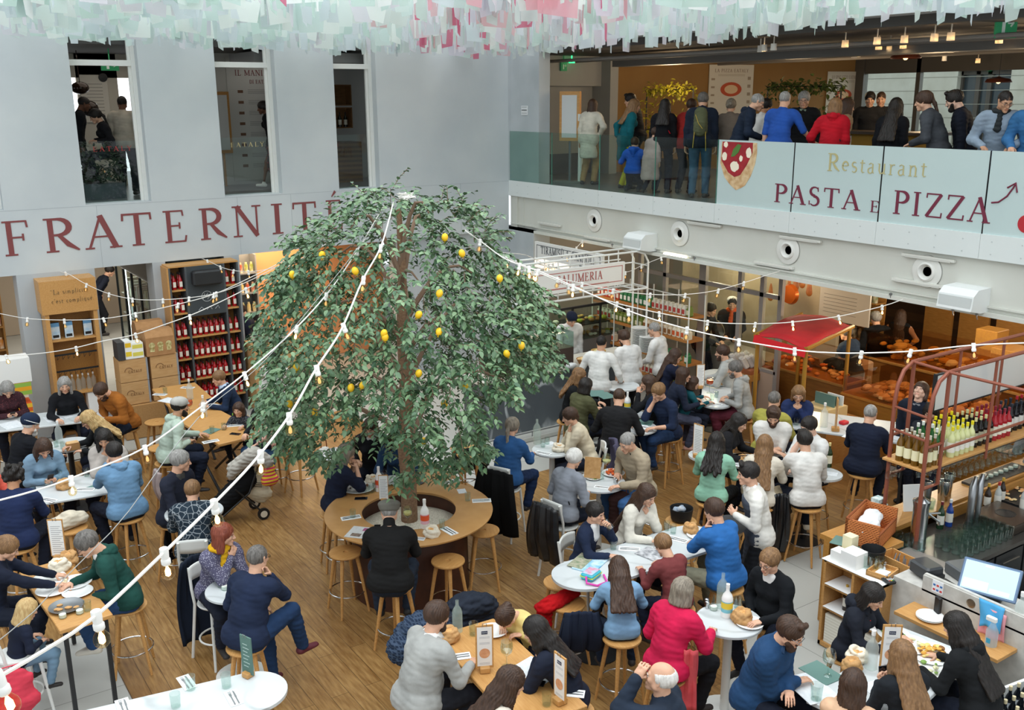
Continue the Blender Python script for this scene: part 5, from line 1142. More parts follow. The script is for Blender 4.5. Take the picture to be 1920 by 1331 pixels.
pe(27,650,850,'with ash blond hair in a navy poncho eating with both hands',st='navy poncho at the round oak table',face=72,hair='bob',hc='gb',top='#1c2338',coat=1,sleeve='mid',arms='mouth',fem=1,hd=22)
pe(28,694,802,'in a black blazer over a white blouse, partly behind the leaves',st='black blazer',face=195,hair='long',hc='b',top='#15161a',coat=1,vneck='#dcdbd6',arms='edge',fem=1,hd=15)
pe(29,742,822,'in a blue jumper behind the tree trunk',st='blue jumper behind the trunk',face=190,hair='long',hc='b',top='#27405f',arms='table',fem=1,hd=20)
# bottom centre
pe(30,820,1155,'in a light grey sweater and glasses, seen from behind',st='light grey sweater',face=52,hair='short',hc='b',top='#a9aaa6',arms=('cheek','table'),glasses=1,beard='s',hd=14,fat=1.12,lean=18,bot='#23252c',collar='#e5e5e0')
r,i=person(949,1157,'child in a yellow sweater bent over a drawing',face=225,hair='bun',hc='b',top='#e3cf85',arms='tablenear',s=.76,seat=.77,fem=1,hd=60,lean=36);PP[31]=(r,i)
pe(32,1004,1183,'with black hair in a navy sweater with red cuffs, hands folded',st='navy sweater with red cuffs',face=285,hair='long',hc='k',top='#1e2434',arms='chin',fem=1,hd=25,lean=26)
pe(33,958,1280,'with long dark hair at the bottom edge of the oak table',st='long dark hair at the bottom edge',face=75,hair='wavy',hc='b',top='#e3d9c8',arms='lowphone',fem=1,hd=22)
pe(34,1238,1270,'bald with white hair, drinking red wine at the bottom edge',st='wine drinker',face=280,hair='fringe',hc='w',top='#26303f',coat=1,arms=('wine','lap'),hd=-8,lean=12)
pe(35,1281,1108,'with short grey brown hair in a hot pink jacket',st='hot pink jacket',face=35,hair='bobs',hc='gb',top='#d3204e',coat=1,arms=('lap','table'),fem=1,hd=12,lean=16,bot='#1a1a1e',shoes='#2c2420')
r,i=pe(36,1160,1066,'child with long brown hair in a denim dress',st='child in the denim dress',face=350,hair='long',hc='b',top='#7ea3c4',arms='table',s=.8,fem=1,hd=35,lean=22,bot='#1e2a3e')
r,i=pe(37,1243,1022,'child in a maroon sweater reading a comic, seen from behind',st='child in the maroon sweater',face=318,hair='short',hc='lb',top='#7a3c3c',arms='table',s=.8,hd=30,lean=20,glasses=2,bot='#20263a')
r,i=pe(38,1117,962,'child in a navy and white zip sweater drinking from a glass',seat='c',st='child in the navy and white sweater',face=118,hair='short',hc='k',top='#222c44',arms=('mouth','table'),s=.84,hd=8,vneck='#e8e8e6')
pe(39,1213,928,'with very long brown hair in a cream blouse',st='cream blouse',face=128,hair='vlong',hc='b',top='#e2ddcf',arms=('chin','table'),fem=1,hd=22,lean=18)
pe(40,1338,957,'in a bright blue sweater with the hand at the mouth',st='bright blue sweater',face=308,hair='short',hc='b',top='#2f6cb0',arms=('cheek','table'),hd=15,lean=14,fat=1.1,bot='#8f8d78')
person(1402,888,'person waiter in a white shirt and grey apron carrying a tray',pose='stand',face=258,hair='quiff',hc='k',top='#e6e3da',apron='#4b515d',bot='#1d1f24',arms=('hold','hip'),hd=8,collar='#efece4')
pe(42,1442,1053,'with short brown hair and glasses in a black cardigan',st='black cardigan',face=215,hair='short',hc='lb',top='#14171b',fem=1,arms=('table','lap'),glasses=1,vneck='#eceae6',hd=12,fat=1.15)
pe(43,1482,1186,'with a beard and glasses in a dark denim shirt',st='dark denim shirt',face=112,hair='quiff',hc='b',top='#24456b',coat=1,arms='cross',beard='full',glasses=2,hd=24,lean=18,vneck='#15171c',fat=1.1,collar='#2a4c74')
pe(44,1600,1283,'with brown hair in a peach top at the bottom edge',st='peach top',face=5,hair='bob',hc='b',top='#e2b996',fem=1,arms=('mouth','table'),hd=12,s=.92)
pe(45,1690,1228,'with brown hair in a black top holding up a phone',st='black top with the phone',face=322,hair='long',hc='lb',top='#202429',fem=1,arms='phone',hd=10,glasses=1,s=.94)
pe(46,1793,1175,'with long black hair in a black hoodie eating',st='black hoodie',face=292,hair='vlong',hc='k',top='#1c1e20',fem=1,arms='table',hd=22,hood=1,lean=20,fat=1.1)
pe(47,1637,1118,'with a dark bob in a navy hoodie with red letters',st='navy hoodie with red letters',face=112,hair='bob',hc='k',top='#20242e',fem=1,arms='table',hd=26,hood=1,s=.9)
# centre
pe(48,961,800,'with tied blond brown hair in a royal blue sweater, seen from behind',seat='c',st='royal blue sweater',face=28,hair='pony',hc='gb',top='#2f5a8e',fem=1,arms='table',hd=15,fat=1.18,bot='#1e2f50')
pe(49,1068,781,'in a cream sweater with both hands at the chin',seat='c',st='cream sweater',face=262,hair='braid',hc='b',top='#dccfb4',fem=1,arms='chin',hd=18,lean=22)
pe(50,1077,860,'with grey pinned up hair in a grey sweater with a crossbody strap',seat='c',st='grey sweater with pinned hair',face=42,hair='updo',hc='w',top='#8e939c',fem=1,arms='tablenear',hd=20,bag='#1b1b1d',fat=1.05)
pe(51,1176,830,'with grey hair in a beige jacket over a black shirt',st='beige jacket',face=228,hair='crop',hc='g',top='#ab9c84',coat=1,vneck='#1b1d20',arms=('table','edge'),hd=24,lean=16,bot='#3c6190')
pe(52,1161,745,'with a shaved neck in a wide black sweater, seen from behind',st='wide black sweater',face=8,hair='crop',hc='b',top='#1e1e20',arms='wide',hd=24,fat=1.22,lean=16)
pe(53,1234,735,'in a navy v-neck with the hand at the temple reading a menu',st='navy v-neck',face=222,hair='short',hc='lb',top='#1f2b45',sleeve='mid',arms=('table','cheek'),hd=24,lean=18,bot='#22385a',legs='cross',vneck=1)
pe(54,1215,718,'with brown hair in black, hands near the face',st='black top beside the navy v-neck',face=270,hair='long',hc='b',top='#1a1b1e',fem=1,arms=('mouth','table'),hd=8)
pe(55,1087,705,'with light brown hair in a black top by the marble counter',st='black top by the marble counter',face=100,hair='wavy',hc='lb',top='#14171a',fem=1,arms='table',hd=12,glasses=1)
pe(56,1099,724,'with a dark bob in an olive jacket',st='olive jacket',face=48,hair='bobs',hc='k',top='#54553a',coat=1,fem=1,arms='table',hd=14)
pe(57,1267,667,'with long dark hair in navy, hand on the face',st='navy top with long dark hair',face=85,hair='vlong',hc='b',top='#1c2238',fem=1,arms=('table','cheek'),hd=18)
pe(58,1282,703,'with dark shoulder length hair in a navy cardigan',st='navy cardigan with dark hair',face=75,hair='bob',hc='b',top='#1f2638',fem=1,arms='table',hd=5,bot='#474b5e',shoes='#c79a8c',lean=20)
r,i=pe(59,1300,718,'child with brown hair in a teal sweater',st='child in teal',face=75,hair='bobs',hc='b',top='#19525b',fem=1,arms='table',hd=10,s=.72)
pe(60,1354,661,'in a pale grey hoodie at the far side of the oval table',st='pale grey hoodie',face=272,hair='short',hc='b',top='#b9bab5',hood=1,arms='table',hd=8,beard='s')
pe(61,1378,692,'in a heather grey hoodie and maroon trousers',st='heather grey hoodie',face=275,hair='short',hc='dg',top='#a5a6a2',hood=1,arms='tablenear',hd=14,beard='s',bot='#5a2430')
person(1128,643,'person waiter in a white shirt seen from behind, left of three',pose='stand',face=15,hair='crop',hc='k',top='#e6e5e0',bot='#191b20',arms='side',hd=10,skin='t')
person(1170,633,'person waiter in a white polo shirt with dark hair',pose='stand',face=322,hair='quiff',hc='b',top='#e8e7e3',bot='#191b20',sleeve='short',arms='down',hd=22,beard='s')
person(1226,618,'person waiter with grey hair in a white shirt beside the plate stacks',pose='stand',face=292,hair='crop',hc='g',top='#e6e5e1',bot='#191b20',arms='plate',hd=14)
person(1072,594,'person cook in a navy cap and white coat behind the counter',pose='stand',face=158,hair='short',hc='k',top='#ebeae6',bot='#22242a',hat='cap',hatc='#1d2438',arms=('down','plate'),hd=30,lean=10,pl=('y',-3.9))
pe(66,1386,792,'with long dark hair in black talking at the oval table',st='black top at the long oval table',face=108,hair='long',hc='k',top='#1d1d20',fem=1,arms='table',hd=22,lean=18)
pe(67,1450,780,'with a dark beard in a white polo, arms on the table',st='white polo with dark beard',face=180,hair='quiff',hc='b',top='#e9e7e1',sleeve='short',arms='cross',beard='full',hd=26,vneck=1)
pe(68,1452,750,'with grey hair in a yellow green sweater, seen from behind',st='yellow green sweater',face=20,hair='crop',hc='dg',top='#a9a34e',arms='table',hd=10)
pe(69,1497,739,'with a brown bob and glasses in a blue jumper, hands at the chin',st='blue jumper with glasses',face=178,hair='bobs',hc='lb',top='#27345c',fem=1,arms='chin',glasses=2,hd=16,lean=20)
pe(70,1516,800,'with dark hair in a white t-shirt, hand at the mouth',st='white t-shirt',face=225,hair='short',hc='k',top='#e8e8e5',sleeve='short',arms=('table','cheek'),hd=16,skin='p')
pe(71,1344,828,'with curly dark hair in a mint top, seen from behind',st='mint top',face=12,hair='wavy',hc='k',top='#97cbb0',fem=1,arms='table',hd=12,bot='#18191c')
pe(72,1434,833,'with very long light brown hair, seen from behind',st='very long light brown hair',face=5,hair='vlong',hc='lb',top='#dfd6c4',fem=1,arms='table',hd=8,skirt='#b9a88a')
pe(73,1508,826,'with black hair in a cream shirt reaching across the table',st='cream shirt',face=338,hair='quiff',hc='k',top='#e2e0da',arms=('reach','table'),hd=16,lean=16,shoes='#d9d4c4')
pe(74,1632,776,'with a shaved head in a navy shirt at the bar table',st='navy shirt at the bar table',face=12,hair='crop',hc='g',top='#1a2134',arms='table',hd=14,fat=1.15,glasses=1)
person(1726,733,'person with curly brown hair looking up, in a grey hoodie and dark puffer',pose='stand',face=200,hair='bobs',hc='b',top='#1c2230',coat=1,vneck='#8c8e92',hood='#8c8e92',arms='down',hd=-28,skin='p')
person(1745,772,'person with dark hair holding the head, behind the wine bottles',face=190,hair='long',hc='k',top='#2a2c33',fem=1,arms='cheek',hd=20)
person(1935,770,'person in a grey t-shirt and jeans carrying a black tray, right edge',pose='stand',face=300,hair='short',hc='b',top='#8c8f90',bot='#22406c',sleeve='short',arms='plate',hd=10)
# in the shops under the beam
person(1642,597,'person in a long black coat standing at the cheese counter',pose='stand',face=332,hair='short',hc='g',top='#101114',coat=2,bot='#15161a',arms='pocket',hd=10)
person(1689,592,'person with very long dark hair in a black vest',pose='stand',face=5,hair='vlong',hc='b',top='#15161a',coat=1,sleeve='none',fem=1,bot='#33506f',arms='hip',hd=8)
person(1586,624,'person in a blue denim jacket behind the red awning',pose='stand',face=300,hair='short',hc='dg',top='#2d3c50',coat=1,bot='#1c2434',arms='plate')
person(1375,530,'person cook with a white cap and orange neckerchief',pose='stand',face=178,hair='short',hc='k',hat='chef',hatc='#e8e6e0',top='#1f1f22',scarf='#cf5a2a',arms='plate',hd=8,pl=('x',2.5))
person(1335,546,'person cook in black behind the deli glass',pose='stand',face=120,hair='short',hc='k',top='#15161a',arms='plate',hd=16,pl=('x',1.7))
# upper floor
U=dict(pose='stand',zf=Z2)
person(1112,194,'person in a cream coat and tan trousers beside the menu stand',face=28,hair='bob',hc='b',top='#d8d2c2',coat=2,bot='#a8855a',fem=1,arms=('down','hip'),**U,pl=('x',0.95))
person(1181,186,'person in black with dark hair behind the teal coat',face=290,hair='quiff',hc='k',top='#16171b',coat=1,arms='down',**U,pl=('x',1.5))
person(1190,199,'person in a teal coat with long brown hair',face=75,hair='long',hc='lb',top='#10606a',coat=2,fem=1,bot='#c7b91c',arms=('back','down'),**U,pl=('x',0.9))
person(1190,288,'child in a royal blue jacket kneeling on the upper floor',pose='kneel',face=10,hair='short',hc='b',top='#2b5fc9',coat=1,hood=1,s=.72,zf=Z2,arms='edge',zt=.6,pl=('x',.5))
person(1247,205,'person in black with a red strap and long dark hair, seen from behind',face=10,hair='long',hc='k',top='#15161b',fem=1,bag='#c01828',arms='down',**U,pl=('x',0.8))
person(1229,268,'child in a pale pink coat holding an adult hand',face=40,hair='short',hc='b',top='#c7a9a6',coat=2,fem=1,s=.66,arms='down',**U,pl=('x',0.6))
person(1297,198,'person in a red jacket beside the backpack',face=30,hair='short',hc='b',top='#a02a26',coat=1,fem=1,arms='down',**U,pl=('x',1.2))
BP=person(1318,195,'person in a navy jacket carrying an olive backpack',face=5,hair='short',hc='dg',top='#1d2636',coat=1,bot='#486784',arms='down',hd=14,**U,pl=('x',0.75))
person(1371,190,'person with pinned blond hair in a taupe top, seen from behind',face=5,hair='updo',hc='gb',top='#776b60',fem=1,arms='down',**U,pl=('x',1.3))
person(1421,187,'person in a navy hooded coat and glasses leaning on the panel',face=88,hair='crop',hc='g',top='#192435',coat=1,hood=1,arms=('down','rail'),glasses=1,hd=26,lean=18,**U,pl=('x',0.5))
person(1437,206,'person in a white shirt behind the navy hooded coat',face=60,hair='short',hc='k',top='#dcdad6',fem=1,skin='m',arms='down',**U,pl=('x',1.2))
person(1472,188,'person in a royal blue t-shirt with grey hair, hand on the panel',face=20,hair='crop',hc='g',top='#2853a6',sleeve='short',arms=('down','reachout'),glasses=1,**U,pl=('x',0.5))
person(1507,190,'person with glasses in a black jacket over a green shirt, facing the hall',face=185,hair='short',hc='g',top='#1b1d20',coat=1,vneck='#8fa392',arms='down',glasses=1,**U,pl=('x',1.3))
person(1567,193,'person in a bright red jacket with a black shoulder strap',face=10,hair='bobs',hc='lb',top='#b81424',coat=1,hood=1,fem=1,bag='#26262a',arms=('side','down'),**U,pl=('x',0.5))
person(1590,198,'person in a beige coat behind the red jacket',face=60,hair='long',hc='b',top='#9c8468',coat=2,fem=1,arms='down',**U,pl=('x',1.3))
person(1681,196,'person with long black hair in black, upper right',face=20,hair='vlong',hc='k',top='#14161b',fem=1,arms='down',hd=14,**U,pl=('x',1.0))
person(1730,208,'person in a charcoal jacket with tied dark hair, leaning',face=280,hair='pony',hc='b',top='#43464b',coat=1,arms=('rail','down'),hd=12,lean=20,**U,pl=('x',0.5))
person(1789,186,'person in a dark navy pea coat looking left',face=272,hair='quiff',hc='k',top='#121622',coat=2,arms='down',beard='s',hd=22,skin='p',**U,pl=('x',0.75))
person(1884,196,'person in a pale blue jacket and dark scarf leaning on the panel',face=182,turn=-28,hair='crop',hc='k',top='#93a3b4',coat=1,scarf='#2e3234',arms='rail',glasses=1,hd=22,lean=18,skin='t',**U,pl=('x',0.42))
person(1935,225,'person in blue cut off by the right edge, upper floor',face=200,hair='short',hc='k',top='#3d74a8',coat=1,arms='rail',lean=16,**U,pl=('x',0.42))
person(1627,236,'person staff member with dark hair behind the pizza counter, left',face=180,hair='short',hc='k',top='#2a2a2c',arms='down',**U,pl=('x',4.2))
person(1647,240,'person staff member with cropped hair behind the pizza counter, right',face=185,hair='crop',hc='b',top='#2a2a2c',arms='down',**U,pl=('x',4.4))
person(159,203,'person in black standing in the leftmost lit opening',face=85,hair='crop',hc='k',top='#17191e',skin='d',arms='down',hd=20,**U,pl=('y',2.2))
person(181,238,'person with tied black hair seated in the leftmost opening',face=262,hair='pony',hc='k',top='#1d1c20',fem=1,arms='edge',hd=25,zf=Z2,pl=('y',1.5))
person(229,191,'person in a pale shirt seen from behind in the leftmost opening',face=10,hair='crop',hc='k',top='#c9bfae',skin='d',arms='down',**U,pl=('y',1.9))
person(492,196,'person in a black top and patterned skirt walking past the manifesto',pose='walk',face=280,hair='bun',hc='k',top='#141518',skirt='#3a3136',pk=('dots','#8a3a44',14),fem=1,skin='d',arms='down',zf=Z2,shoes='#e8e6e0',pl=('y',1.5))
# ---------------------------------------------------------------- upper storey on the right
ZC2=7.0
T1=ony(1010,140,.9)
m=MB();
# grey back wall with lower header, door recess, then the ochre wall and window wall
GW=mat('#8f8f8c',.8,kind='noise',c2='#87878a',sc=1)
OA=dep(1215,150,22.5);
oc0=np.array([OA[0],OA[1]]);oc1=np.array([11.0,-1.15])
W1=(3.9,.9)
m.box((.35,.9,Z2),(3.9,1.05,ZC2));m.box((.36,.55,6.30),(3.4,.9,ZC2));m.box((3.15,.2,Z2),(3.4,.9,ZC2));struct(m.obj('wall_back_right',mat('#a3a4a2',.8,kind='noise',c2='#9b9c9b',sc=1)))
m=MB();m.box((.35,.86,Z2),(1.35,.9,6.30));struct(m.obj('door_1',mat('#4c4640',.7)),'dark recessed door on the upper floor');
m=MB();m.box((1.32,.85,Z2),(1.38,.9,6.3));m.obj('door_frame',mat('#8a7f74',.7),None)['kind']='structure'
m=MB();m.box((1.4,.85,Z2+.0),(3.1,.9,Z2+.5));struct(m.obj('baseboard_back',mat('#4b4f54',.6)))
def wallseg(A,B,z0,z1,mt,name,th=.12,holes=None,lab=None):
    A=np.array(A[:2],float);B=np.array(B[:2],float);L=np.linalg.norm(B-A);a=math.atan2(B[1]-A[1],B[0]-A[0]);b=MB();b.box((0,0,z0),(L,th,z1));o=b.obj(name,mt,loc=(A[0],A[1],0));o.rotation_euler=(0,0,a);struct(o,lab);return o,L
OCH=mat('#9a7440',.8,kind='noise',c2='#936c3a',sc=1.2)
P0_=ony(1215,150,.9)
A_=np.array([3.4,.6]);B_=np.array([10.9,-1.0])
wo,WLn=wallseg(A_,B_,Z2,ZC2,OCH,'wall_ochre',lab='ochre back wall of the pizza restaurant')
def on_och(x,y,off=.02):
    n=np.array([-(B_-A_)[1],(B_-A_)[0]]);d=ray(x,y);t=((A_-CAM[:2])@n)/(d[:2]@n)*(1-off/22);return CAM+t*d
Rv=(B_-A_)/np.linalg.norm(B_-A_);R3=(Rv[0],Rv[1],0)
# window wall right of it and the stone facade outside
m=MB();m.box((10.9,-1.3,Z2),(11.1,-.9,ZC2));m.box((10.95,-16,6.62),(11.1,-1,ZC2));m.box((10.95,-3.0,Z2),(11.1,-2.88,ZC2));m.box((10.95,-16,Z2),(11.1,-1,Z2+.3));struct(m.obj('window_5',mat('#56524d',.6)),'frame of the big window beside the ochre wall')
g=MB();g.box((11.0,-16,Z2+.3),(11.02,-1.3,6.62));struct(g.obj('window_6',GLASS),'big clear window with the street behind')
STN=mat('#d9d5c9',.85,kind='noise',c2='#cdc8ba',sc=2)
m=MB();fx=17.
m.box((fx,-14,2),(fx+.5,-3.0,12));m.box((fx,-1.0,2),(fx+.5,6,12));m.box((fx,-3.0,2),(fx+.5,-1,4.9));m.box((fx,-3.0,7.0),(fx+.5,-1,12)) if False else None
b=MB();wy=[onx(1745,150,fx)[1],onx(1795,150,fx)[1],onx(1895,150,fx)[1]]
b=MB();z0,z1=onx(1800,245,fx)[2],onx(1800,133,fx)[2]
b.box((fx,wy[1],2),(fx+.6,9,13));b.box((fx,-16,2),(fx+.6,wy[2],13));b.box((fx,wy[2],2),(fx+.6,wy[1],z0-.5));b.box((fx,wy[2],z1),(fx+.6,wy[1],13))
o=b.obj('stone_building',STN);tag(o,'pale cut stone house across the street, seen through the upper right window','building')
b=MB();
for k in range(16): b.box((fx-.006,-16,2.4+k*.42),(fx+.01,9,2.42+k*.42))
b.obj('joint',mat('#a39f94',.9),o)
b=MB();b.box((fx+.3,wy[2],z0-.5),(fx+.34,wy[1],z1));p=b.obj('window_glass',mat('#3f4950',.15),o);b=MB()
for t in (0,.33,.55,1): y_=wy[1]+(wy[2]-wy[1])*t;b.box((fx+.2,y_-.07,z0-.5),(fx+.3,y_+.07,z1))
b.box((fx+.2,wy[2],z1-.12),(fx+.3,wy[1],z1));b.obj('window_frame',mat('#5d5650',.6),o)
b=MB();b.box((fx+.1,wy[2],z0+.0),(fx+.12,wy[1],z0+.03));
for k in range(14): y_=wy[1]+(wy[2]-wy[1])*k/13;b.box((fx+.1,y_-.012,z0-.5),(fx+.12,y_+.012,z0))
b.obj('railing',IRON,o)
area('street_daylight',(14,-6,9),6,900,(.95,.98,1),rot=(0,R(60),0),sy=10)
# ceiling with rails and spotlights
m=MB();m.box((.35,-20,ZC2),(12,1.05,ZC2+.15));struct(m.obj('ceiling',mat('#4b4846',.85)),'dark ceiling above the restaurant')
m=MB();m.box((.0,-20,ZC2+.14),(.4,-1.12,9.5));struct(m.obj('wall_right',WALLP),'wall above the upper opening, hidden by the film pieces')
for k,(x0,z) in enumerate(((.9,6.82),(1.7,6.84),(3.0,6.84),(4.6,6.84),(6.3,6.84))):
    b=MB();b.tube([(x0,-.3,z),(x0,-19,z)],.035,8);o=b.obj('ceiling_pipe',mat('#7d7873',.6));tag(o,'long grey pipe under the dark ceiling','pipe',group='ceiling pipes over the restaurant')
b=MB();b.box((2.2,-19,6.7),(2.6,-1,6.84));tag(b.obj('air_duct',mat('#6b6864',.6)),'flat grey duct under the dark ceiling','duct')
spl=[(1433,86,1),(1508,66,1),(1519,93,1),(1585,78,1),(1585,57,1),(1609,98,1),(1648,83,1),(1669,83,1),(1651,67,1),(1694,81,1),(1749,62,1),(1765,43,1),(1783,89,1),(1834,111,1),(1874,70,1),(1426,88,0),(1443,84,0),(1602,100,0),(1721,92,0),(1770,117,0)]
sp=thing('spotlight','x','lamp');b=MB();b.lathe([(.05,-.0),(.055,-.11),(.045,-.11)],n=12,cap=False);b.tube([(0,0,0),(0,0,.12)],.01,6);b.obj('housing',mat('#d8d4cc',.5),sp,smooth=True);b=MB();b.lathe([(0,-.105),(.048,-.105)][::-1],n=12);b.obj('lens',mat('#ffd9a0',.4,em=14),sp);
so=thing('spotlight','x','lamp');sp.children[0].copy();c_=sp.children[0].copy();COL.objects.link(c_);c_.parent=so;b=MB();b.lathe([(0,-.105),(.048,-.105)][::-1],n=12);b.obj('lens',mat('#8d8780',.4),so)
SPL=Proto(sp);SPO=Proto(so)
for x,y,l in spl:
    P=at(x,y,ZC2-.14)
    if P[0]>10.5 or np.linalg.norm(P)>60: P=onx(x,y,8.)
    (SPL if l else SPO).put((max(.6,P[0]),min(.7,max(-19,P[1])),ZC2-.118),0,label='small lit ceiling spotlight over the restaurant' if l else 'small unlit ceiling spotlight over the restaurant',group='lit ceiling spotlights' if l else 'unlit ceiling spotlights')
for x,y,z_ in ((2.6,-2.5,6.4),(5.,-4,6.4),(4.,-8,6.4),(7,-6,6.5),(2.4,-11,6.4)): point('spot_glow',(x,y,z_),60,(1,.72,.42),.25)
for u,nm in ((1330,'LA PIZZA EATALY'),(1552,'LO SPAGHETTO EATALY')):
    P=on_och(u,121 if u<1400 else 134);Q=on_och(1413 if u<1400 else 1615,125 if u<1400 else 137);h_=1.35;wd=np.linalg.norm((Q-P)[:2]);b=MB();b.box((0,-.02,-h_),(wd,0,0));o=b.obj('poster',mat('#d9d2c4',.7),loc=(P[0],P[1],P[2]));o.rotation_euler=(0,0,math.atan2(Rv[1],Rv[0]));tag(o,'tall cream poster on the ochre wall with a '+('drawn pizza' if u<1400 else 'spaghetti heading, right of the first poster'),'poster')
    b=MB();text(b,nm,(wd*.12,-.023,-.19),(1,0,0),.085,width=wd*.76,th=.002);b.obj('lettering',mat('#8f7468',.7),o)
    b=MB();
    for k in range(2): b.box((wd*.2,-.023,-.25-k*.03),(wd*.8,-.021,-.242-k*.03))
    for k in range(5): b.box((wd*.05,-.023,-.34-k*.2),(wd*.13,-.021,-.39-k*.2));b.box((wd*.87,-.023,-.3-k*.2),(wd*.94,-.021,-.38-k*.2))
    b.obj('small_print',mat('#a3937f',.7),o)
    M=Matrix.Translation((wd*.5,-.022,-.62))@Matrix.Rotation(PI/2,4,'X')@Matrix.Diagonal((1,.55,1,1));b=MB();b.lathe([(wd*.24,0),(wd*.24,.003)],n=24,M=M);b.mi=1;b.lathe([(wd*.15,.003),(wd*.15,.005)],n=20,M=M);b.obj('pizza_print',[mat('#c4512c',.7),mat('#e6c39a',.7)],o)
    W_=on_och(u+42,118);l=point('poster_light',(W_[0]-.5,W_[1]-.9,W_[2]+.2),28,(1,.66,.34),.1)
# trellises with climbing greenery
def ivy(x0,x1,yt,yb,X,label,dens,yell=0):
    P=onx(x0,yt,X);Q=onx(x1,yt,X);z1=(P[2]+Q[2])/2;z0=Z2;r=thing('plant_trellis',label,'plant',(X,P[1],Z2));L=Q[1]-P[1];H=z1-Z2
    b=MB();b.tube([(0,0,0),(0,0,H),(0,L,H),(0,L,0)],.018,6);b.tube([(0,0,H*.55),(0,L,H*.55)],.012,6);b.obj('frame',BLACK,r)
    b=MB();b.box((-.18,L-.02 if L<0 else -.02,0),(.18,.02 if L<0 else L,.45));b.obj('planter',mat('#3a322a',.7),r)
    lv.clear();lf.clear()
    for i in range(dens):
        t=rb.random();top=rb.random()<.6;p=np.array([rb.uniform(-.12,.12),L*t,(H+rb.gauss(0,.07)) if top else H*(.45+.5*rb.random())])
        if not top and rb.random()<.5: p[1]=L*(0 if rb.random()<.5 else 1)+rb.gauss(0,.08)
        leaf(p,np.array([rb.uniform(-1,1),rb.uniform(-1,1),rb.uniform(-1,.4)]),rb.uniform(.08,.14),rb.uniform(-.6,.6))
    me=bpy.data.meshes.new('foliage');me.from_pydata([tuple(v) for v in lv],[],[f[:3] if f[2]==f[3] else f for f in lf]);me.materials.append(mat('#3c4a1c' if not yell else '#7d7a20',.5,kind='leaf',c2='#6f7d35' if not yell else '#b3a72e'));f=bpy.data.objects.new('foliage',me);COL.objects.link(f);f.parent=r;f['kind']='stuff'
ivy(1213,1300,168,300,3.3,'black trellis with yellow green climbing leaves, behind the teal coat',420,1)
ivy(1440,1578,162,300,3.6,'black trellis frame with dark climbing leaves between the two posters',520)
for x,y,X in ((1698,108,5.),(1872,153,9.5)):
    P=onx(x,y,X);r=thing('pendant_lamp','copper dome pendant lamp '+('in front of the ochre wall' if x<1800 else 'in front of the stone building'),'lamp',tuple(P));b=MB();b.lathe([(.02,.12),(.05,.1),(.25,.06),(.29,0),(.28,-.02),(.26,0)],n=28,cap=False);b.obj('shade',mat('#6b3a2c',.35,.6),r,smooth=True);b=MB();b.tube([(0,0,.1),(0,0,ZC2-P[2])],.008,5);b.obj('cord',BLACK,r);b=MB();b.sphere((0,0,.0),.05,10);b.obj('bulb',mat('#ffcf8f',.4,em=3),r)
# signs
GRN=mat('#1f7a4c',.5,em=.25)
def esign(P,w_,h_,label,lit=0,yaw=YAW*-1):
    b=MB();b.box((-w_/2,-.02,-h_/2),(w_/2,.02,h_/2));b.box((-.01,-.01,h_/2),(.01,.01,ZC2-P[2]));o=b.obj('exit_sign',GRN if not lit else mat('#2bd982',.4,em=2.5),loc=tuple(P));o.rotation_euler=(0,0,yaw);tag(o,label,'sign')
    b=MB();M=Matrix.Identity(4);b.box((-.2*w_,-.024,-.3*h_),(-.05*w_,-.02,.25*h_));b.tube([(.05*w_,-.022,.1*h_),(.3*w_,-.022,.1*h_)],.04*h_,4);b.tube([(.2*w_,-.022,.25*h_),(.32*w_,-.022,.1*h_),(.2*w_,-.022,-.05*h_)],.04*h_,4);b.obj('pictogram',mat('#e8f5ec',.5),o);return o
esign(ony(1057,125,.5),.17,.2,'green emergency exit sign on the grey header of the upper floor',yaw=0);esign(ony(1072,115,.4),.16,.08,'small glowing green exit light above the exit sign',1,yaw=0)
esign(onx(1886,48,1.0),.3,.33,'green exit sign with a white arrow under the ceiling at the right');esign(ony(206,125,2.),.33,.15,'green exit sign in the leftmost opening',yaw=0)
P=ony(1130,153,.88);b=MB();b.box((-.09,-.012,-.11),(.09,0,.11));o=b.obj('restroom_sign',mat('#3a2418',.6),loc=tuple(P));tag(o,'dark brown restroom sign with two figures','sign');b=MB()
for s in(-1,1): b.box((s*.04-.018,-.016,-.07),(s*.04+.018,-.012,.04));b.lathe([(.013,0),(.013,.003)],n=10,M=Matrix.Translation((s*.04,-.013,.06))@Matrix.Rotation(PI/2,4,'X'))
b.obj('pictogram',mat('#c9a070',.6),o)
# menu stand in front
P=onx(1068,340,.75);r=thing('menu_stand','oak framed menu case on a grey post on the upper floor','sign',(.75,P[1],Z2),R(-62));b=MB();b.box((-.24,-.05,.92),(.24,.05,1.98));b.obj('frame',OAK,r);b=MB();b.box((-.18,-.056,.99),(.18,.056,1.9));b.obj('sheet',mat('#c9cccb',.5),r);b=MB();b.tube([(0,0,0),(0,0,.93)],.03,8);b.obj('post',mat('#5f6569',.5),r,smooth=True);b=MB();b.box((-.33,-.16,0),(.33,.16,.05));b.obj('base',mat('#77736d',.5),r)
P=onx(1088,340,.85);b=MB();b.lathe([(.06,0),(.055,.95),(.02,1.1),(.02,1.4)],n=14,cap=False);b.box((-.05,-.05,1.35),(.05,.05,1.5));o=b.obj('sanitizer_stand',WMETAL,loc=(.85,P[1],Z2),smooth=True);tag(o,'white slim hand gel column beside the menu stand','stand')
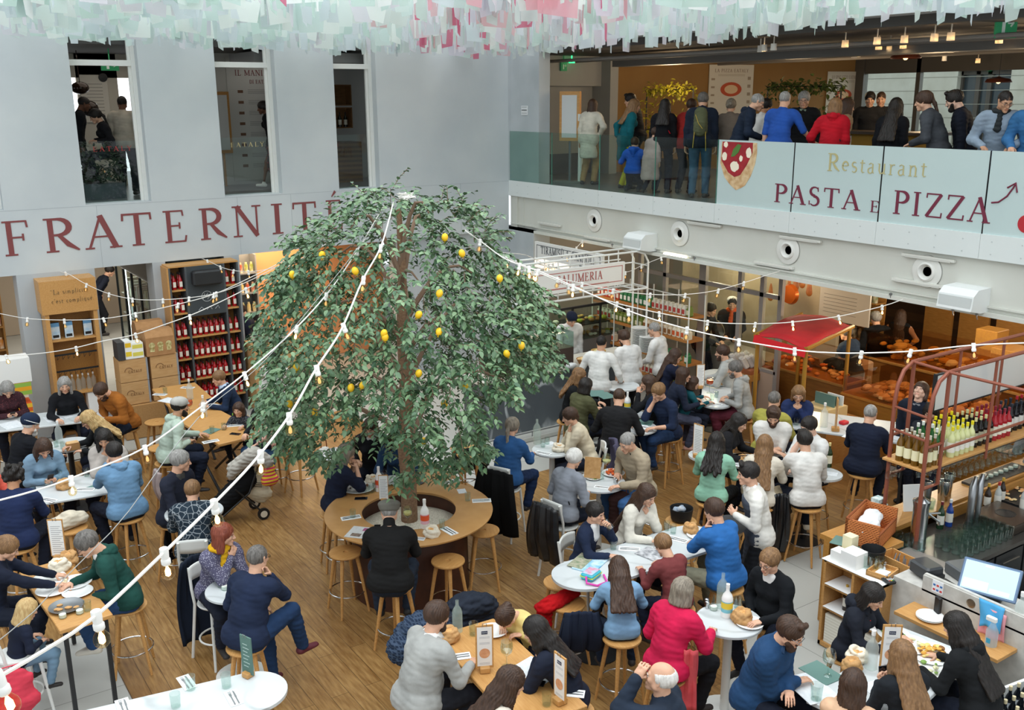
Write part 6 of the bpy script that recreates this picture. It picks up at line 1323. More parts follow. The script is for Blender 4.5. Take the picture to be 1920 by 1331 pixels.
# ochre pizza counter far behind
P=onx(1600,245,3.6);b=MB();b.box((-.3,-1.5,0),(.3,1.1,1.15));r=thing('pizza_counter','ochre service counter with a white front sheet, behind the red jacket','counter',(3.6,P[1]-.3,Z2));b.obj('body',mat('#a9812f',.7),r);b=MB();b.box((-.34,.1,.35),(-.3,.95,1.12));b.obj('poster',mat('#dfe0dc',.7),r);b=MB();b.box((-.4,-1.6,1.15),(.4,1.2,1.2));b.obj('worktop',mat('#4b4038',.4),r)
b=MB();b.lathe([(.12,0),(.12,.003)],n=20,M=Matrix.Translation((-.341,.55,.5))@Matrix.Rotation(-PI/2,4,'Y'));b.obj('print',mat('#c08a54',.7),r)
# backpack, coats hung, etc on the man
br,bi=BP
Vq,Qq=nets([cone((0,0,.02),(0,0,.30),.13,.12,flat=(V3(0,1,0),1.7)),cone((0,-.06,.02),(0,-.06,.12),.1,.09,flat=(V3(0,1,0),2)),ell((0,0,.36),(.1,.07,.07))],.012,k=.03);q=bi['chest']+V3(0,-.20,-.22)
o=mkobj('backpack',wrinkle(Vq,Qq,.004),Qq,cloth('#5b5f45'));o.location=wpt(br,q);o.rotation_euler=br.rotation_euler;tag(o,'olive backpack with yellow cords on the back of the navy jacket','backpack')
b=MB();b.tube([(-.09,-.09,.3),(-.03,-.13,.15),(.05,-.14,.05)],.006,5);b.tube([(.1,-.05,.0),(.12,-.08,-.35)],.008,5);b.tube([(-.1,-.05,.0),(-.12,-.08,-.3)],.008,5);b.obj('cord',mat('#b59a3a',.7),o)
# ---- things in the left openings
b=MB();P=ony(150,165,3.);b.sphere((0,0,0),.18,14,(1,1,.7));b.sphere((.12,0,-.4),.2,14,(1,1,.8));b.tube([(0,0,0),(0,0,1)],.01,5);o=b.obj('glass_pendants',mat('#2b1d14',.1,.3),loc=tuple(P),smooth=True);tag(o,'pair of dark blown glass pendants in the leftmost opening','lamp')
M_=mat('#7e7a72',.7)
P=ony(445,130,2.88);b=MB();b.box((0,-.02,-2.4),(1.6,0,.25));o=b.obj('manifesto_panel',mat('#b9b9b4',.75),loc=(P[0]-.25,2.9,P[2]));tag(o,'tall pale panel with the red headed manifesto in the middle opening','sign')
b=MB();text(b,'IL MANIFESTO',(.18,-.024,-.13),(1,0,0),.12,width=1.15,th=.003);text(b,'DI EATALY',(.5,-.024,-.3),(1,0,0),.08,width=.5,th=.003);b.obj('lettering',mat('#7d3f42',.7),o)
b=MB()
for k in range(8): b.box((.22,-.023,-.5-k*.23),(.34,-.02,-.44-k*.23));
b.obj('small_pictures',mat('#6b4c38',.7),o);b=MB()
for k in range(8):
    for j in range(3): b.box((.45,-.023,-.44-k*.23-j*.035),(1.1+.1*((j+k)%3),-.02,-.43-k*.23-j*.035))
b.obj('text_lines',mat('#8d8d8a',.7),o)
P=ony(415,230,2.6);b=MB();b.box((-.2,-.03,-.65),(.2,.03,.65));b.box((-.02,-.02,Z2-P[2]),(.02,.02,-.6));o=b.obj('framed_poster',OAKD,loc=tuple(P));tag(o,'oak framed sheet standing at the left of the manifesto','frame');b=MB();b.box((-.15,-.035,-.58),(.15,-.03,.58));b.obj('sheet',mat('#b5b5b2',.6),o)
b=MB();b.box((-5.6,.7,6.75),(-3.2,2.2,6.95));tag(b.obj('ceiling_duct',mat('#8d8d8b',.5)),'grey air duct under the ceiling of the upper left rooms','duct')
# bottle crates in the third opening
r=thing('crate_shelf','wooden crates stacked as a wine shelf in the right opening','shelf',(-3.65,2.2,Z2));WD=mat('#8a6238',.7,kind='wood',c2='#6f4c2a');b=MB()
b.box((-.9,-.25,0),(.9,.3,.9));b.obj('counter',mat('#7d5c3a',.7,kind='stripe',c2='#5d4128',sc=3),r)
for i,(x0,z0) in enumerate(((-.85,.95),(-.3,.95),(-.85,1.45),(.3,1.2),(-.85,1.95),(.3,1.7))):
    b=MB();w_,h_=.5,.46
    b.box((x0,-.05,z0),(x0+w_,.25,z0+.02));b.box((x0,-.05,z0+h_-.02),(x0+w_,.25,z0+h_));b.box((x0,-.05,z0),(x0+.02,.25,z0+h_));b.box((x0+w_-.02,-.05,z0),(x0+w_,.25,z0+h_));b.box((x0,.23,z0),(x0+w_,.25,z0+h_));b.obj('crate',WD,r)
DARKB=bottle(mat('#14180f',.12),mat('#2a0f14',.4),mat('#cfc8b8',.7),.30,.037)
for i,(x0,z0) in enumerate(((-.85,.95),(-.3,.95),(-.85,1.45),(.3,1.2),(-.85,1.95))):
    for k in range(3): DARKB.put((-3.65+x0+.1+k*.14,2.2+.08,Z2+z0+.022),0,label='dark wine bottle with a pale label standing in a crate of the right opening',group='wine bottles in the upper crates',scale=1.1)
t=MB();text(t,'EATALY',(-4.1,2.2-.27,Z2+.8),(1,0,0),.1,width=.8,track=.3,th=.003);tag(t.obj('counter_lettering',mat('#9a3b32',.7)),'red lettering along the crate counter in the right opening','sign')
b=MB();b.box((-9.1,1.1,0),(-8.2,1.5,.3));o=b.obj('planter_box',mat('#39424a',.5),loc=(0,0,Z2));tag(o,'dark grey planter with bushy leaves low in the leftmost opening','plant')
lv.clear();lf.clear()
for i in range(420): leaf(np.array([rb.uniform(-9.1,-8.2),rb.uniform(1.0,1.5),.3+abs(rb.gauss(0,.3))]),np.array([rb.uniform(-1,1),rb.uniform(-1,1),rb.uniform(-.3,1)]),rb.uniform(.08,.14),0)
me=bpy.data.meshes.new('foliage');me.from_pydata([tuple(v) for v in lv],[],[f[:3] if f[2]==f[3] else f for f in lf]);me.materials.append(mat('#25352a',.5,kind='leaf',c2='#3f5242'));f=bpy.data.objects.new('foliage',me);COL.objects.link(f);f.parent=o;f['kind']='stuff'
P=ony(180,185,4.3);b=MB();b.box((-.28,-.02,-.5),(.28,0,.5));o=b.obj('notice_poster',mat('#d8d2c6',.7),loc=(P[0],4.38,P[2]));tag(o,'cream notice sheet on the far wall of the leftmost opening','poster');b=MB()
for k in range(10): b.box((-.17,-.024,.3-k*.07),(.17,-.02,.312-k*.07))
b.obj('text_lines',mat('#96918a',.7),o)
P=ony(196,145,4.2);b=MB();b.lathe([(.1,0),(.09,.06),(.0,.07)],n=16,M=Matrix.Translation((0,0,0))@Matrix.Rotation(PI/2,4,'X'));tag(b.obj('wall_lamp',BLACK,loc=(P[0],4.39,P[2])),'round black lamp on the far wall of the leftmost opening','lamp')
# ---------------------------------------------------------------- shop below the left wall
m=MB()
for x0,x1 in ((-10.45,-9.15),(-8.12,-7.88),(-6.75,-6.45)): m.box((x0,-.0,0),(x1,.5,ZC))
m.box((-7.88,.45,0),(-6.75,.6,ZC));m.box((-20,0,0),(-13,.5,ZC));m.box((-2.9,.1,0),(0,.5,ZC));struct(m.obj('wall_piers',mat('#b4babd',.75,kind='noise',c2='#a8aeb2',sc=1)))
m=MB();m.box((-20,9.4,0),(0,9.55,ZC));struct(m.obj('wall_shop',mat('#a89a88',.8)),'back wall of the ground floor shop')
m=MB();m.box((-6.45,2.6,0),(-2.,2.75,ZC));struct(m.obj('wall_orange',mat('#d99a6a',.8)),'warm orange wall beside the bottle rack')
m=MB();m.box((-20,.5,ZC),(0,9.5,ZC+.1));struct(m.obj('ceiling',mat('#8a8680',.8)),'ceiling of the ground floor shop')
area('shop_light_left',(-11.5,2.5,3.0),2.5,80,(1,.82,.6));area('shop_light_mid',(-8,5.5,3.0),3,170,(1,.93,.82));area('shop_light_right',(-5,1.6,3.0),1.8,90,(1,.72,.45))
REDG=mat('#a80f18',.12,spec=.7);
rb0=thing('liqueur_bottle','x','bottle');L_((0,0),(.04,0),(.042,.02),(.042,.17),(.034,.2),(.015,.24),(.0145,.29),n=12).obj('glass',REDG,rb0,smooth=True);L_((.016,.27),(.018,.275),(.018,.315),(0,.315),n=10).obj('cap',mat('#241a1c',.5),rb0,smooth=True);b=MB();b.box((-.027,-.0455,.05),(.027,-.038,.15));b.obj('label',mat('#e9e2d2',.7),rb0);RB=Proto(rb0)
# rack: grey frame with oak shelves
rx0,rx1=-7.95,-6.62;ry=-.42
r=thing('bottle_rack','tall grey and oak rack of red bottles with a chalk sign','shelf',(rx0,ry,0));W_=rx1-rx0;H_=2.98;GF=mat('#4b5053',.6)
b=MB()
for x in (0,.30,1.03,W_-.035): b.box((x,0,0),(x+.035,.42,H_))
b.obj('upright',GF,r);b=MB();b.box((-.0,0,H_),(W_,.42,H_+.03));b.box((-.03,0,0),(-.0,.42,H_));b.obj('top_panel',OAK,r);b=MB();b.box((0,.40,0),(W_,.42,H_));b.obj('back_panel',OAKD,r)
b=MB();Zs=[.35,.78,1.2,1.62];Zc=[.35,.78,1.2,1.62,2.1,2.55]
for z in Zs: b.box((.335,.03,z-.03),(1.03,.4,z))
for z in Zc: b.box((.035,.03,z-.03),(.3,.4,z));b.box((1.065,.03,z-.03),(W_-.035,.4,z))
b.obj('shelf',OAK,r)
b=MB();b.box((.335,-.0,2.02),(1.03,.03,H_));o=b.obj('chalk_panel',mat('#3c4245',.8),r);b=MB();b.box((.40,-.2,2.62),(.95,.0,2.9),bv=.03);b.obj('speaker_box',mat('#1f2123',.5),r)
b=MB();M=Matrix(((1,0,0,.70),(0,0,-1,-.004),(0,1,0,2.35),(0,0,0,1)))
for a in np.linspace(0,2*PI,14): b.tube([(.68+.1*math.cos(a),-.006,2.38+.1*math.sin(a)),(.68+.1*math.cos(a+.45),-.006,2.38+.1*math.sin(a+.45))],.005,4)
for k in range(6): b.tube([(.6+k*.03,-.006,2.32+.03*(k%3)),(.64+k*.03,-.006,2.44-.03*(k%2))],.004,4)
for k in range(3): b.tube([(.5+k*.16,-.006,2.12),(.56+k*.16,-.006,2.18),(.62+k*.14,-.006,2.12)],.005,4)
b.obj('chalk_drawing',mat('#c5cacb',.8),r)
for z in Zs:
    for k in range(6):
        for d in (0,1): RB.put((rx0+.41+k*.11,ry+.1+d*.13,z+.001),0,label='red liqueur bottle with cream label on a wide middle shelf of the rack',group='red bottles in the middle of the rack',scale=1.)
for z in Zc:
    for k in range(2):
        for d in (0,1): RB.put((rx0+.11+k*.12,ry+.1+d*.13,z+.001),0,label='bright red liqueur bottle with a cream label in the narrow left bay of the rack',group='red bottles in the left bay')
        RB.put((rx0+1.12+k*.12,ry+.12,z+.001),0,label='bright red liqueur bottle with a cream label in the narrow right bay of the rack',group='red bottles in the right bay')
# oak quote shelf
qx0,qx1=-10.18,-9.25;r=thing('quote_shelf','tall oak shelf unit with a written box header','shelf',(qx0,-.48,0));W_=qx1-qx0
b=MB();b.box((0,-.03,2.38),(W_,.48,2.97));b.obj('header',OAKY,r);b=MB();b.box((.04,0,0),(.11,.45,2.38));b.box((W_-.09,0,0),(W_-.02,.45,2.38));b.obj('side_panel',OAKY,r);b=MB();b.box((.04,.42,0),(W_-.04,.45,2.38));b.obj('back_panel',OAKD,r)
b=MB()
for z in (.45,.9,1.9): b.box((.1,.02,z-.03),(W_-.08,.43,z))
b.obj('shelf',OAKY,r);b=MB()
for z in (1.3,1.6):
    b.box((.12,.05,z),(W_-.1,.07,z+.03))
    for k in range(7): b.tube([(.16+k*.09,.06,z),(.16+k*.09,.06,z-.07),(.22+k*.09,.2,z-.05)],.004,4)
b.obj('wire_rack',IRON,r)
b=MB();text(b,'"La simplicité',(.17,-.034,2.73),(1,0,.0),.085,width=.62,th=.003);text(b,"c'est compliqué.",(.17,-.034,2.57),(1,0,0),.085,width=.7,th=.003);b.obj('quote_lettering',mat('#6d5a3a',.7),r)
BOXB=thing('gift_box','x','box');b=MB();b.box((-.07,-.04,0),(.07,.04,.29));b.obj('carton',mat('#2d2c2c',.6),BOXB);b=MB();b.box((-.07,-.042,.0),(.07,-.04,.22));b.mi=1;b.box((-.07,-.042,.22),(.07,-.04,.29));b.mi=2;b.box((-.05,-.043,.02),(.05,-.042,.07));b.obj('printed_front',[mat('#a6c6dc',.6,kind='noise',c2='#d9dfe0',sc=12),mat('#5e93bd',.6),BLACK],BOXB);BX_=Proto(BOXB)
for k,t in enumerate(('leftmost','middle','rightmost')): BX_.put((qx0+(.2,.42,.74)[k],-.3,1.902),0,label='blue and white printed gift box, %s of three on the oak quote shelf'%t)
for k in range(6): WATERC.put((qx0+.3+k*.09,-.3+.05*(k%2),.902),0,label='clear water bottle standing on the lower oak quote shelf',group='water bottles on the quote shelf',scale=.95)
b=MB();b.box((0,0,0),(.24,.25,.4));o=b.obj('napkin_stack',PAPER,loc=(qx1-.34,-.42,.455));tag(o,'tall stack of white paper napkins on the lowest shelf of the quote unit','napkins')
# kraft cartons and wooden crates by the pier
CR=mat('#c79f6d',.75,kind='wood',c2='#b98e5a',sc=10);PLY=mat('#b98f5c',.6,kind='woody',c2='#a97e4b',sc=8)
b=MB();b.box((-9.12,-1.0,0.0),(-8.0,-.3,.62));o=b.obj('low_cabinet',PLY);tag(o,'low plain plywood cabinet carrying the wine crates','cabinet')
k=0
cr=thing('wine_crate','x','crate');b=MB();b.box((0,0,0),(.5,.42,.42),bv=.004);b.obj('box',CR,cr);b=MB();
for i in range(10): a=PI*.1+i*PI*.09;b.tube([(.16+.07*math.cos(a),-.003,.2+.07*math.sin(a)),(.16+.07*math.cos(a+PI*.09),-.003,.2+.07*math.sin(a+PI*.09))],.006,4)
text(b,'CATALY',(.15,-.006,.17),(1,0,0),.05,width=.24,th=.003);b.obj('stamp',mat('#7c5634',.8),cr);b=MB();b.box((.47,-.003,0),(.5,0,.42));b.obj('edge_strip',mat('#8f949a',.6),cr);CRP=Proto(cr)
for x,z,t in ((-9.1,.63,'lower left'),(-8.55,.63,'lower right'),(-9.1,1.06,'upper left'),(-8.55,1.06,'upper right')): CRP.put((x,-.92,z),0,label='stamped light wood wine crate, %s of the four on the low cabinet'%t)
kb=thing('kraft_carton','x','box');b=MB();b.box((0,0,0),(.5,.4,.34));b.prism([(0,0),(.4,0),(.3,.12),(.1,.12)],0,.5,Matrix(((0,0,1,0),(1,0,0,0),(0,1,0,.34),(0,0,0,1))));b.obj('carton',mat('#b08457',.85,kind='noise',c2='#a3784c',sc=8),kb);b=MB()
for i in range(3): b.lathe([(.055,0),(.055,.004)],n=18,M=Matrix.Translation((.1+i*.15,-.001,.2))@Matrix.Rotation(PI/2,4,'X'));b.box((.06+i*.15,-.004,.08),(.14+i*.15,0,.2))
b.obj('window_print',mat('#d6cf9a',.6,kind='noise',c2='#8d7a3a',sc=18),kb);KB=Proto(kb)
KB.put((-8.6,-.95,1.49),0,label='kraft carton with three round windows on top of the right crate');KB.put((-8.62,-.4,1.55),0,label='kraft carton standing behind the carton with three round windows')
wb_=MB();wb_.box((-9.1,-.95,1.49),(-8.98,-.6,1.82));tag(wb_.obj('box_file',mat('#3a3a3a',.6)),'dark printed box standing at the left end above the crates','box')
for i,(x0,z0,w_,h_,c,t) in enumerate(((-8.97,1.49,.12,.17,'#e6c92c','yellow and white carton below the red dotted one'),(-8.97,1.66,.12,.16,'#e2b81e','yellow carton with a red dot'),(-8.85,1.49,.2,.14,'#eef0ee','white carton with a yellow band, lower'),(-8.85,1.63,.2,.14,'#e9ecea','white carton with a yellow band, upper'))):
    b=MB();b.box((0,0,0),(w_,.28,h_));o=b.obj('carton',mat('#eceeea',.6),loc=(x0,-.93,z0));tag(o,t+', above the left crate','box');b=MB();b.box((.01,-.003,h_*.3),(w_-.01,0,h_*.8));b.obj('print',mat(c if i<2 else '#d9cf5a',.6),o)
# cartons by the left pier
for x,y,w_,h_,c,c2,t in ((3,700,.62,.42,'#e9e9e5','#dadbd6','white crisp carton standing on the orange striped cartons'),(5,735,.62,.22,'#e8a21e','#8fb54a','orange and green striped carton, upper'),(8,775,.64,.22,'#e2611e','#efc23a','orange and yellow striped carton, lower')):
    P=ony(x,y,-.9);b=MB();b.box((-.3,0,-h_/2),(.45,.4,h_/2));o=b.obj('drink_carton',mat(c,.7,kind='stripe' if c!='#e9e9e5' else None,c2=c2,sc=2.2),loc=(P[0],-.9,P[2]));tag(o,t+' at the left edge','box')
b=MB();P=ony(5,790,-.9);b.box((P[0]-.3,-.9,0),(P[0]+.5,-.45,P[2]-.08));tag(b.obj('low_cabinet',PLY),'plywood cabinet under the striped cartons at the left edge','cabinet')
# stocked shelving seen through the openings
def stock(x0,x1,y,zs,cols,label,lab2,n,h=.22,cat='jar',fr=OAKD,cname='jar',rr=.045):
    r=thing('stock_shelf',label,'shelf',(x0,y,0));b=MB();W_=x1-x0
    for z in zs: b.box((0,0,z-.03),(W_,.4,z))
    b.obj('shelf',fr,r);b=MB();b.box((-.03,0,0),(0,.4,zs[-1]+.4));b.box((W_,0,0),(W_+.03,.4,zs[-1]+.4));b.box((W_/2,0,0),(W_/2+.03,.4,zs[-1]+.4));b.obj('upright',fr,r);b=MB();b.box((0,.38,0),(W_,.4,zs[-1]+.4));b.obj('back_panel',fr,r)
    ps=[]
    for c in cols:
        o=L_((0,0),(rr,0),(rr,h*.7),(rr*.6,h*.85),(rr*.6,h),(0,h),n=10).obj(cname,mat(c,.35,kind='noise',c2='#efe3c8',sc=9),smooth=True);ps.append(Proto(o))
    for zi,z in enumerate(zs):
        for k in range(n):
            ci=(k//2+zi)%len(cols);p=ps[ci].put((x0+.07+k*(W_-.12)/max(n-1,1),y+.12,z+.002),0,label=lab2,group=lab2);p['category']=cat
stock(-11.9,-10.6,1.6,[.5,.95,1.4,1.85,2.3,2.7],['#d9861c','#c9501c','#e0a030'],'oak shelves of orange and red jars behind the left pier','orange or red jar on the shop shelves at the left edge',9)
# glass door fridge with cold light
r=thing('fridge_row','glass door fridge row with a vertical white light strip','fridge',(-7.98,3.8,0),R(-90));b=MB();b.box((0,0,0),(2.8,.6,.1));b.box((0,0,2.5),(2.8,.6,3.04));b.box((0,.58,0),(2.8,.6,2.6));b.obj('cabinet',mat('#54585a',.4,.3),r)
for k in range(4): b=MB();b.box((k*.7,-.03,.1),(k*.7+.03,.02,2.5));b.box((k*.7+.67,-.03,.1),(k*.7+.7,.02,2.5));b.obj('door_frame',mat('#3f4244',.4,.6),r);b=MB();b.box((k*.7+.03,-.01,.1),(k*.7+.67,0,2.5));b.obj('door_glass',GLASSG,r)
b=MB();b.box((.66,.03,.12),(.70,.05,2.48));b.obj('light_strip',mat('#f4f6ff',.4,em=7),r)
b=MB()
for z in (.5,.95,1.4,1.85): b.box((0,.05,z),(2.8,.55,z+.02))
b.obj('shelf',STEEL,r);pk=random.Random(4)
for z in (.12,.52,.97,1.42,1.87):
    b=MB();b.mi=0
    ms=[mat(c,.4) for c in('#9fb0b0','#5d7f78','#a59fae','#c9cbb8','#6f4f5a')]
    for k in range(26): b.mi=pk.randrange(5);b.box((.04+k*.105,.1,z),(.12+k*.105,.4,z+pk.uniform(.18,.34)))
    o=b.obj('packs',ms,r);o['kind']='stuff'
# crates with dark bottles right of the rack
b=MB();b.box((-6.55,-.75,0),(-5.6,-.2,1.35));o=b.obj('display_crates',CR);tag(o,'light wood crates stacked as a display table right of the rack','crate')
for k in range(5):
    for j in range(3): DARKB.put((-6.45+k*.14,-.7+j*.15,1.352),0,label='dark bottle standing on the light wood crates right of the red bottle rack',group='dark bottles on the crates',scale=1.)
stock(-6.4,-5.4,2.1,[.5,.95,1.4,1.85,2.3],['#b9482c','#8d9a3a','#d9c07a'],'grey shelves of colourful packs on the orange wall','colourful pack on the grey shelves of the orange wall',8,fr=mat('#8a8d90',.5),cname='food_pack',cat='package')
b=MB();P=ony(457,519,2.58);b.lathe([(.09,0),(.09,.01)],n=16,M=Matrix.Translation((P[0],2.59,P[2]))@Matrix.Rotation(PI/2,4,'X'));tag(b.obj('round_sticker',mat('#b03a3a',.7)),'small red oval mark on the orange wall','sign')
# ---------------------------------------------------------------- marble deli counter and white sign frame
SL=mat('#565d62',.3,kind='slate',c2='#4b5257');
cx0=at(905,832,0);CY=-4.95;X0=-3.93;X1=-.35
r=thing('deli_counter','long counter faced in veined dark grey marble with a pale stone top','counter',(X0,CY,0))
b=MB();b.box((0,0,.0),(X1-X0,.6,1.12));b.obj('front',SL,r);b=MB();b.box((-.04,-.05,1.12),(X1-X0+.02,.63,1.17));b.obj('worktop',mat('#d9d5c9',.35,kind='noise',c2='#c9c4b6',sc=6),r);b=MB();b.box((-.25,-.32,0),(X1-X0,0,.07));b.obj('plinth',mat('#b9b9b2',.6),r)
b=MB();b.tube([(-.05,-.28,.16),(X1-X0,-.28,.16)],.014,6)
for k in range(5): b.tube([(.1+k*.8,-.28,.16),(.1+k*.8,-.28,.07)],.01,5)
b.obj('foot_rail',STEEL,r)
r=thing('chilled_display','stainless chilled display with a curved glass top on the deli counter','display',(-3.6,CY+.05,1.17));b=MB();b.box((0,0,0),(1.75,.55,.34));b.obj('case',mat('#5c4f49',.35,.6),r);b=MB();b.box((0,0,.34),(1.75,.02,.62));b.box((0,0,.62),(1.75,.4,.635));b.box((1.73,0,.34),(1.75,.4,.62));b.obj('glass',GLASSG,r);b=MB()
for k in range(12): b.sphere((.12+k*.135,.3+.1*(k%2),.36),.06,8,(1,1,.5))
b.obj('food',mat('#c98a5e',.7,kind='noise',c2='#e6dcc0',sc=12),r)['kind']='stuff'
# bowls, plates on the counter
for x,y,t,c in ((1095,680,'bread basket bowl beside the cook','#a5713c'),(1122,664,'wooden salad bowl in front of the left waiter','#c9a25e')):
    b=L_((0,.01),(.1,.01),(.15,.1),(.145,.1),(.1,.02),(0,.02),n=20);P=at(x,y,1.19);o=b.obj('bowl',mat(c,.7),loc=tuple(P[:2])+(1.172,),smooth=True);tag(o,t,'bowl');q=MB()
    for i in range(9): q.sphere((ru(-.08,.08),ru(-.08,.08),.09),.04,8,(1.2,.8,.7))
    q.obj('food',mat('#dfb87a' if x<1100 else '#b9b95e',.7,kind='noise',c2='#f0dcb0',sc=10),o,smooth=True)
P=at(1070,688,1.18);Vq,Qq=nets([ell((0,0,.04),(.09,.07,.05)),ell((.08,.03,.03),(.07,.05,.04))],.012);o=mkobj('cloth',wrinkle(Vq,Qq,.006),Qq,cloth('#e8eaea'));o.location=(P[0],P[1],1.17);tag(o,'crumpled white cloth on the end of the deli counter','cloth')
L=.33
for k,(x,y,n) in enumerate(((1198,655,17),(1214,660,12))):
    P=onx(x,y,-.75);
    P=at(x,y,1.17)
    for j in range(n): PLATE.put((P[0],P[1],1.175+j*.026),0,label='white plate in the %s stack of plates beside the grey haired waiter'%('tall left' if k==0 else 'lower right'),group='%s plate stack'%('tall' if k==0 else 'low'),scale=1.35)
# second deli case behind
r=thing('glass_food_case','tall glass food case with dark frame behind the waiters','display',(-1.25,-3.1,0));b=MB();b.box((0,0,0),(2.2,.8,1.05));b.obj('base',mat('#6b6660',.5),r);b=MB();b.box((0,0,1.05),(2.2,.012,1.75));b.box((0,0,1.75),(2.2,.8,1.77));b.obj('glass',GLASSG,r);b=MB()
for x in (0,.75,1.5,2.17): b.box((x,-.01,1.05),(x+.035,.03,1.78))
b.box((0,-.01,1.75),(2.2,.03,1.8));b.box((0,.02,1.35),(2.2,.7,1.37));b.obj('frame',IRON,r);b=MB();ms=[mat(c,.7) for c in('#d9a860','#b9b93a','#e6dcc4','#a8703a')]
for k in range(60): b.mi=k%4;b.sphere((ru(.1,2.1),ru(.12,.6),rnd.choice((1.1,1.42))),ru(.04,.07),8,(1.2,1,.7))
b.obj('food',ms,r)['kind']='stuff'
area('deli_case_light',(-.5,-2.4,2.7),1.5,26,(1,.82,.6))
# white steel sign frame
SF=WMETAL;r=thing('sign_gantry','white tubular frame carrying the deli signs and rounded at its right end','frame',(0,0,0))
def seg(pts,rr=.02): b=MB();b.tube([tuple(p) for p in pts],rr,8);return b.obj('tube',SF,r,smooth=True)
fy=-4.9;fX0=ony(975,530,fy)[0];fX1=ony(1225,500,fy)[0];
def Y(x,y,Yp=fy): return ony(x,y,Yp)
zt_=Y(1190,472)[2];zm=Y(1220,537)[2];
for Yp,dx in ((fy,0),(fy+.42,0)):
    xa,xb=fX0,ony(1212,600,fy)[0]
    seg([(xa,Yp,zt_),(xb-.3,Yp,zt_),(xb-.1,Yp,zt_-.06),(xb,Yp,zt_-.22),(xb,Yp,zm),(xb,Yp,1.2)]);seg([(xa,Yp,zm-.02),(xb,Yp,zm-.02)]);seg([(xa,Yp,zt_-.2),(xb-.35,Yp,zt_-.2)],.014)
    for x in np.linspace(xa+.25,xb-.4,5): seg([(x,Yp,zt_),(x,Yp,zm)],.013)
for x in (fX0,xb-.35,xb): seg([(x,fy,zm),(x,fy+.42,zm)],.014);
seg([(xb,fy,zt_-.3),(xb,fy+.42,zt_-.3)],.014)
def signb(pts,Yp,label,txt,col,sub=None,two=None,trim=None,w_=0,h_=0):
    A=ony(*pts[0],Yp);B=ony(*pts[1],Yp);D=ony(*pts[2],Yp);w_=w_ or B[0]-A[0];h_=h_ or A[2]-D[2];b=MB();b.box((0,-.03,-h_),(w_,.03,0));o=b.obj('sign_board',mat('#dcdcd8',.6),loc=(A[0],Yp,A[2]));tag(o,label,'sign')
    b=MB();t_=.012;i=.07
    for x0,z0,x1,z1 in ((i,-i,w_-i,-i+t_),(i,-h_+i,w_-i,-h_+i+t_),(i,-h_+i,i+t_,-i),(w_-i,-h_+i,w_-i+t_,-i+t_)): b.box((x0,-.034,z0),(x1,-.03,z1))
    b.obj('border',mat(trim or col,.7),o);b=MB()
    if two: text(b,txt,(w_*.1,-.034,-h_*.42),(1,0,0),h_*.28,width=w_*.8,th=.004);text(b,two,(w_*.68,-.034,-h_*.80),(1,0,0),h_*.24,width=w_*.2,th=.004)
    else: text(b,txt,(w_*.3,-.034,-h_*.62),(1,0,0),h_*.36,width=w_*.46,th=.004);b.box((w_*.15,-.033,-h_*.8),(w_*.83,-.03,-h_*.785))
    b.obj('lettering',mat(col,.7),o);return o
signb([(985,513),(1170,489),(985,558)],fy-.06,'white sign with red border reading salumeria','SALUMERIA','#a8564e')
o=signb([(1005,452),(1132,468),(1005,500)],fy+.95,'white sign with dark border behind the salumeria sign','TIRAMISÙ & CANNOLI','#565a5e',two='BAR',trim='#3b4045',w_=2.28,h_=.55);o.location=(-.6,-1.93,3.05);o.rotation_euler=(0,0,-PI/2)
# ---------------------------------------------------------------- shops beneath the beam
m=MB();m.box((.3,-20,ZCR-.0),(12,.3,ZCR+.12));struct(m.obj('ceiling',mat('#3c2c1f',.85)),'dark ceiling of the market below the balcony')
m=MB();m.box((.35,.15,0),(4.5,.3,ZCR));m.box((4.5,-1.5,0),(4.65,.3,ZCR));struct(m.obj('wall_deli',mat('#8f8b84',.8)),'grey wall behind the deli window')
m=MB();m.box((8.5,-20,0),(8.65,-1,ZCR));struct(m.obj('wall_market',mat('#4a3018',.8,kind='stripe',c2='#3b2512',sc=.8)),'dark wood wall at the back of the market');m=MB();m.box((4.6,-1.2,0),(8.6,-1.05,ZCR));struct(m.obj('wall_market_side',mat('#7a5830',.8)),'tan side wall of the market')
# glazed kitchen partition (mullions along x = .9)
MU=mat('#8f8680',.5);GX=1.15
def kz(x,y): return onx(x,y,GX)
ysm=[onx(x,560,GX)[1] for x in (1200,1247,1318,1388,1430,1465)]
r=thing('kitchen_partition','taupe framed glass partition in front of the kitchen','partition',(GX,0,0));b=MB()
for i,y in enumerate(ysm): w_=.09 if i==2 else .045;b.box((-.04,y-w_,0),(.04,y+w_,ZCR))
b.box((-.04,ysm[-1],2.42),(.04,ysm[0],2.5));b.box((-.04,ysm[-1],1.0),(.04,ysm[2]-.6,1.06));b.obj('frame',MU,r);b=MB();b.box((-.005,ysm[-1],1.06),(.005,ysm[0],ZCR));b.obj('glass',GLASS,r);b=MB();b.box((-.03,ysm[-1],0),(.03,ysm[3],1.0));b.obj('panel',mat('#b39a86',.6),r)
b=MB();b.box((3.2,-6.9,0),(3.3,-2.5,ZCR));struct(b.obj('wall_kitchen',mat('#a89a80',.6,kind='noise',c2='#9a8c72',sc=2)),'cream tiled kitchen wall');point('kitchen_light',(2.4,-4.5,2.7),60,(1,.82,.58),.2);point('kitchen_light_two',(2.2,-6.2,2.7),45,(1,.8,.55),.2);point('kitchen_light_three',(2.2,-1.8,2.7),45,(1,.8,.55),.2)
b=MB();b.box((1.9,-6.5,0),(2.5,-3.2,.95));tag(b.obj('kitchen_counter',mat('#b9b3a8',.3,.4)),'steel kitchen worktop behind the glass partition','counter')
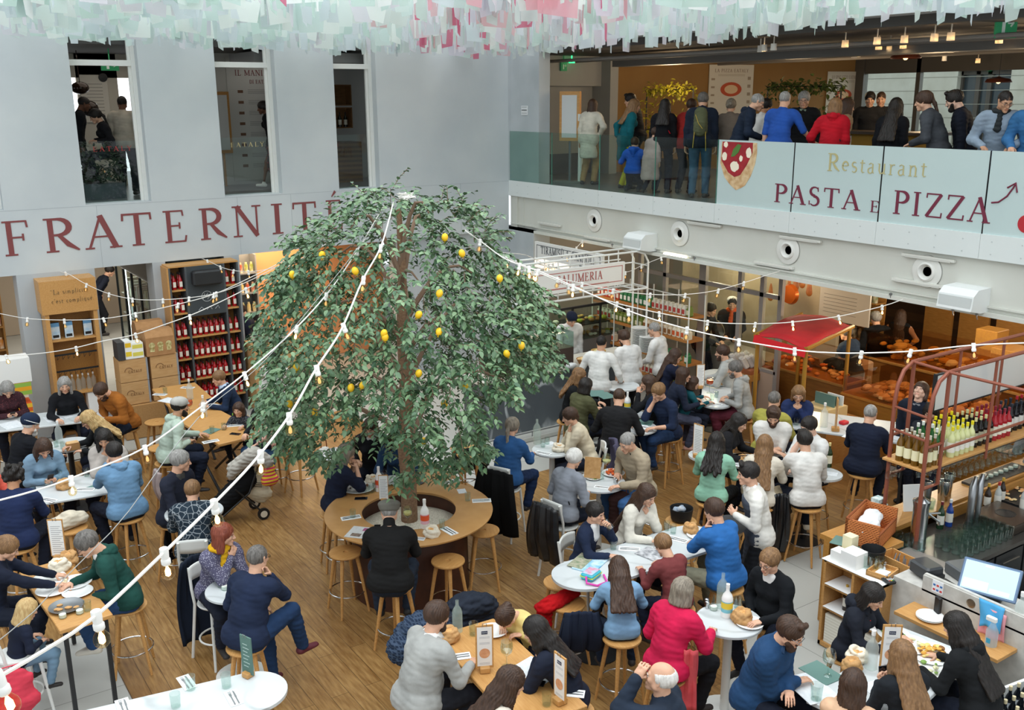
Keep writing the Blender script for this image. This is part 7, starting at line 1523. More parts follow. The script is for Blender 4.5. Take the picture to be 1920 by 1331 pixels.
P=onx(1345,610,2.1);r=thing('meat_slicer','round bladed meat slicer on the kitchen worktop','slicer',(2.1,P[1],.95));b=MB();b.box((-.2,-.25,0),(.2,.25,.12),bv=.03);b.obj('base',STEEL,r);b=MB();b.lathe([(.0,.0),(.2,.0),(.2,.02),(0,.03)],n=24,M=Matrix.Translation((0,0,.33))@Matrix.Rotation(PI/2.3,4,'Y'));b.obj('blade',CHROME,r)
# grocery shelves in front of partition
GS=mat('#b4763a',.6);r=thing('grocery_rack','white wire rack with orange edged shelves packed with food','shelf',(0,0,0));sy0,sy1=onx(1130,600,.85)[1],onx(1312,600,.85)[1];b=MB();Zg=[.45,.9,1.38,1.85]
for z in Zg: b.box((.55,sy1,z-.05),(.98,sy0,z))
b.obj('shelf',GS,r);b=MB()
for y in np.linspace(sy1,sy0,5): b.tube([(.55,y,0),(.55,y,2.25)],.015,6);b.tube([(.98,y,0),(.98,y,2.25)],.015,6)
b.tube([(.55,sy1,2.25),(.55,sy0,2.25)],.012,6);b.obj('wire_frame',WMETAL,r)
pg=[];
for c,c2 in (('#6d7d35','#d9d0b0'),('#d9d2c2','#b03a34'),('#2f7d4a','#e9e6dc'),('#c9452c','#efe3d0'),('#e6dcc6','#d05a2c'),('#d9c9b0','#8d5a2c')):
    b=MB();b.box((-.06,-.05,0),(.06,.05,.17),bv=.015);b.box((-.035,-.03,.17),(.035,.03,.21));b.mi=1;b.box((-.064,-.036,.04),(-.06,.036,.13));o=b.obj('food_pack',[mat(c,.5),mat(c2,.6)]);o['category']='package';pg.append(Proto(o))
nm=['olive topped jar','white and red packet','green packet','red sauce jar','cream packet','brown packet']
for zi,z in enumerate(Zg):
    n=int(abs(sy1-sy0)/.125)
    for k in range(n):
        t=(k/n*3+zi*1.3);i=int(t+zi)%6
        if k*zi%2==0 or z>1.3: pg[i].put((.64,sy1+.07+k*.125,z+.001),0,label=nm[i]+' on the grocery rack under the balcony',group=nm[i]+'s on the grocery rack')
# red awning cart
AW=[at(1415,628,2.15),at(1503,588,2.15),at(1600,612,2.15),at(1512,655,2.15)];c=sum(AW)/4
r=thing('market_cart','wooden market cart with a red cloth awning on gold posts','cart',(c[0],c[1],0));A=[p-[c[0],c[1],0] for p in AW]
b=MB();n=9;V=[];F=[]
for i in range(n):
    for j in range(n): u,v=i/(n-1),j/(n-1);p=(A[0]*(1-u)+A[3]*u)*(1-v)+(A[1]*(1-u)+A[2]*u)*v;V.append((p[0],p[1],p[2]+.05*math.sin(PI*u)+.05*math.sin(PI*v)-.012*math.sin(9*u+7*v)))
for i in range(n-1):
    for j in range(n-1): F.append((i*n+j,(i+1)*n+j,(i+1)*n+j+1,i*n+j+1))
b.add(V,F);o=b.obj('awning',mat('#b00712',.8,kind='noise',c2='#9b0510',sc=3),r,smooth=True);md=o.modifiers.new('s','SOLIDIFY');md.thickness=.01
b=MB();b.quad(tuple(A[0]),tuple(A[3]),tuple(A[3]-[.03,0,.13]),tuple(A[0]-[.03,0,.13]));o=b.obj('valance',mat('#c30c18',.8),r);o.modifiers.new('s','SOLIDIFY').thickness=.01
PO=mat('#a87a2c',.4,.3);
for q in (A[3]*.93,A[0]*.93,A[1]*.93,A[2]*.93): b=MB();b.tube([(q[0],q[1],.0),(q[0],q[1],2.16)],.035,10);b.obj('post',PO,r,smooth=True)
b=MB();b.tube([tuple(A[3]),tuple(A[2])],.035,6);b.tube([tuple(A[0]),tuple(A[1])],.03,6);b.obj('rail',PO,r)
b=MB();b.box((-.55,-.5,.5),(.75,.5,.56));b.box((-.55,-.5,.0),(-.5,-.45,.5));b.box((.7,.45,0),(.75,.5,.5));b.obj('cart_table',OAKD,r)
# cake display case and counters behind the awning, stepping back into the market
def counter(x0,y0,x1,y1,h,mt,label,top=OAKD,cat='counter',glass=0,food=None,glow=0,nm='counter'):
    r=thing(nm,label,cat,((x0+x1)/2,(y0+y1)/2,0));a,c=abs(x1-x0)/2,abs(y1-y0)/2;b=MB();b.box((-a,-c,0),(a,c,h));b.obj('body',mt,r);b=MB();b.box((-a-.03,-c-.03,h),(a+.03,c+.03,h+.04));b.obj('worktop',top,r)
    if glass: b=MB();b.box((-a,-c,h+.04),(-a+.012,c,h+.04+glass));b.box((-a,-c,h+.04),(a,-c+.012,h+.04+glass));b.box((-a,-c,h+.04+glass),(a,c,h+.052+glass));b.obj('glass',mat('#ead9c6',.03,kind='glass'),r)
    if food:
        b=MB();ms=[mat(q,.7) for q in food[0]];n=food[1]
        for k in range(n): b.mi=k%len(ms);s=ru(*food[2]);b.sphere((ru(-a*.85,a*.85),ru(-c*.88,c*.88),h+.04+s*.45+rnd.random()*food[3]),s,7,(ru(1,1.6),ru(.7,1.1),.55))
        o=b.obj('food',ms,r,smooth=True);o['kind']='stuff'
    return r
BRD=['#d8ab70','#c9965a','#e6c493','#b58348']
CW=mat('#8a5a20',.55,kind='woody',c2='#7a4c18')
p=at(1480,680,.6)
counter(1.5,-8.4,2.2,-6.6,1.0,CW,'oak panelled cake counter behind the red awning',glass=.45,food=(['#e0a05a','#f0cf9a','#c9702c'],40,(.05,.08),.12),nm='cake_counter');point('cake_light',(1.85,-7.6,1.9),16,(1,.7,.35),.08)
counter(3.4,-12.0,4.3,-7.2,1.05,CW,'long cheese counter glowing with warm light, behind the black coat',glass=.5,food=(['#e6c06a','#d9a544','#f0dfae','#c98d34'],150,(.06,.12),.25),nm='cheese_counter')
for y in (-8,-9.5,-11): point('cheese_light',(3.2,y,2.75),38,(1,.84,.6),.1)
bc=at(1590,720,1.0);
r=counter(1.2,-11.9,2.4,-8.65,.98,mat('#a06a24',.45,kind='woody',c2='#8f5d1e'),'rounded oak bread counter heaped with loaves under low glass',top=mat('#b57a30',.4,kind='woody',c2='#a56c28'),glass=.3,food=(BRD,120,(.07,.12),.08),nm='bread_counter')
point('bread_light',(1.7,-10.2,2.7),110,(1,.86,.66),.15)
r=counter(2.7,-14.5,3.5,-11.2,.9,CW,'oak counter of packed goods behind the bread counter',food=(['#b9805a','#d9c0a0','#8f7a4c'],130,(.05,.1),.2),nm='packed_goods_counter')
point('market_light_a',(4.6,-5.4,2.6),90,(1,.84,.6),.2);point('market_light_b',(6.2,-10.,2.6),150,(1,.8,.55),.2);point('market_light_c',(3.2,-13.5,2.6),120,(1,.82,.58),.2)
# hams, copper pans and the menu board hanging
rc=thing('hanging_ham','x','ham');b=MB();Vq,Qq=nets([cone((0,0,0),(0,0,-.3),.1,.13),cone((0,0,.2),(0,0,0),.03,.08)],.018);mkobj('meat',Vq,Qq,mat('#a5662c',.5,kind='noise',c2='#8a4c20',sc=8),rc);b.tube([(0,0,.2),(0,0,.5)],.006,4);b.obj('string',KRAFT,rc);HAM=Prot=Proto(rc)
for x,y in ((1440,470+55),(1452,530),(1500,510),(1525,520),(1485,525),(1512,505)): P=onx(x,y,3.3);HAM.put((3.3,P[1],min(P[2],2.75)),rnd.random(),label='cured ham hanging behind the red awning',group='hams hanging in the deli')
P=onx(1480,552,2.7);r=thing('copper_pan','round copper coloured pan hanging above the red awning','pan',(2.7,P[1],P[2]));b=MB();M=Matrix.Rotation(-PI/2,4,'Y');b.lathe([(.0,.03),(.17,.02),(.2,-.04),(.21,-.04),(.18,.03),(0,.045)],n=28,M=M);b.obj('dish',mat('#b8591e',.3,.6),r,smooth=True);b=MB();b.tube([(0,0,.2),(0,0,ZCR-P[2])],.012,6);b.obj('handle',mat('#8a4a1e',.4,.5),r)
P=onx(1540,537,3.0);Q=onx(1633,562,3.0);b=MB();b.box((-.02,Q[1]-P[1],-.62),(.02,0,0));b.box((-.01,-.3,0),(.01,-.28,ZCR-P[2]));b.box((-.01,Q[1]-P[1]+.28,0),(.01,Q[1]-P[1]+.3,ZCR-P[2]));o=b.obj('price_board',mat('#a39c92',.7),loc=(3.0,P[1],P[2]));tag(o,'large grey white price board above the cheese counter','sign');b=MB()
for k in range(6): b.box((-.024,(Q[1]-P[1])*.75,-.12-k*.07),(-.02,-.1,-.112-k*.07))
b.obj('text_lines',mat('#6f6a64',.7),o)
# bottles and jars wall behind awning
stock_y=[(onx(1478,590,4.4)[1],onx(1545,590,4.4)[1])]
r=thing('deli_wall_shelf','dark shelves of jars and labels behind the copper pan','shelf',(4.4,0,0));b=MB();y0_,y1_=-6.9,-4.6
for z in (1.1,1.5,1.9,2.3,2.7): b.box((0,y0_,z-.02),(.35,y1_,z))
b.box((.33,y0_,0),(.35,y1_,ZCR));b.obj('shelf',OAKD,r)
JR=[]
for c in ('#2d2a22','#b9a88a','#8d2c20','#5a6a34'): JR.append(Proto(L_((0,0),(.06,0),(.06,.18),(.045,.22),(0,.22),n=10).obj('jar',mat(c,.3,kind='noise',c2='#d9cdb4',sc=7),smooth=True)))
for z in (1.1,1.5,1.9,2.3):
    for k in range(16): p=JR[(k//2+int(z*10))%4].put((4.5,y0_+.1+k*.14,z+.002),0,label='jar on the dark deli shelves behind the copper pan',group='jars on the deli wall');p['category']='jar'
# basket of packets on a stand
P=at(1415,680,1.05);P[0]-=.25;r=thing('packet_stand','small oak stand holding a tray of white packets, left of the awning post','stand',(P[0]+.1,P[1],0));b=MB();b.box((-.35,-.35,.82),(.35,.35,.95));b.obj('table',OAKD,r)
for sx in(-1,1):
    for sy in(-1,1): b=MB();b.box((sx*.3-.03,sy*.3-.03,0),(sx*.3+.03,sy*.3+.03,.82));b.obj('leg',OAKD,r)
b=MB();b.box((-.33,-.33,.95),(.33,.33,1.03));b.obj('tray',mat('#8f4f2c',.7),r);b=MB();b.box((-.4,.05,.86),(-.36,.2,.93));b.obj('price_tag',PAPER,r)
pc=MB();pc.box((-.09,-.05,0),(.09,.05,.24),bv=.02);PKT=Proto(tag(pc.obj('flour_packet',mat('#cfc9c2',.7,kind='noise',c2='#b9b0a8',sc=9)),'x','package'))
for k in range(8): o=PKT.put((P[0]+.1-.2+.13*(k%4),P[1]-.12+.25*(k//4),1.035),ru(-.4,.4)+1.2,label='white paper packet in the tray left of the awning post',group='white packets in the tray');o.rotation_euler[0]=-.5
# crate of menus, boxes by the awning
P=at(1553,752,1.0);r=thing('menu_crate','pale wooden crate of folders beside the awning post','crate',(P[0],P[1],.0));b=MB();b.box((-.45,-.35,.0),(.45,.35,.72));b.obj('stand',OAK,r);b=MB();b.box((-.35,-.25,.72),(.2,.25,.95));b.obj('box',mat('#d9c08a',.7),r);b=MB();b.box((-.1,-.2,.8),(-.08,.2,1.15));b.box((.0,-.2,.8),(.02,.2,1.12));b.obj('folder',mat('#5d7f78',.6),r);b=MB();b.box((.1,-.22,.82),(.12,.1,1.12));b.obj('sheet',PAPER,r)
P=at(1518,690,1.0);b=MB();b.box((0,-.24,0),(.012,.24,.34));o=b.obj('newspaper',mat('#b9b5ac',.8,kind='noise',c2='#8f8a84',sc=14),loc=(P[0]+.1,P[1],.93));o.rotation_euler=(0,R(-25),0);tag(o,'open newspaper leaning behind the glasses wearer in blue','newspaper')
P=at(1483,760,1.0);OILB2.put((P[0]-.1,P[1],.0),0,label='white pump bottle on the ledge left of the blue jumper') if False else None
# paper bag and dark trolley behind
P=at(1612,700,.9);b=MB();b.box((-.2,-.16,0),(.2,.16,1.15),bv=.03);tag(b.obj('tall_paper_bag',mat('#b58d68',.85,kind='noise',c2='#a37c58',sc=5),loc=(P[0],P[1],0)),'tall tan paper covered stand left of the bread counter','stand')
b=MB();P=at(1570,720,.5);b.box((-.22,-.25,.25),(.22,.25,1.0),bv=.05);o=b.obj('trolley_bag',cloth('#26282c'),loc=(P[0],P[1],0));tag(o,'dark pushchair seat parked under the awning','pushchair');b=MB()
for s in(-1,1): b.lathe([(.0,0),(.13,0),(.13,.04),(0,.04)],n=18,M=Matrix.Translation((0,s*.2,.13))@Matrix.Rotation(PI/2,4,'X'))
b.obj('wheel',BLACK,o)
# market stock at the back
HX_=[]
def crate(x,y,z,w_,d_,h_,c,t): b=MB();b.box((-w_/2,-d_/2,0),(w_/2,d_/2,h_),bv=.01);tag(b.obj('market_crate',mat(c,.6,kind='wood',c2='#a87430',sc=6),loc=(x,y,z)),t,'crate')
crate(4.0,-9.3,0,.6,.7,1.35,'#c08a34','tall yellow wood crate at the back of the market, lower');crate(4.05,-9.6,1.35,.4,.4,.6,'#b5812f','narrow yellow wood crate standing on the tall one');crate(4.0,-10.2,0,.6,.8,1.7,'#b98236','yellow wood crate right of the tall one');crate(4.0,-11.2,0,.6,.9,1.5,'#a8752c','yellow wood crate at the far right of the market')
b=MB();b.tube([(0,0,0),(0,-3.4,0)],.02,6)
for k in range(14): b.sphere((0,-.2-k*.24,-.22),.08,8,(1,1,1.8));b.tube([(0,-.2-k*.24,0),(0,-.2-k*.24,-.15)],.005,4)
o=b.obj('sausage_rail',mat('#6b3a1e',.6,kind='noise',c2='#a8683a',sc=5),loc=(5.4,-6.6,2.75));tag(o,'rail of dark cured sausages hanging at the back of the market','rail')
for k in range(5): b=MB();b.box((-.03,-.32,0),(.03,.32,2.2));tag(b.obj('wood_panel',OAKD,loc=(6.2,-7.2-k*.8,0)),'tall brown wooden panel at the back of the market','panel',group='wooden panels in the market')
PKT2=PKT
for k in range(16): PKT.put((2.85+.2*(k%3),-11.5-.17*(k//2),1.0),rnd.random()*3,label='packet heaped on the oak counter behind the bread',group='packets behind the bread')
# ---------------------------------------------------------------- the bar on the right
TER=mat('#8a4c38',.45,.2);ya,yb=-12.5,-13.0;SZ=1.93
r=thing('tube_rack','terracotta painted tube frame with arched ends carrying the bottle shelf','frame',(0,0,0))
def tb(pts,rr=.024,nm='tube'): b=MB();b.tube([tuple(p) for p in pts],rr,8);return b.obj(nm,TER,r,smooth=True)
for Yp,foot in ((ya,(1646,991)),(yb,(1706,1055))):
    x0=ony(1679 if Yp==ya else 1745,740 if Yp==ya else 763,Yp)[0];zt=3.04
    tb([(x0,Yp,1.09 if Yp==ya else .96),(x0,Yp,2.62),(x0+.03,Yp,2.8),(x0+.12,Yp,2.96),(x0+.28,Yp,zt),(x0+.5,Yp,zt),(1.2,Yp,zt)])
    tb([(x0+.30,Yp,zt),(x0+.30,Yp,SZ-.22),(x0,Yp,SZ-.22)]);tb([(x0+.3,Yp,2.18),(x0,Yp,2.1)],.018) if 0 else None
    for x in (x0+1.25,x0+2.2,x0+3.2): tb([(x,Yp,zt),(x,Yp,SZ-.12)],.018)
    if Yp==yb: tb([(x0+.3,Yp,2.12),(1.2,Yp,2.12)],.018);XB=x0
    tb([(x0,Yp,2.2),(x0+.3,Yp,2.2)],.018)
    if Yp==ya: XA=x0
for z in (2.55,2.28): tb([(XA,ya,z),(XB,yb,z)],.016)
tb([(XA+.28,ya,3.04),(XB+.28,yb,3.04),(XB+.28,yb-.9,3.04)],.018)
b=MB();b.box((XB+.0,yb-.0,SZ-.03),(1.2,ya+.04,SZ),bv=.004);tag(b.obj('bottle_shelf',OAK),'long oak board holding the wine bottles inside the terracotta frame','shelf')
P=ony(1756,704,ya+.08);b=MB();b.box((0,-.015,-.44),(2.9,.015,0));o=b.obj('white_board',mat('#cfd0cc',.5),loc=(P[0],ya+.08,P[2]));tag(o,'long blank white board with a dark frame above the wine bottles','board');b=MB();b.box((-.03,-.02,-.46),(0,.02,.02));b.box((0,-.02,-.46),(2.9,.02,-.44));b.box((0,-.02,0),(2.9,.02,.015));b.obj('frame',IRON,o)
def wbot(g,cap,lab):
    return bottle(g,cap,lab,.33,.04)
AM=wbot(mat('#6b4a12',.1),mat('#c9c3b0',.4),mat('#e6dfb8',.6));GRB=wbot(mat('#1c5a24',.1),mat('#dfe6df',.4),mat('#e6e6dc',.6));YL=wbot(mat('#cfd29a',.08),mat('#e3d21a',.4),mat('#eceade',.6));DK=wbot(mat('#15130f',.1),mat('#cfc68e',.4),mat('#b9b59a',.6));DY=wbot(mat('#15130f',.1),mat('#e3d21a',.4),mat('#b9b59a',.6));RO=wbot(mat('#a3222a',.1),mat('#7d1f30',.4),mat('#e9e2d0',.6));BK=wbot(mat('#101014',.1),mat('#1b2430',.4),mat('#d9d9d4',.6));RK=wbot(mat('#101014',.1),mat('#a81a28',.4),mat('#d9d9d4',.6))
for p,xs_,ys_,lab,grp in ((AM,np.arange(XB+.08,XB+.36,.095),(-12.93,-12.83,-12.73,-12.63),'amber wine bottle with a cream label at the left end of the bar shelf','amber bottles on the bar shelf'),
  (GRB,(XB+.47,XB+.57),(-12.82,-12.70,-12.58),'green sparkling bottle with a pale neck beside the amber ones on the bar shelf','green bottles on the bar shelf'),
  (YL,np.arange(XB+.66,XB+1.12,.10),(-12.9,-12.78,-12.66),'clear white wine bottle with a yellow neck on the bar shelf','yellow necked clear bottles on the bar shelf'),
  (DY,np.arange(XB+.86,XB+1.2,.11),(-12.55,),'dark bottle with a yellow neck behind the clear ones on the bar shelf','yellow necked dark bottles on the bar shelf'),
  (DK,np.arange(XB+1.2,XB+1.55,.105),(-12.86,-12.74,-12.62),'dark wine bottle with a cream neck on the bar shelf','cream necked dark bottles on the bar shelf'),
  (RO,np.arange(XB+1.62,XB+2.0,.1),(-12.86,-12.74,-12.62),'red rose bottle with a dark red neck on the bar shelf','rose bottles on the bar shelf'),
  (BK,np.arange(XB+2.08,XB+2.4,.11),(-12.8,-12.66),'black bottle with a black neck toward the right end of the bar shelf','black necked bottles on the bar shelf'),
  (RK,np.arange(XB+2.45,XB+3.2,.11),(-12.8,-12.66),'dark bottle with a red neck at the right end of the bar shelf','red necked bottles on the bar shelf')):
    for x in xs_:
        for y in ys_: p.put((x,y,SZ+.001),rnd.random()*.4+3,label=lab,group=grp,scale=1.1)
HG=thing('hanging_wine_glass','x','glass');L_((.04,0),(.04,-.003),(.006,-.01),(.005,-.085),(.02,-.1),(.045,-.13),(.05,-.165),(.042,-.215),n=14).obj('glass',GL2,HG,smooth=True);HGP=Proto(HG)
b=MB()
for y in (-12.98,-12.9,-12.75,-12.67): b.tube([(XB+.02,y,SZ-.055),(.4,y,SZ-.055)],.006,5)
tag(b.obj('glass_rail',STEEL),'steel rails under the oak bottle shelf','rail')
for x in np.arange(XB+.42,XB+2.3,.12):
    for y in (-12.94,-12.71): HGP.put((x,y,SZ-.05),0,label='wine glass hanging upside down under the oak bottle shelf',group='hanging wine glasses',scale=1.1)
for k,x in enumerate((XB+.04,XB+.16)): HGP.put((x,-12.55,SZ-.05),0,label='wine glass hanging at the far left corner under the bottle shelf',group='two hanging glasses at the shelf corner')
# bar counter
OB=mat('#bd8a48',.4,kind='wood',c2='#a87737',sc=8)
r=thing('bar_counter','long oak topped bar counter with a dark work side','counter',(0,0,0));b=MB();b.box((-3.3,-12.66,1.03),(6,-12.26,1.09));b.box((-3.9,-12.95,1.03),(-3.3,-12.26,1.09));b.box((-3.9,-12.40,0),(6,-12.32,1.03));b.obj('ledge',OB,r)
DS=mat('#4d4a46',.3,.5);b=MB();b.box((-3.25,-13.55,.90),(6,-12.66,.95));b.obj('steel_top',DS,r);b=MB();b.box((-3.0,-13.5,.0),(6,-13.42,.9));
for k in range(9): b.box((-2.95+k*.62,-13.52,.1),(-2.38+k*.62,-13.5,.85))
b.obj('dark_cabinet',mat('#1c1e20',.45),r);b=MB()
for k in range(9): b.tube([(-2.85+k*.62,-13.55,.75),(-2.5+k*.62,-13.55,.75)],.01,5)
b.obj('handle',STEEL,r);b=MB();b.box((-1.9,-12.62,1.09),(6,-12.66,1.13));b.box((-2.2,-12.72,.95),(6,-12.68,1.1));b.obj('back_rail',OB,r)
# basket with napkins
P=at(1680,975,1.2);bx,by=-3.52,-12.66
r=thing('wicker_basket','long orange wicker basket on the left end of the bar','basket',(bx,by,1.09),R(18));WK=mat('#cf7c40',.75,kind='weave',c2='#a35a28',sc=14);b=MB()
for x0,y0,x1,y1,h0,h1 in ((-.33,-.19,.33,-.16,.17,.17),(-.33,.16,.33,.19,.3,.3),(-.33,-.19,-.30,.19,.17,.3),(.30,-.19,.33,.19,.17,.3)): b.box((x0,y0,0),(x1,y1,h0 if y1<0 else h1))
b.box((-.33,-.19,0),(.33,.19,.02));b.obj('wicker',WK,r);b=MB();b.tube([(-.32,-.18,.18),(.32,-.18,.18),(.32,.18,.31),(-.32,.18,.31)],.015,6,closed=True);b.obj('rim',mat('#8d4a20',.75),r)
Vq,Qq=nets([cone((-.2,0,.16),(.15,.03,.2),.12,.1,flat=(V3(0,0,1),1.8)),ell((-.15,-.03,.2),(.13,.1,.05))],.014);o=mkobj('napkins',wrinkle(Vq,Qq,.008),Qq,cloth('#eceeee'));o.location=(bx,by,1.11);o.rotation_euler=(0,0,R(18));tag(o,'white folded napkins heaped in the wicker basket','napkins')
FOLD.put((-3.86,-12.60,1.092),R(20),label='grey green menu folder on the left tip of the bar beside the basket')
for k,(dx,dy,dz) in enumerate(((0,0,0),(.14,.0,0),(.28,.0,0),(0,.12,0),(.14,.12,0),(.07,.05,.1),(.22,.06,.1),(.15,.05,.2))):
    if k==0: b=MB();b.box((0,0,0),(.13,.11,.095));tbx=b.obj('tea_box',mat('#a9c3c4',.6,kind='noise',c2='#e6ebe6',sc=18));b=MB();b.box((.01,-.002,.01),(.12,0,.045));b.obj('print',mat('#5f7d52',.6,kind='noise',c2='#3f5a56',sc=30),tbx);TB=Proto(tag(tbx,'x','box'))
    TB.put((-3.28+dx,-12.52+dy,1.092+dz),0,label='pale blue tea box stacked behind the wicker basket',group='tea boxes on the bar')
r=thing('tablet_stand','white tablet like sign leaning on the bar beside the tea boxes','sign',(-2.45,-12.5,1.09),R(-28));b=MB();b.box((-.13,-.01,0),(.13,.01,.33));o=b.obj('panel',WHITE,r);o.rotation_euler=(R(-12),0,0)
for k,(x,y,h_,rr,c,t) in enumerate(((-2.13,-12.45,.3,.06,STEEL,'steel cocktail shaker with a strainer resting on it'),(-1.85,-12.5,.26,.075,CHROME,'wide polished steel tin'),(-1.68,-12.45,.3,.06,CHROME,'tall polished steel tin behind the wide one'),(-2.22,-12.55,.12,.08,GLASSG,'glass mixing jar at the foot of the shaker'))):
    o=L_((0,0),(rr*.8,0),(rr,h_*.8),(rr*.9,h_),(rr*.85,h_),(rr*.7,.01),(0,.01)).obj('bar_tin',c,loc=(x,y,1.092),smooth=True);tag(o,t+' on the bar counter','shaker')
b=MB();b.box((-.6,-.14,0),(.6,.14,.03));o=b.obj('bar_mat',mat('#3a3632',.6),loc=(-.55,-12.46,1.092));tag(o,'long dark bar mat with upturned cups on the oak counter','mat')
for k in range(8): put_=CUP.put((-.95+k*.12,-12.46,1.124),0,label='small glass turned on the dark bar mat',group='small glasses on the bar mat')
# taps
r=thing('beer_tap_column','tall chrome tap column with a lever on the bar work top','tap',(-3.03,-12.95,.95));L_((.1,0),(.09,.02),(.085,.5),(.1,.58),(.0,.64),n=24).obj('column',CHROME,r,smooth=True);b=MB();b.tube([(.06,-.05,.42),(.2,-.12,.42)],.012,6);b.tube([(.06,-.06,.42),(.13,-.16,.34),(.13,-.16,.3)],.014,6);b.obj('lever',CHROME,r,smooth=True)
for s,t in ((0,'left'),(.15,'right')):
    r=thing('curved_tap','thick curved steel beer font, the %s one of two'%t,'tap',(-1.98+s,-12.95,.95));b=MB();b.tube([(0,0,0),(0,.0,.35),(.03,.02,.48),(.12,.05,.56),(.22,.08,.54)],.045,10,rs=[.045,.045,.045,.04,.03]);b.obj('pipe',STEEL,r,smooth=True)
b=MB();b.box((-.3,-.28,0),(.3,.28,.12),bv=.01);o=b.obj('drip_machine',mat('#6f655c',.25,.8),loc=(-1.55,-13.15,.952));tag(o,'low brushed steel box with a round opening beside the curved fonts','machine');b=MB();b.lathe([(.12,0),(.12,.004),(.1,.004),(.1,.002),(0,.002)],(0,0,.12),20);b.obj('opening',IRON,o)
for i in range(9):
    for j in range(4):
        x=-2.85+i*.115+.02*(j%2);y=-13.42+j*.11
        TUMB.put((x,y,.952),0,label='clear upturned tumbler on the steel bar work top',group='tumblers on the bar work top',scale=1.45)
for i in range(5):
    for j in range(2): TUMB.put((-3.3+i*.04+j*.03,-13.25+i*.1,.952) if 0 else (-3.2+.09*j,-13.05+i*.1,.952),0,label='clear tumbler left of the chrome tap column',group='tumblers left of the tap column',scale=1.35)
SPB=[bottle(mat(c,.1),mat(c2,.4),mat('#dedbd0',.6),.3,.036) for c,c2 in(('#1d3a24','#6b1f2a'),('#1e3f8a','#d9dde0'),('#2a1c12','#c9a03a'),('#b9bdb9','#b03a30'))]
for k,(x,y,c,t) in enumerate(((-2.35,-12.8,0,'dark green bottle with a wine red top'),(-2.2,-12.82,1,'bright blue bottle with a pale top'),(-1.35,-12.8,2,'dark brown bottle with a gold top'),(-1.2,-12.85,3,'pale bottle with an orange label'),(-1.02,-12.8,2,'dark bottle right of the pale one'),(-1.05,-13.1,3,'clear bottle with a red cap at the steel box'))): SPB[c].put((x,y,.952),0,label=t+' on the bar work side',scale=1.15)
b=MB();b.box((-.3,-.2,0),(.3,.2,.06));o=b.obj('garnish_tray',IRON,loc=(-.75,-12.85,.952));tag(o,'black tray of cut citrus on the bar work side','tray');b=MB()
for k in range(24): b.sphere((ru(-.25,.25),ru(-.16,.16),.07),.03,7,(1,1,.4))
b.obj('citrus',mat('#e6d29a',.6,kind='noise',c2='#dd7a3a',sc=6),o)
# shelving unit at the left end
UX0,UX1,UY0,UY1=-4.32,-3.98,-13.42,-12.66
r=thing('service_shelf','oak open shelf unit with paper covered boards at the end of the bar','shelf',(0,0,0));b=MB();b.box((UX0,UY0,0),(UX1,UY0+.03,1.05));b.box((UX0,UY1-.03,0),(UX1,UY1,1.05));b.box((UX0,-13.06,.5),(UX1,-13.03,1.02));b.obj('side_panel',OAKY,r);b=MB();b.box((UX0-.0,UY0,1.02),(UX1,UY1,1.05));b.box((UX0,UY0,.0),(UX1,UY1,.05));b.box((UX1-.02,UY0,0),(UX1,UY1,1.02));b.obj('board',OAK,r);b=MB();b.box((UX0,UY0+.03,.46),(UX1-.02,UY1-.03,.49));b.box((UX0,-13.03,.74),(UX1-.02,UY1-.03,.77));b.obj('shelf',OAK,r);b=MB();b.box((UX0-.02,UY0-.0,1.05),(UX1,UY1+.02,1.056));b.box((UX0-.015,UY0+.04,.49),(UX1-.03,UY1-.04,.495));b.box((UX0-.015,-13.02,.77),(UX1-.03,UY1-.04,.775));b.obj('paper_liner',PAPER,r)
b=MB();b.box((UX0+.02,UY0+.06,.052),(UX1-.05,UY1-.06,.4));o=b.obj('napkin_bale',mat('#e9e6da',.85,kind='stripe',c2='#d9d5c6',sc=9));tag(o,'block of stacked cream napkins on the bottom of the service shelf','napkins')
OILB.put((-4.15,-12.86,.496),0,label='dark oil bottle with a cork on the middle board of the service shelf') if 0 else SPB[2].put((-4.2,-12.9,.497),0,label='dark vinegar bottle on the lower board of the service shelf')
for k,(x,y,w_,d_,h_,c,t) in enumerate(((-4.2,-12.95,.2,.2,.17,'#f0f0ec','large block of white napkins on the service shelf'),(-4.22,-12.78,.14,.14,.12,'#eeeee9','smaller block of white napkins at the corner'),(-4.05,-12.78,.12,.12,.25,'#e3d9b4','tall stack of cream napkins behind the white block'),(-4.15,-12.64,.14,.1,.06,'#e6dcb9','small flat cream packet at the back corner'))):
    b=MB();b.box((-w_/2,-d_/2,0),(w_/2,d_/2,h_));tag(b.obj('napkin_stack',mat(c,.85),loc=(x,y if k<3 else -12.71,1.057)),t,'napkins')
o=L_((0,.01),(.1,.01),(.13,.17),(.125,.17),(.095,.02),(0,.02),n=24).obj('black_bucket',BLACK,loc=(-3.98,-13.03,1.057),smooth=True);tag(o,'black ice bucket filled with papers on the service shelf','bucket');
for k in range(3): TUMB.put((-4.12+.02*k,-13.07-.06*k,1.057),0,label='upturned tumbler beside the black bucket',group='tumblers beside the black bucket',scale=1.5)
r=thing('wooden_tray','small oak tray with shakers and sachets on the service shelf','tray',(-4.12,-13.26,1.057),R(10));b=MB();b.box((-.14,-.12,0),(.14,.12,.02));b.box((-.14,-.12,0),(-.125,.12,.06));b.box((.125,-.12,0),(.14,.12,.06));b.box((-.14,-.12,0),(.14,-.105,.06));b.box((-.14,.105,0),(.14,.12,.06));b.obj('tray',OAK,r);b=MB();b.box((-.08,-.07,.02),(.05,.05,.035));b.obj('sachets',PAPER,r)
SHAK.put((-4.06,-13.24,1.08),.6,label='pair of chrome shakers in the small oak tray')
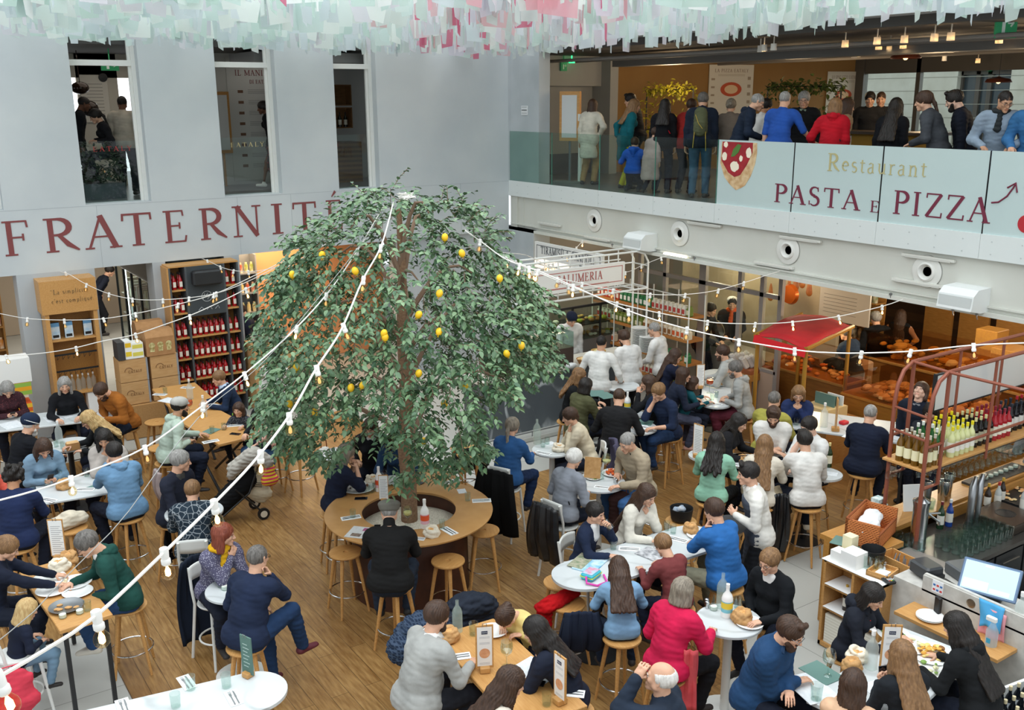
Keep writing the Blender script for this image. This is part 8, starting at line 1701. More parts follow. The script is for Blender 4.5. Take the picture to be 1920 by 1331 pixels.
r=thing('card_reader','black card reader on the corner of the service shelf','card_reader',(-4.22,-13.4,1.057),R(-20));b=MB();b.box((-.05,-.08,0),(.05,.08,.04),bv=.012);b.obj('case',BLACK,r);b=MB();b.box((-.035,.01,.04),(.035,.065,.043));b.obj('screen',mat('#7c93a8',.3),r);b=MB();ms=[mat(c,.5) for c in('#c9c9c9','#b03a30','#d9c23a','#3a8a4a')]
for i in range(3):
    for j in range(3): b.mi=0 if j else i+1;b.box((-.03+i*.022,-.06+j*.02,.04),(-.015+i*.022,-.047+j*.02,.044))
b.obj('keys',ms,r)
r=thing('cutlery_box','oak box of cutlery between the bucket and the till','box',(-3.75,-13.28,1.0),R(-4));b=MB();b.box((-.12,-.27,0),(.12,.27,.015));b.box((-.12,-.27,0),(-.105,.27,.13));b.box((.105,-.27,0),(.12,.27,.13));b.box((-.12,-.27,0),(.12,-.255,.13));b.box((-.12,.255,0),(.12,.27,.13));b.obj('box',OAK,r);b=MB()
for k in range(8): b.tube([(ru(-.08,.0),-.1+k*.03,.04),(ru(0,.08),-.05+k*.03,.13)],.008,4)
b.obj('cutlery',STEEL,r)
b=MB();b.box((-3.98,-13.6,0),(-3.2,-12.95,1.0));tag(b.obj('bar_end_cabinet',mat('#77726c',.5)),'grey cabinet body between the service shelf and the taps','cabinet')
# printers, till, half wall
r=thing('receipt_printer','dark grey receipt printer beside the till','printer',(-3.9,-13.62,1.14),R(-15));b=MB();b.box((-.11,-.14,0),(.11,.14,.14),bv=.02);b.obj('case',mat('#35383b',.4),r);b=MB();b.box((-.1,-.16,.0),(.1,-.13,.06));b.obj('base',BLACK,r)
r=thing('charging_base','flat black charging base with a blue label','charger',(-4.02,-13.9,1.14),R(-15));b=MB();b.box((-.1,-.09,0),(.1,.09,.06),bv=.008);b.obj('case',BLACK,r);b=MB();b.box((-.09,-.093,.02),(-.02,-.09,.045));b.obj('blue_label',mat('#2f8fd0',.5),r)
CW_=mat('#c9c7c0',.5,kind='noise',c2='#b4b2ab',sc=9);HX=-4.16
r=thing('till_wall','speckled pale stone half wall carrying the till','wall',(0,0,0));b=MB();b.box((HX,-15.6,0),(HX+.12,UY0,1.08));b.box((HX+.02,-15.6,1.08),(HX+.06,-13.75,1.28));b.box((HX,-15.6,1.08),(HX+.6,UY0,1.12));b.box((HX+.0,-15.0,1.1),(HX+.04,-13.75,1.27));b.obj('stone',CW_,r);b=MB();b.lathe([(.045,0),(.045,.006),(.03,.008)],n=20,M=Matrix.Translation((HX-.002,-14.28,1.19))@Matrix.Rotation(-PI/2,4,'Y'));b.obj('steel_grommet',mat('#8f7f6c',.3,.8),r)
b=MB();b.box((HX-.003,-13.98,1.14),(HX,-13.86,1.27));o=b.obj('card_stickers',mat('#e9ebee',.6),r);b=MB();ms=[mat('#d04040',.6),mat('#3a6fb0',.6)]
for k in range(6): b.mi=k%2;b.box((HX-.005,-13.97+(k%3)*.037,1.16+.05*(k//3)),(HX-.003,-13.945+(k%3)*.037,1.18+.05*(k//3)))
b.obj('sticker_marks',ms,r)
r=thing('oak_ledge','oak wall ledge on the stone half wall with plates and a spray bottle','shelf',(0,0,0));b=MB();b.box((HX-.34,-14.78,.90),(HX,-13.68,.94),bv=.004);b.obj('board',OAKY,r)
for j in range(2): PLATE.put((HX-.18,-13.98,.942+j*.014),0,label='white plate stacked on the oak ledge of the half wall',group='plates on the oak ledge',scale=1.05)
r=thing('handheld_terminal','black handheld card terminal standing against the half wall','card_reader',(HX-.06,-13.98,.942),R(70));b=MB();b.box((-.04,-.02,0),(.04,.02,.2),bv=.008);b.obj('case',BLACK,r);b=MB()
for i in range(3):
    for j in range(4): b.box((-.03+i*.022,-.023,.03+j*.022),(-.014+i*.022,-.02,.045+j*.022))
b.box((-.03,-.023,.13),(.03,-.02,.18));b.obj('keys',mat('#7b7f84',.5),r)
CLP=thing('spray_bottle','clear spray bottle with a blue label at the right end of the oak ledge','bottle',(HX-.15,-14.6,.942));L_((0,0),(.055,0),(.055,.15),(.03,.2),(.02,.24),n=18).obj('bottle',mat('#cfe0e8',.1,kind='film',c2='#cfe0e8',alpha=.4),CLP,smooth=True);b=MB();b.box((-.02,-.03,.24),(.02,.07,.29),bv=.008);b.obj('trigger',WHITE,CLP);b=MB();b.box((-.057,-.02,.04),(-.054,.02,.09));b.obj('label',mat('#39a3c9',.5),CLP)
for s,(c,t,dx) in enumerate((('#4fa8dc','light blue cleaning cloth draped over the half wall',.0),('#e8a0a8','pink cleaning cloth hanging under the blue one',-.012))):
    b=MB();n=10;V=[];F=[];y0=-14.62-(.03 if s else 0);w_=.26;
    for i in range(n):
        for j in range(n): u,v=i/(n-1),j/(n-1);V.append((HX-.014+dx-.02*math.sin(u*9+v*4)*v-.05*v*(1-s),y0+w_*u*(1-.25*v*(1-s)),1.29-.06*s-(.26+.04*s)*v+.03*math.sin(u*PI)*v*(1-s)))
    F=[(i*n+j,(i+1)*n+j,(i+1)*n+j+1,i*n+j+1) for i in range(n-1) for j in range(n-1)];b.add(V,F);o=b.obj('cleaning_cloth',mat(c,.85),smooth=True);o.modifiers.new('s','SOLIDIFY').thickness=.006;tag(o,t,'cloth')
WATERC.put((HX+.08,-14.72,1.122),0,label='white capped clear spray bottle on top of the half wall',scale=1.2)
r=thing('till_screen','till with a pale blue touch screen on a black stand','till',(-3.86,-14.28,1.12),R(-72));b=MB();b.box((-.12,-.05,0),(.12,.12,.1),bv=.01);b.tube([(0,.05,.05),(0,.02,.25)],.04,8);b.obj('stand',BLACK,r);b=MB();b.box((-.27,-.015,-.17),(.27,.015,.17),bv=.008);o=b.obj('bezel',mat('#56708f',.3),r);o.location=(0,-.02,.24);o.rotation_euler=(R(-38),0,0)
b=MB();b.box((-.245,-.018,-.145),(.245,-.015,.145));p=b.obj('screen',mat('#a9cdec',.3,em=.45),o);b=MB();b.box((-.23,-.0195,-.13),(.0,-.018,-.04));b.box((.02,-.0195,-.13),(.2,-.018,-.09));b.box((-.06,-.0195,.115),(.02,-.018,.135));b.obj('screen_tiles',mat('#dcebf7',.3,em=.5),o)
r=thing('label_printer','grey box printer behind the till','printer',(-3.55,-13.85,1.12),R(-20));b=MB();b.box((-.16,-.14,0),(.16,.14,.13),bv=.015);b.obj('case',mat('#55585a',.4),r)
b=MB();b.box((-3.9,-15.4,0),(-3.0,-13.75,.78));tag(b.obj('till_cabinet',mat('#2b2c2e',.5)),'dark cabinet behind the half wall under the till','cabinet')
b=MB();b.box((-2.0,-15.6,0),(-.8,-13.55,.02));tag(b.obj('rubber_mat',BLACK),'black rubber floor mat behind the bar','mat')
# crate of dark bottles at the bottom right corner
cxx,cyy=-4.75,-15.3;r=thing('white_crate','white crate of dark bottles in the bottom right corner','crate',(cxx,cyy,0),R(-8));b=MB();b.box((-.34,-.3,.0),(.34,.3,.62));
for q in ((-.36,-.32,.36,-.29),(-.36,.29,.36,.32),(-.36,-.32,-.33,.32),(.33,-.32,.36,.32)): b.box((q[0],q[1],.62),(q[2],q[3],.86))
b.obj('crate',WHITE,r)
BC=bottle(mat('#12161c',.1),mat('#d9cba4',.5),mat('#cfd4d8',.6),.3,.036)
for i in range(6):
    for j in range(5): p=wpt(r,(-.27+i*.108,-.23+j*.115,.622));BC.put(p,0,label='dark bottle with a cork coloured cap in the white crate',group='bottles in the white crate')
b=MB();b.box((-.36,-.32,0),(.3,.2,.95))
# ---------------------------------------------------------------- things on the tables, coats and bags
def multi(p,pts,label,group=None,z=ZT,scale=1.1,rz=None):
    for k,(x,y) in enumerate(pts): put(p,x,y,label if isinstance(label,str) else label[k],group=(group or label) if isinstance(label,str) and len(pts)>1 else None,z=z,scale=scale,rz=rz)
# round oak table
multi(NAP,[(658,971)],'napkin with cutlery at the left rim of the round oak table',rz=vaz(0,0)+1.9);multi(TUMB,[(663,972)],'x') if 0 else None
multi(NAP,[(848,903)],'napkin with cutlery at the far side of the round oak table',rz=vaz(848,903)-1.0)
put(NAP,903,939,'napkin with cutlery at the right rim of the round oak table',rz=vaz(903,939)-1.5);put(NAP,842,996,'napkin with cutlery beside the bread bag on the round oak table',rz=vaz(842,996)+.6)
put(TUMB,662,971,'tumbler beside the left napkin on the round oak table');put(TUMB,877,939,'tumbler beside the right napkin on the round oak table');put(TUMB,834,911,'tumbler beside the far napkin on the round oak table');put(TUMB,829,991,'tumbler behind the bread bag on the round oak table')
put(TUMB,688,926,'left tumbler of three before the eating woman on the round table');put(TUMB,697,923,'middle tumbler of three before the eating woman on the round table');put(TUMB,704,920,'right tumbler of three before the eating woman on the round table')
put(CHOCO,672,918,'long plate with a piece of cake before the woman in the navy poncho',scale=1.6);put(PHONE,677,935,'phone lying on the round oak table left of the tree',rz=vaz(0,0)+1.6)
put(OILB2,711,920,'white bottle with a printed band left of the trunk on the round table',scale=1.2);put(BAGL,699,905,'linen bread bag behind the white bottle on the round table');put(WINE['r'],720,915,'glass of red wine beside the white bottle on the round table');
put(PLATE,736,903,'white plate behind the trunk on the round table',scale=1.3);put(TUMB,748,911,'tumbler beside the trunk on the round table');put(PHONE,784,905,'dark folded glasses case right of the trunk on the round table',rz=.4)
put(OILB2,797,989,'white oil bottle with an orange band in front of the pebbles',scale=1.3);put(BAGL,810,1004,'linen bag of bread beside the orange banded bottle');put(WINE['y'],765,985,'glass of white wine right of the flat cap')
put(MENUL,720,940,'small menu card standing at the rim of the pebble bed',rz=vaz(0,0),scale=.9);put(SHEET,866,921,'small grey card lying at the right of the round table',scale=.5)
P=at(684,1000,ZT);r=thing('newspaper','newspaper with pink and brown pictures on the round oak table','newspaper',(P[0],P[1],ZT+.002),vaz(684,1000)-.4);b=MB();b.box((-.2,-.15,0),(.2,.15,.008));b.obj('pages',mat('#d5d6d4',.8,kind='noise',c2='#c9cac8',sc=30),r);b=MB();b.mi=0;b.box((-.05,.04,.008),(.08,.12,.0095));b.mi=1;b.box((-.14,-.12,.008),(-.02,-.04,.0095));b.mi=1;b.box((.05,-.12,.008),(.15,-.05,.0095));b.obj('pictures',[mat('#8d3f6b',.7,kind='noise',c2='#b9698f',sc=20),mat('#6b5a50',.7,kind='noise',c2='#a08c7a',sc=20)],r)
put(PHONE,707,990,'phone on the newspaper in the flat cap wearer’s hand'.replace('’s',''),rz=vaz(0,0));put(NAP,783,1010,'fork on a napkin just right of the black roll neck',rz=vaz(0,0)+1.3,scale=.8)
# oak table bottom left
multi(PLATE,[(92,1088),(100,1108)],'used white plate before the navy sweater at the left edge','used plates at the left oak table',scale=1.35);put(CRUMBS,140,1095,'white plate with crumbs toward the green hoodie',scale=1.3);put(PLATE,146,1112,'white plate with cutlery nearest the green hoodie',scale=1.2)
o=L_((0,.01),(.14,.01),(.17,.03),(.165,.03),(.13,.018),(0,.018),n=28).obj('metal_tray',STEEL,smooth=True);P=at(125,1140,ZT);o.location=(P[0],P[1],ZT+.002);tag(o,'round grey metal pizza tray with crusts','tray');b=MB()
for k in range(6): b.sphere((ru(-.1,.1),ru(-.1,.1),.025),.025,7,(1.3,.8,.5))
b.obj('crusts',mat('#c99a62',.8),o)
put(BAGL,112,1068,'linen bread bag on the oak table with used plates',scale=1.3);put(MENUL,112,1048,'paper menu on a clipboard stand at the far end of the used oak table',rz=vaz(0,0),scale=1.2);put(BAGK,128,1055,'kraft paper bag in front of the paper menu',scale=1.25)
multi(CUP,[(118,1158),(150,1150)],'small glass jar at the near end of the used oak table');put(TUMB,165,1145,'tumbler at the near corner of the used oak table')
# bottom left marble table
put(NAP,350,1280,'napkin with fork and knife at the left of the long marble table',rz=vaz(0,0)+.6);put(NAP,438,1309,'napkin with fork and knife at the front of the long marble table',rz=vaz(0,0)+.5);put(NAP,232,1325,'napkin with cutlery cut off by the bottom edge',rz=vaz(0,0)+.5)
put(TUMB,358,1292,'tumbler on the left napkin of the long marble table',scale=1.3);put(TUMB,425,1288,'tumbler in the middle of the long marble table',scale=1.3);put(TUMB,330,1325,'tumbler at the bottom edge on the long marble table',scale=1.3)
put(MENUS,466,1268,'green slate menu on an oak stand on the long marble table',rz=vaz(466,1268)-.9,scale=1.0)
# blue hoodie table
put(BAGK,120,915,'kraft paper bread bag lying on the white table before the denim shirt',scale=1.2);multi(TUMB,[(90,912),(108,905),(163,893)],'tumbler on the white table before the denim shirt');put(NAP,90,938,'napkin with cutlery at the left corner of the white table',rz=.6);put(NAP,160,918,'napkin with knife right of the kraft bag on the white table',rz=1.);put(FOLD,180,912,'dark folder under the elbow of the blue hoodie',scale=.6);put(GREENS,113,903,'small plate of salad leaves behind the kraft bag',scale=.7)
TUMB.put(tuple(at(113,899,ZT)[:2])+(ZT+.03,),0,label='glass with a green drink by the denim shirt')
# T6 with loaf box
put(WATERC,112,830,'clear water bottle on the small white table',scale=1.15);P=at(137,842,ZT);b=MB();b.box((-.09,-.06,0),(.09,.06,.09));o=b.obj('bread_box',mat('#b98a54',.7),loc=(P[0],P[1],ZT+.002));tag(o,'kraft bread box on the small round white table','box');b=MB();b.box((-.085,-.055,.09),(.085,.055,.115),bv=.01);b.obj('bread',mat('#d9b07a',.8),o);multi(TUMB,[(118,842),(106,838)],'tumbler beside the kraft bread box');put(PLATE,150,835,'white plate on the small round white table')
put(SHEET,128,777,'paper menu open before the black blouse',rz=.3,scale=1.3);put(SHEET,22,797,'paper menu before the dark floral blouse',rz=.2,scale=1.3);put(SHEET,196,778,'paper menu before the rust brown jacket',rz=-.3,scale=1.2);put(SHEET,100,785,'paper menu lying flat on the wall side table',rz=.1)
# oak tables upper
put(WINE['o'],356,778,'large glass of orange spritz on the oak table',scale=1.3);put(WATERC,383,781,'tall clear water bottle beside the orange spritz',scale=1.2);WATERC.put(tuple(at(357,748,ZT)[:2])+(ZT+.002,),0,label='clear water bottle behind the orange spritz',scale=1.2)
P=at(441,790,ZT);r=thing('child_cup','bright green child cup with a domed lid','cup',(P[0],P[1],ZT+.002));L_((0,0),(.035,0),(.037,.1),(0,.1)).obj('cup',mat('#4fae4a',.4),r,smooth=True);L_((.038,.1),(.038,.13),(.02,.15),(.02,.175),(0,.175)).obj('lid',mat('#7bd02f',.4),r,smooth=True)
multi(NAP,[(395,828)],'napkin set at the near left corner of the oak table');put(NAP,440,798,'napkin set under the green cup',rz=1.2);put(NAP,300,740,'cutlery set at the wall end of the empty oak table',rz=.8);put(NAP,352,727,'second cutlery set by the wall on the empty oak table',rz=.8);put(SHEET,318,751,'white placemat on the empty oak table',rz=.5);put(SHEET,400,762,'white placemat behind the green cup',rz=.5);put(PHONE,441,814,'phone lying at the near right corner of the oak table',rz=.7);multi(TUMB,[(398,812),(420,806),(310,738)],'tumbler on the oak tables with the mint hoodie');put(FOLD,396,808,'dark teal folder beside the mint hoodie elbow',scale=.8)
multi(TUMB,[(414,1100)],'tumbler on the round white table before the mustard scarf',scale=1.2);put(CUP,422,1105,'small glass jar on the round table before the mustard scarf')
# bottom centre oak table
put(MENU,909,1258,'clipboard menu with a pizza drawing, left one on the bottom oak table',rz=vaz(0,0)+.1,scale=1.15);put(MENU,1050,1318,'clipboard menu with a pizza drawing, right one on the bottom oak table',rz=vaz(0,0)-1.0,scale=1.15)
put(WATER,858,1183,'green tinted water bottle on the bottom oak table');put(TUMB,888,1190,'tumbler beside the green tinted bottle',scale=1.3);put(BAGK,842,1200,'torn kraft bread bag in front of the light grey sweater',scale=1.2);put(PLATE,925,1185,'plate with a paper drawing before the yellow sweater');put(NAP,858,1232,'napkin under the hand of the light grey sweater',rz=1.2);put(SHEET,1005,1258,'paper placemat before the navy sweater with red cuffs',rz=.2,scale=1.3);put(PHONE,1003,1280,'phone in a wine red case on the bottom oak table',rz=vaz(0,0)+1.2,scale=1.2);put(WINE['e'],950,1250,'wine glass with a sip of red on the bottom oak table',scale=1.2);put(NAP,1070,1300,'napkin with knife behind the right clipboard',rz=.8);put(TUMB,1025,1322,'tumbler before the right clipboard',scale=1.2)
for k,(x,y,c,t,w_) in enumerate(((790,1178,'#1f2c40','navy checked coat heaped left of the light grey sweater',.2),(875,1140,'#262c38','dark padded coat heaped on a stool at the head of the oak table',.24))):
    P=at(x,y,.95);Vq,Qq=nets([cone((-w_,0,-.15),(w_,.05,-.1),.16,.15),cone((-.1,.1,-.1),(.15,-.1,.05),.14,.1),ell((.0,.0,.03),(.2,.16,.12)),cone((w_,0,-.1),(w_+.1,-.1,-.35),.09,.07)],.014,k=.04);o=mkobj('folded_coat',wrinkle(Vq,Qq,.012,k),Qq,cloth(c,'check','#3c4a5e',11) if k==0 else cloth(c));o.location=(P[0],P[1],.95);tag(o,t,'coat');stool((P[0],P[1]),'bar stool under the '+t.split(' heaped')[0])
# T12
put(WATER,1353,1138,'tall green tinted water bottle on the round table by the pink jacket',scale=1.25);put(OILB,1362,1155,'white bottle with a yellow and blue label on the round table',scale=1.25);put(SHAK,1325,1135,'pair of chrome shakers on the round table by the pink jacket');put(CUP,1338,1143,'small candle jar beside the chrome shakers');put(BAGK,1390,1165,'torn kraft bread bag on the round table by the pink jacket',scale=1.25);put(TUMB,1383,1140,'tumbler behind the kraft bag on the round table',scale=1.2);put(PLATE,1405,1170,'white plate under the kraft bag')
# T11 family
P=at(1107,1058,ZT);r=thing('comic_book','open light blue comic book on the family table','book',(P[0],P[1],ZT+.002),R(25));b=MB();b.box((-.2,-.13,0),(.2,.13,.012));b.obj('cover',mat('#6fb4dc',.6,kind='noise',c2='#cfe3ee',sc=10),r);b=MB();b.box((-.18,.02,.012),(.18,.2,.016));b.obj('pages',mat('#b9b09c',.7,kind='noise',c2='#7c8a6c',sc=20),r)
P=at(1108,1083,ZT);r=thing('lunch_box','turquoise lunch box with a pink strap','box',(P[0],P[1],ZT+.002),R(20));b=MB();b.box((-.1,-.075,0),(.1,.075,.075),bv=.015);b.obj('box',mat('#3fb3c4',.5),r);b=MB();b.box((-.102,-.077,.035),(.102,.077,.045));b.obj('zip',mat('#cfe04a',.5),r);b=MB();b.box((-.085,-.06,.075),(.085,.06,.08),bv=.004);b.obj('lid_print',mat('#a9d0e6',.5,kind='noise',c2='#e0506a',sc=9),r);b=MB();b.tube([(-.1,0,.05),(-.17,-.05,.02),(-.13,-.16,.01),(.0,-.2,.01),(.1,-.1,.02)],.012,6);b.obj('strap',mat('#d93fa8',.6),r)
P=at(1222,1040,ZT);r=thing('magazine','black and white comic page held open by the child in maroon','book',(P[0],P[1],ZT+.002),R(10));b=MB();b.box((-.12,-.15,0),(.12,.15,.01));b.obj('pages',mat('#c9cacc',.8,kind='noise',c2='#77797d',sc=16),r)
multi(BAGK,[(1295,998)],'open kraft bread bag between the cream blouse and the blue sweater',scale=1.1);multi(TUMB,[(1262,1000),(1250,994),(1150,1030)],'tumbler on the family table');put(NAP,1180,1030,'napkin with cutlery before the boy with the glass',rz=.8);put(NAP,1270,1012,'napkin with cutlery before the bright blue sweater',rz=.4);put(PLATE,1310,1005,'white plate beside the open kraft bag')
P=at(1277,972,.8);o=L_((0,.01),(.13,.01),(.15,.16),(.145,.16),(.12,.03),(0,.03),n=24).obj('black_bowl',BLACK,loc=(P[0],P[1],.79),smooth=True);tag(o,'black bowl bag with papers standing behind the cream blouse','bag');b=MB()
for k in range(8): b.sphere((ru(-.08,.08),ru(-.08,.08),.12),.035,7)
b.obj('papers',mat('#b9bcc0',.7,kind='noise',c2='#5f7d9a',sc=12),o);stool((P[0],P[1]),'bar stool under the black bowl')
# T13, T14
put(WATER,1007,832,'tall clear bottle between the blue and the cream sweater',scale=1.3);put(BAGL,1048,845,'linen bread bag before the cream sweater',scale=1.1);multi(TUMB,[(1018,838),(1026,833)],'tumbler between the two chatting women');put(NAP,1018,850,'cutlery before the royal blue sweater',rz=.4);put(SHEET,1030,832,'white paper on the small round table',scale=.6)
put(PASTA_,1150,889,'plate of orange pasta before the beige jacket',scale=1.15);put(WINE['w'],1137,887,'glass of white wine beside the orange pasta',scale=1.25);put(SHAK,1156,908,'pair of chrome shakers in front of the pasta');multi(TUMB,[(1120,893),(1128,898)],'tumbler beside the wine glass');put(GREENS,1113,897,'green salad before the grey sweater',scale=.8);put(NAP,1128,914,'knife on the round table with the pasta',rz=vaz(0,0)+1.2,scale=.9)
P=at(1104,905,1.3);b=MB();b.box((-.11,-.01,0),(.11,.01,.28));o=b.obj('kraft_menu',KRAFT,loc=(at(1110,900,ZT)[0],at(1110,900,ZT)[1],ZT+.03));o.rotation_euler=(R(-15),0,vaz(0,0)-.3);tag(o,'kraft bag held upright by the woman with pinned grey hair','bag')
# T15, T16, T20
put(FOLD,1205,792,'green menu folder held by the navy v-neck',scale=1.,rz=.6);put(SHEET,1192,775,'white paper menus before the navy v-neck',rz=.3,scale=1.2);put(SHEET,1206,800,'white paper sheet on the green folder',scale=.7);put(OILB,1176,772,'white ceramic bottle before the black sweater',scale=1.2);put(NAP,1214,803,'cutlery set at the table edge near the navy v-neck',rz=.2)
for k,(x,y) in enumerate(((1120,738),(1135,742))): put(FOLD,x,y,'pale green open menu before the olive jacket, %s'%('left leaf' if k==0 else 'right leaf'),rz=vaz(0,0)+k*.4)
put(WINE['o'],1330,737,'glass of orange spritz between the cardigan and the hoodie',scale=1.3);put(MENUL,1312,728,'menu on a clipboard stand on the oval table',rz=vaz(0,0)+.2,scale=1.1);multi(TUMB,[(1335,750),(1343,745)],'tumbler on the oval table of the hoodies');put(PLATE,1338,712,'white plate at the far end of the oval table');put(PENNE,1350,722,'plate of food beside the pale grey hoodie',scale=.9);put(NAP,1340,758,'cutlery set at the near end of the oval table',rz=.4)
# T17
put(MENUL,1308,858,'clipboard menu on the left end of the long oval table',rz=vaz(0,0)-.9,scale=1.25);put(WINE['o'],1366,853,'glass of orange spritz beside the mint top',scale=1.25);put(PHONE,1387,853,'phone lying before the black top',rz=1.2);put(BAGK,1392,865,'open kraft bread bag on the long oval table',scale=.9);put(NAP,1380,872,'napkin beside the mint top',rz=.6);put(NAP,1405,855,'cutlery before the very long hair',rz=.9)
BOTG=bottle(mat('#24361a',.1),mat('#d9c98a',.4),mat('#e6dfc4',.6),.32,.04);put(BOTG,1553,875,'green wine bottle at the right end of the long oval table',scale=1.1);put(SHEET,1555,888,'white paper at the right end of the long oval table',scale=.7);multi(PLATE,[(1478,872)],'white plate under the arm of the cream shirt')
# T18
put(WATERC,1544,800,'clear bottle on the long white bar table',scale=1.3);put(WINE['r'],1481,792,'glass of red wine before the blue jumper',scale=1.25);multi(TUMB,[(1493,797),(1664,828)],'tumbler on the long white bar table');put(SHEET,1692,822,'paper menu right of the navy shirt',rz=.1,scale=1.2);put(SHEET,1588,818,'small white card left of the navy shirt',scale=.5);put(MENUL,1566,808,'narrow clipboard menu with an oak foot on the bar table',rz=vaz(0,0)+1.3,scale=1.3)
P=at(1582,795,ZT);b=MB();b.box((-.07,-.05,0),(.07,.05,.05),bv=.01);tag(b.obj('red_box',mat('#c01424',.6),loc=(P[0],P[1],ZT+.002)),'small bright red box on the long white bar table','box')
# T19
put(MENU,1665,1262,'clipboard menu with a pizza drawing among the plates at the bottom right',rz=vaz(0,0)-.1,scale=1.2);put(BAGL,1607,1236,'linen bread basket beside the clipboard',scale=1.1);put(BAGK,1596,1256,'kraft bread bag in front of the glass bottle',scale=1.1);put(WATERC,1632,1252,'clear water bottle beside the clipboard at the bottom right',scale=1.25)
put(GREENS,1675,1192,'plate of green salad before the navy hoodie',scale=1.1);put(SALAD,1706,1212,'white plate with cheese and leaves, middle of the crowded table',scale=1.3);put(PENNE,1745,1230,'oval plate of golden pasta before the black hoodie',scale=1.5);put(SALAD,1738,1258,'nearly empty plate with a fork before the black hoodie',scale=1.35)
put(FOLD,1540,1262,'grey green menu folder before the dark denim shirt',rz=vaz(0,0)+.5,scale=1.);put(SHEET,1520,1290,'white placemat before the dark denim shirt',rz=vaz(0,0)+.3,scale=1.4);put(SHEET,1665,1300,'white placemat before the black top with the phone',rz=vaz(0,0)+.4,scale=1.3);put(WINE['e'],1552,1268,'empty wine glass on the menu folder',scale=1.2);put(TUMB,1530,1312,'tumbler with a yellow drink at the bottom edge',scale=1.5)
# hanging coats, bags and the pushchair
def drape(root,label,c,L,w_=.46,dx=0,cname='coat',off=-.3,top=1.12,mt=None,bulge=.05):
    V=[];n,m_=16,18
    for j in range(m_):
        v=j/(m_-1)
        for i in range(n):
            u=i/(n-1)*2-1;fold=.022*math.sin(u*9+v*2)*(v*.9+.2)+.012*math.sin(u*17)
            V.append((dx+u*w_/2*(.82+.22*math.sin(v*2.2)+.1*v),off-.03-bulge*math.sin(v*PI)-fold-(.05*(1-v)*(1-u*u)),top-L*v-(.05*u*u*(1-v))))
    F=[(j*n+i,j*n+i+1,(j+1)*n+i+1,(j+1)*n+i) for j in range(m_-1) for i in range(n-1)]
    b=MB();b.add(V,F);o=b.obj(cname,mt or cloth(c),smooth=True);o.modifiers.new('s','SOLIDIFY').thickness=.035;o.location=root.location;o.rotation_euler=root.rotation_euler;tag(o,label,'coat')
    return o
drape(PP[48][0],'black coat hanging down the back of the royal blue sweater chair','#0f1011',.95,.62);drape(PP[50][0],'shiny black leather jacket on the chair of the grey sweater','#1a1b1d',.78,.5,mt=mat('#17181a',.28,kind='noise',c2='#25272a',sc=8,bump=.5,bsc=30));drape(PP[24][0],'long navy coat hanging on the white chair behind the mustard scarf','#18202f',.98,.44);drape(PP[14][0],'long black coat hanging beside the navy cardigan','#14171e',.95,.34,dx=-.22,off=-.12);drape(PP[49][0],'mauve grey padded coat over the chair of the cream sweater','#56536a',.6,.44,top=1.15)
drape(PP[73][0],'black jacket hanging on a stool left of the cream shirt','#131416',.85,.26,dx=-.38,off=.05,top=.98,mt=mat('#131416',.35,kind='noise',c2='#202124',sc=6))
drape(PP[36][0],'navy jacket pushed against the table end left of the denim dress','#1d2537',.45,.4,dx=-.42,off=.1,top=1.06);P=at(1050,1120,.85);
Vq,Qq=nets([cone((-.2,0,0),(.2,.05,.02),.1,.08,flat=(V3(0,0,1),1.8)),cone((-.2,0,0),(-.28,-.05,-.55),.09,.11,flat=(V3(0,1,0),2))],.014);o=mkobj('red_coat',wrinkle(Vq,Qq,.012),Qq,cloth('#b30d14'));o.location=(P[0],P[1],.8);tag(o,'bright red coat slung over the stool at the end of the family table','coat');stool((P[0]+.08,P[1]-.02),'bar stool under the bright red coat')
def bag(x,y,z,label,c,w_,h_,d_=.12,kind=None,c2=None,sc=6,handle='#7a3f22',rz=0,cat='bag'):
    P=at(x,y,z+h_/2);r=thing('bag',label,cat,(P[0],P[1],z),rz);Vq,Qq=nets([cone((-w_/2+.05,0,.07),(w_/2-.05,0,.07),.08,flat=(V3(0,1,0),1.2)),cone((-w_/2+.06,0,h_-.05),(w_/2-.06,0,h_-.05),.05,flat=(V3(0,1,0),1.3)),cone((0,0,.08),(0,0,h_-.08),w_/2.1,w_/2.3,flat=(V3(0,1,0),w_/d_))],.013,k=.04);mkobj('bag_body',wrinkle(Vq,Qq,.004),Qq,cloth(c,kind,c2,sc),r);b=MB();b.tube([(-w_*.25,0,h_-.04),(-w_*.2,0,h_+.12),(w_*.2,0,h_+.12),(w_*.25,0,h_-.04)],.009,6);b.obj('handle',mat(handle,.6),r);return r
bag(1163,965,.35,'dark brown leather tote hanging from the chair of the beige jacket','#3d2724',.34,.55,rz=vaz(0,0));bag(381,1120,.28,'patchwork shopper hanging on the white chair behind the mustard scarf','#b08a6a',.34,.5,kind='dots',c2='#4fa0b8',sc=7,rz=vaz(0,0)+.3);r=bag(484,907,.30,'cream cotton tote with black print hanging on the pushchair','#d8ccb0',.36,.42,handle='#cfc4a8',rz=vaz(0,0)-.2)
b=MB()
for k in range(3): b.box((-.1,-.092,.2+k*.03),(.1,-.086,.208+k*.03))
b.obj('print',BLACK,r)
bag(505,890,.55,'striped pink and yellow bag hanging behind the tote','#c93a5a',.2,.3,kind='stripe',c2='#e3c23a',sc=6);bag(608,852,.55,'white handbag behind the leaves left of the black blazer','#dcdad2',.2,.22)
P=at(130,965,.95);Vq,Qq=nets([cone((-.15,0,0),(.12,.03,.02),.12,.1,flat=(V3(0,0,1),1.3)),ell((0,.02,.06),(.13,.1,.08))],.013);o=mkobj('cotton_tote',wrinkle(Vq,Qq,.008),Qq,cloth('#ded3bd'));o.location=(P[0],P[1],.85);tag(o,'cream cotton bag lying on the stool before the used oak table','bag');stool((P[0],P[1]),'bar stool under the cream cotton bag')
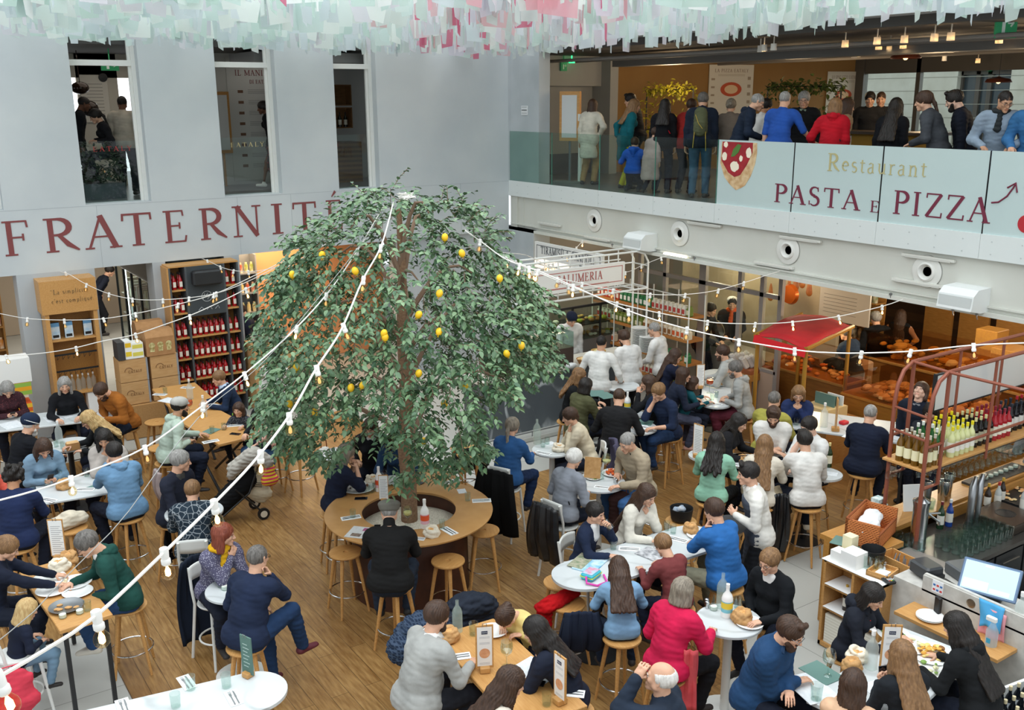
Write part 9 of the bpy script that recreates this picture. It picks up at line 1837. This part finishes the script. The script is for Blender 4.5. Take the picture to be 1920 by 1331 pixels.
bag(10,965,.25,'black handbag with steel buckles at the left edge','#141517',.3,.35);o=bag(25,1300,.3,'coral red bag at the bottom left corner','#e04558',.4,.35,handle='#c93a4c')
r=thing('pushchair','black folded pushchair with cream wheels beside the oak table','pushchair',tuple(at(455,975,0)[:2])+(0,),vaz(0,0)+.5);Vq,Qq=nets([cone((-.3,.1,.25),(.15,.1,.6),.14,.16,flat=(V3(1,0,0),1)),cone((.1,.1,.6),(.15,.1,.85),.15,.12)],.018,k=.05);mkobj('seat',wrinkle(Vq,Qq,.006),Qq,cloth('#15171a'),r)
b=MB()
for y in(-.12,.3): b.tube([(-.38,y,.12),(.1,y,.45),(.3,y,.95)],.014,6);b.tube([(.28,y,.1),(-.1,y,.55)],.014,6)
b.tube([(.3,-.12,.95),(.3,.3,.95)],.016,6);b.obj('frame',IRON,r,smooth=True)
for x,y in ((-.38,-.14),(-.38,.32),(.28,-.14),(.28,.32)): b=MB();M=Matrix.Translation((x,y,.09))@Matrix.Rotation(PI/2,4,'X');b.lathe([(.05,-.02),(.088,-.02),(.09,0),(.088,.02),(.05,.02)],n=20,M=M);b.mi=1;b.lathe([(0,.024),(.052,.022),(.052,-.022),(0,-.024)],n=16,M=M);b.obj('wheel',[BLACK,mat('#d9d2c0',.5)],r,smooth=True)
P=at(470,868,.9);Vq,Qq=nets([cone((-.25,0,-.12),(.05,0,.08),.09,.12),cone((.05,0,.05),(.22,.05,-.05),.13,.1),cone((-.2,-.05,-.1),(-.28,-.05,-.22),.08,.06)],.014);o=mkobj('puffer_jacket',wrinkle(Vq,Qq,.009),Qq,cloth('#b7b2a8'));o.location=(P[0],P[1],.95);o.rotation_euler=(0,0,vaz(0,0));tag(o,'pale grey puffer jacket thrown over the pushchair handle','coat')
drape(PP[16][0],'navy coat hanging under the oak table beside the mint hoodie','#161d2c',.8,.4,dx=.42,off=.25,top=.95);drape(PP[16][0],'pinkish grey jacket hanging from the stool of the mint hoodie','#b9a9a8',.5,.2,dx=.25,off=-.12,top=.78)
b=WCH.put((CH12.location.x,CH12.location.y,0),CH12.rotation_euler[2],label='white bar chair under the blond child at the left edge')
# extra stools seen empty or half hidden
for x,y,t in ((1052,1050+40,'beside the bright red coat') ,(294,790,'left of the empty oak table, by the crates'),(303,838,'behind the mint hoodie stool'),(868,838,'behind the round oak table near the dark jacket'),(560,835,'hidden under the leaves left of the tree'),(1250,790,'behind the navy v-neck')): stoolpx(x,y,'empty round oak bar stool '+t)
drape(stoolpx(880,850,'oak bar stool carrying the dark jacket right of the tree',rz=vaz(0,0)),'dark grey jacket heaped on the stool right of the tree','#26282b',.35,.5,top=.85,off=.1)
# held things
def held(key,p,label,sd=1,off=(0,.06,.0),rot=(0,0,0),scale=1.1):
    root,inf=PP[key] if not isinstance(key,tuple) else key;T=inf['A'][sd][2];o=p.put(wpt(root,T+V3(*off)),root.rotation_euler[2],label=label,scale=scale);o.rotation_euler=(rot[0],rot[1],root.rotation_euler[2]+rot[2]);return o
held(34,WINE['r'],'wine glass raised to the lips of the bald man',-1,off=(.03,.0,-.02),rot=(R(75),0,0),scale=1.2);held(38,TUMB,'tumbler held to the mouth by the boy in navy and white',-1,off=(.02,.04,0),rot=(R(50),0,0),scale=1.2)
held(45,PHONE,'phone held up by the person in the black top',1,off=(-.05,.05,.02),rot=(R(80),0,0),scale=1.2);held(6,PHONE,'phone in both hands of the denim shirt',1,off=(-.05,.06,.05),rot=(R(50),0,0));held(1,PHONE,'phone in the hands of the floral blouse',1,off=(-.05,.06,.03),rot=(R(35),0,0))
w_=[o for o in bpy.data.objects if o.get('label','').startswith('person waiter in a white shirt and grey apron')][0];o=L_((0,.0),(.17,0),(.19,.02),(.185,.02),(.165,.006),(0,.006),n=32).obj('serving_tray',BLACK,smooth=True);o.location=wpt(w_,(-.12,.38,1.18));o.rotation_euler=(.15,-.2,0);tag(o,'round black serving tray carried by the waiter in the apron','tray')
w_=[o for o in bpy.data.objects if o.get('label','').startswith('person in a grey t-shirt and jeans')][0];o=L_((0,.0),(.19,0),(.21,.02),(.205,.02),(.185,.006),(0,.006),n=32).obj('serving_tray',mat('#2a2c2c',.5),smooth=True);o.location=wpt(w_,(0,.45,1.12));tag(o,'round dark serving tray carried at the right edge','tray')
b=MB();
t=PP[47];b=MB();M_=Matrix.Translation(Vector(t[1]['chest'])+Vector((-.05,.135,-.02)))@Matrix.Rotation(PI/2+.2,4,'X');
for k,ch in enumerate('NAS'):
    for pts,wd in GL[ch][1]: strip(b,[(p_[0]+k*1.0,p_[1]) for p_ in pts],wd,M_@Matrix.Scale(.04,4)@Matrix.Translation((-1.0,0,0)),.1)
b.obj('chest_lettering',RED,t[0])
# shawl of the pink jacket
r_=PP[35][0];P=wpt(r_,(.2,.05,.95));b=MB();V=[];n,m_=6,14
for j in range(m_):
    v=j/(m_-1)
    for i in range(n): u=i/(n-1)-.5;V.append((u*(.16+.05*v),.02*math.sin(u*14+v*5),.15-.62*v))
b.add(V,[(j*n+i,j*n+i+1,(j+1)*n+i+1,(j+1)*n+i) for j in range(m_-1) for i in range(n-1)]);o=b.obj('shawl',cloth('#dd5a60'),smooth=True);o.modifiers.new('s','SOLIDIFY').thickness=.02;o.location=P;o.rotation_euler=(0,0,r_.rotation_euler[2]+.6);tag(o,'coral shawl hanging from the hip of the hot pink jacket','scarf')
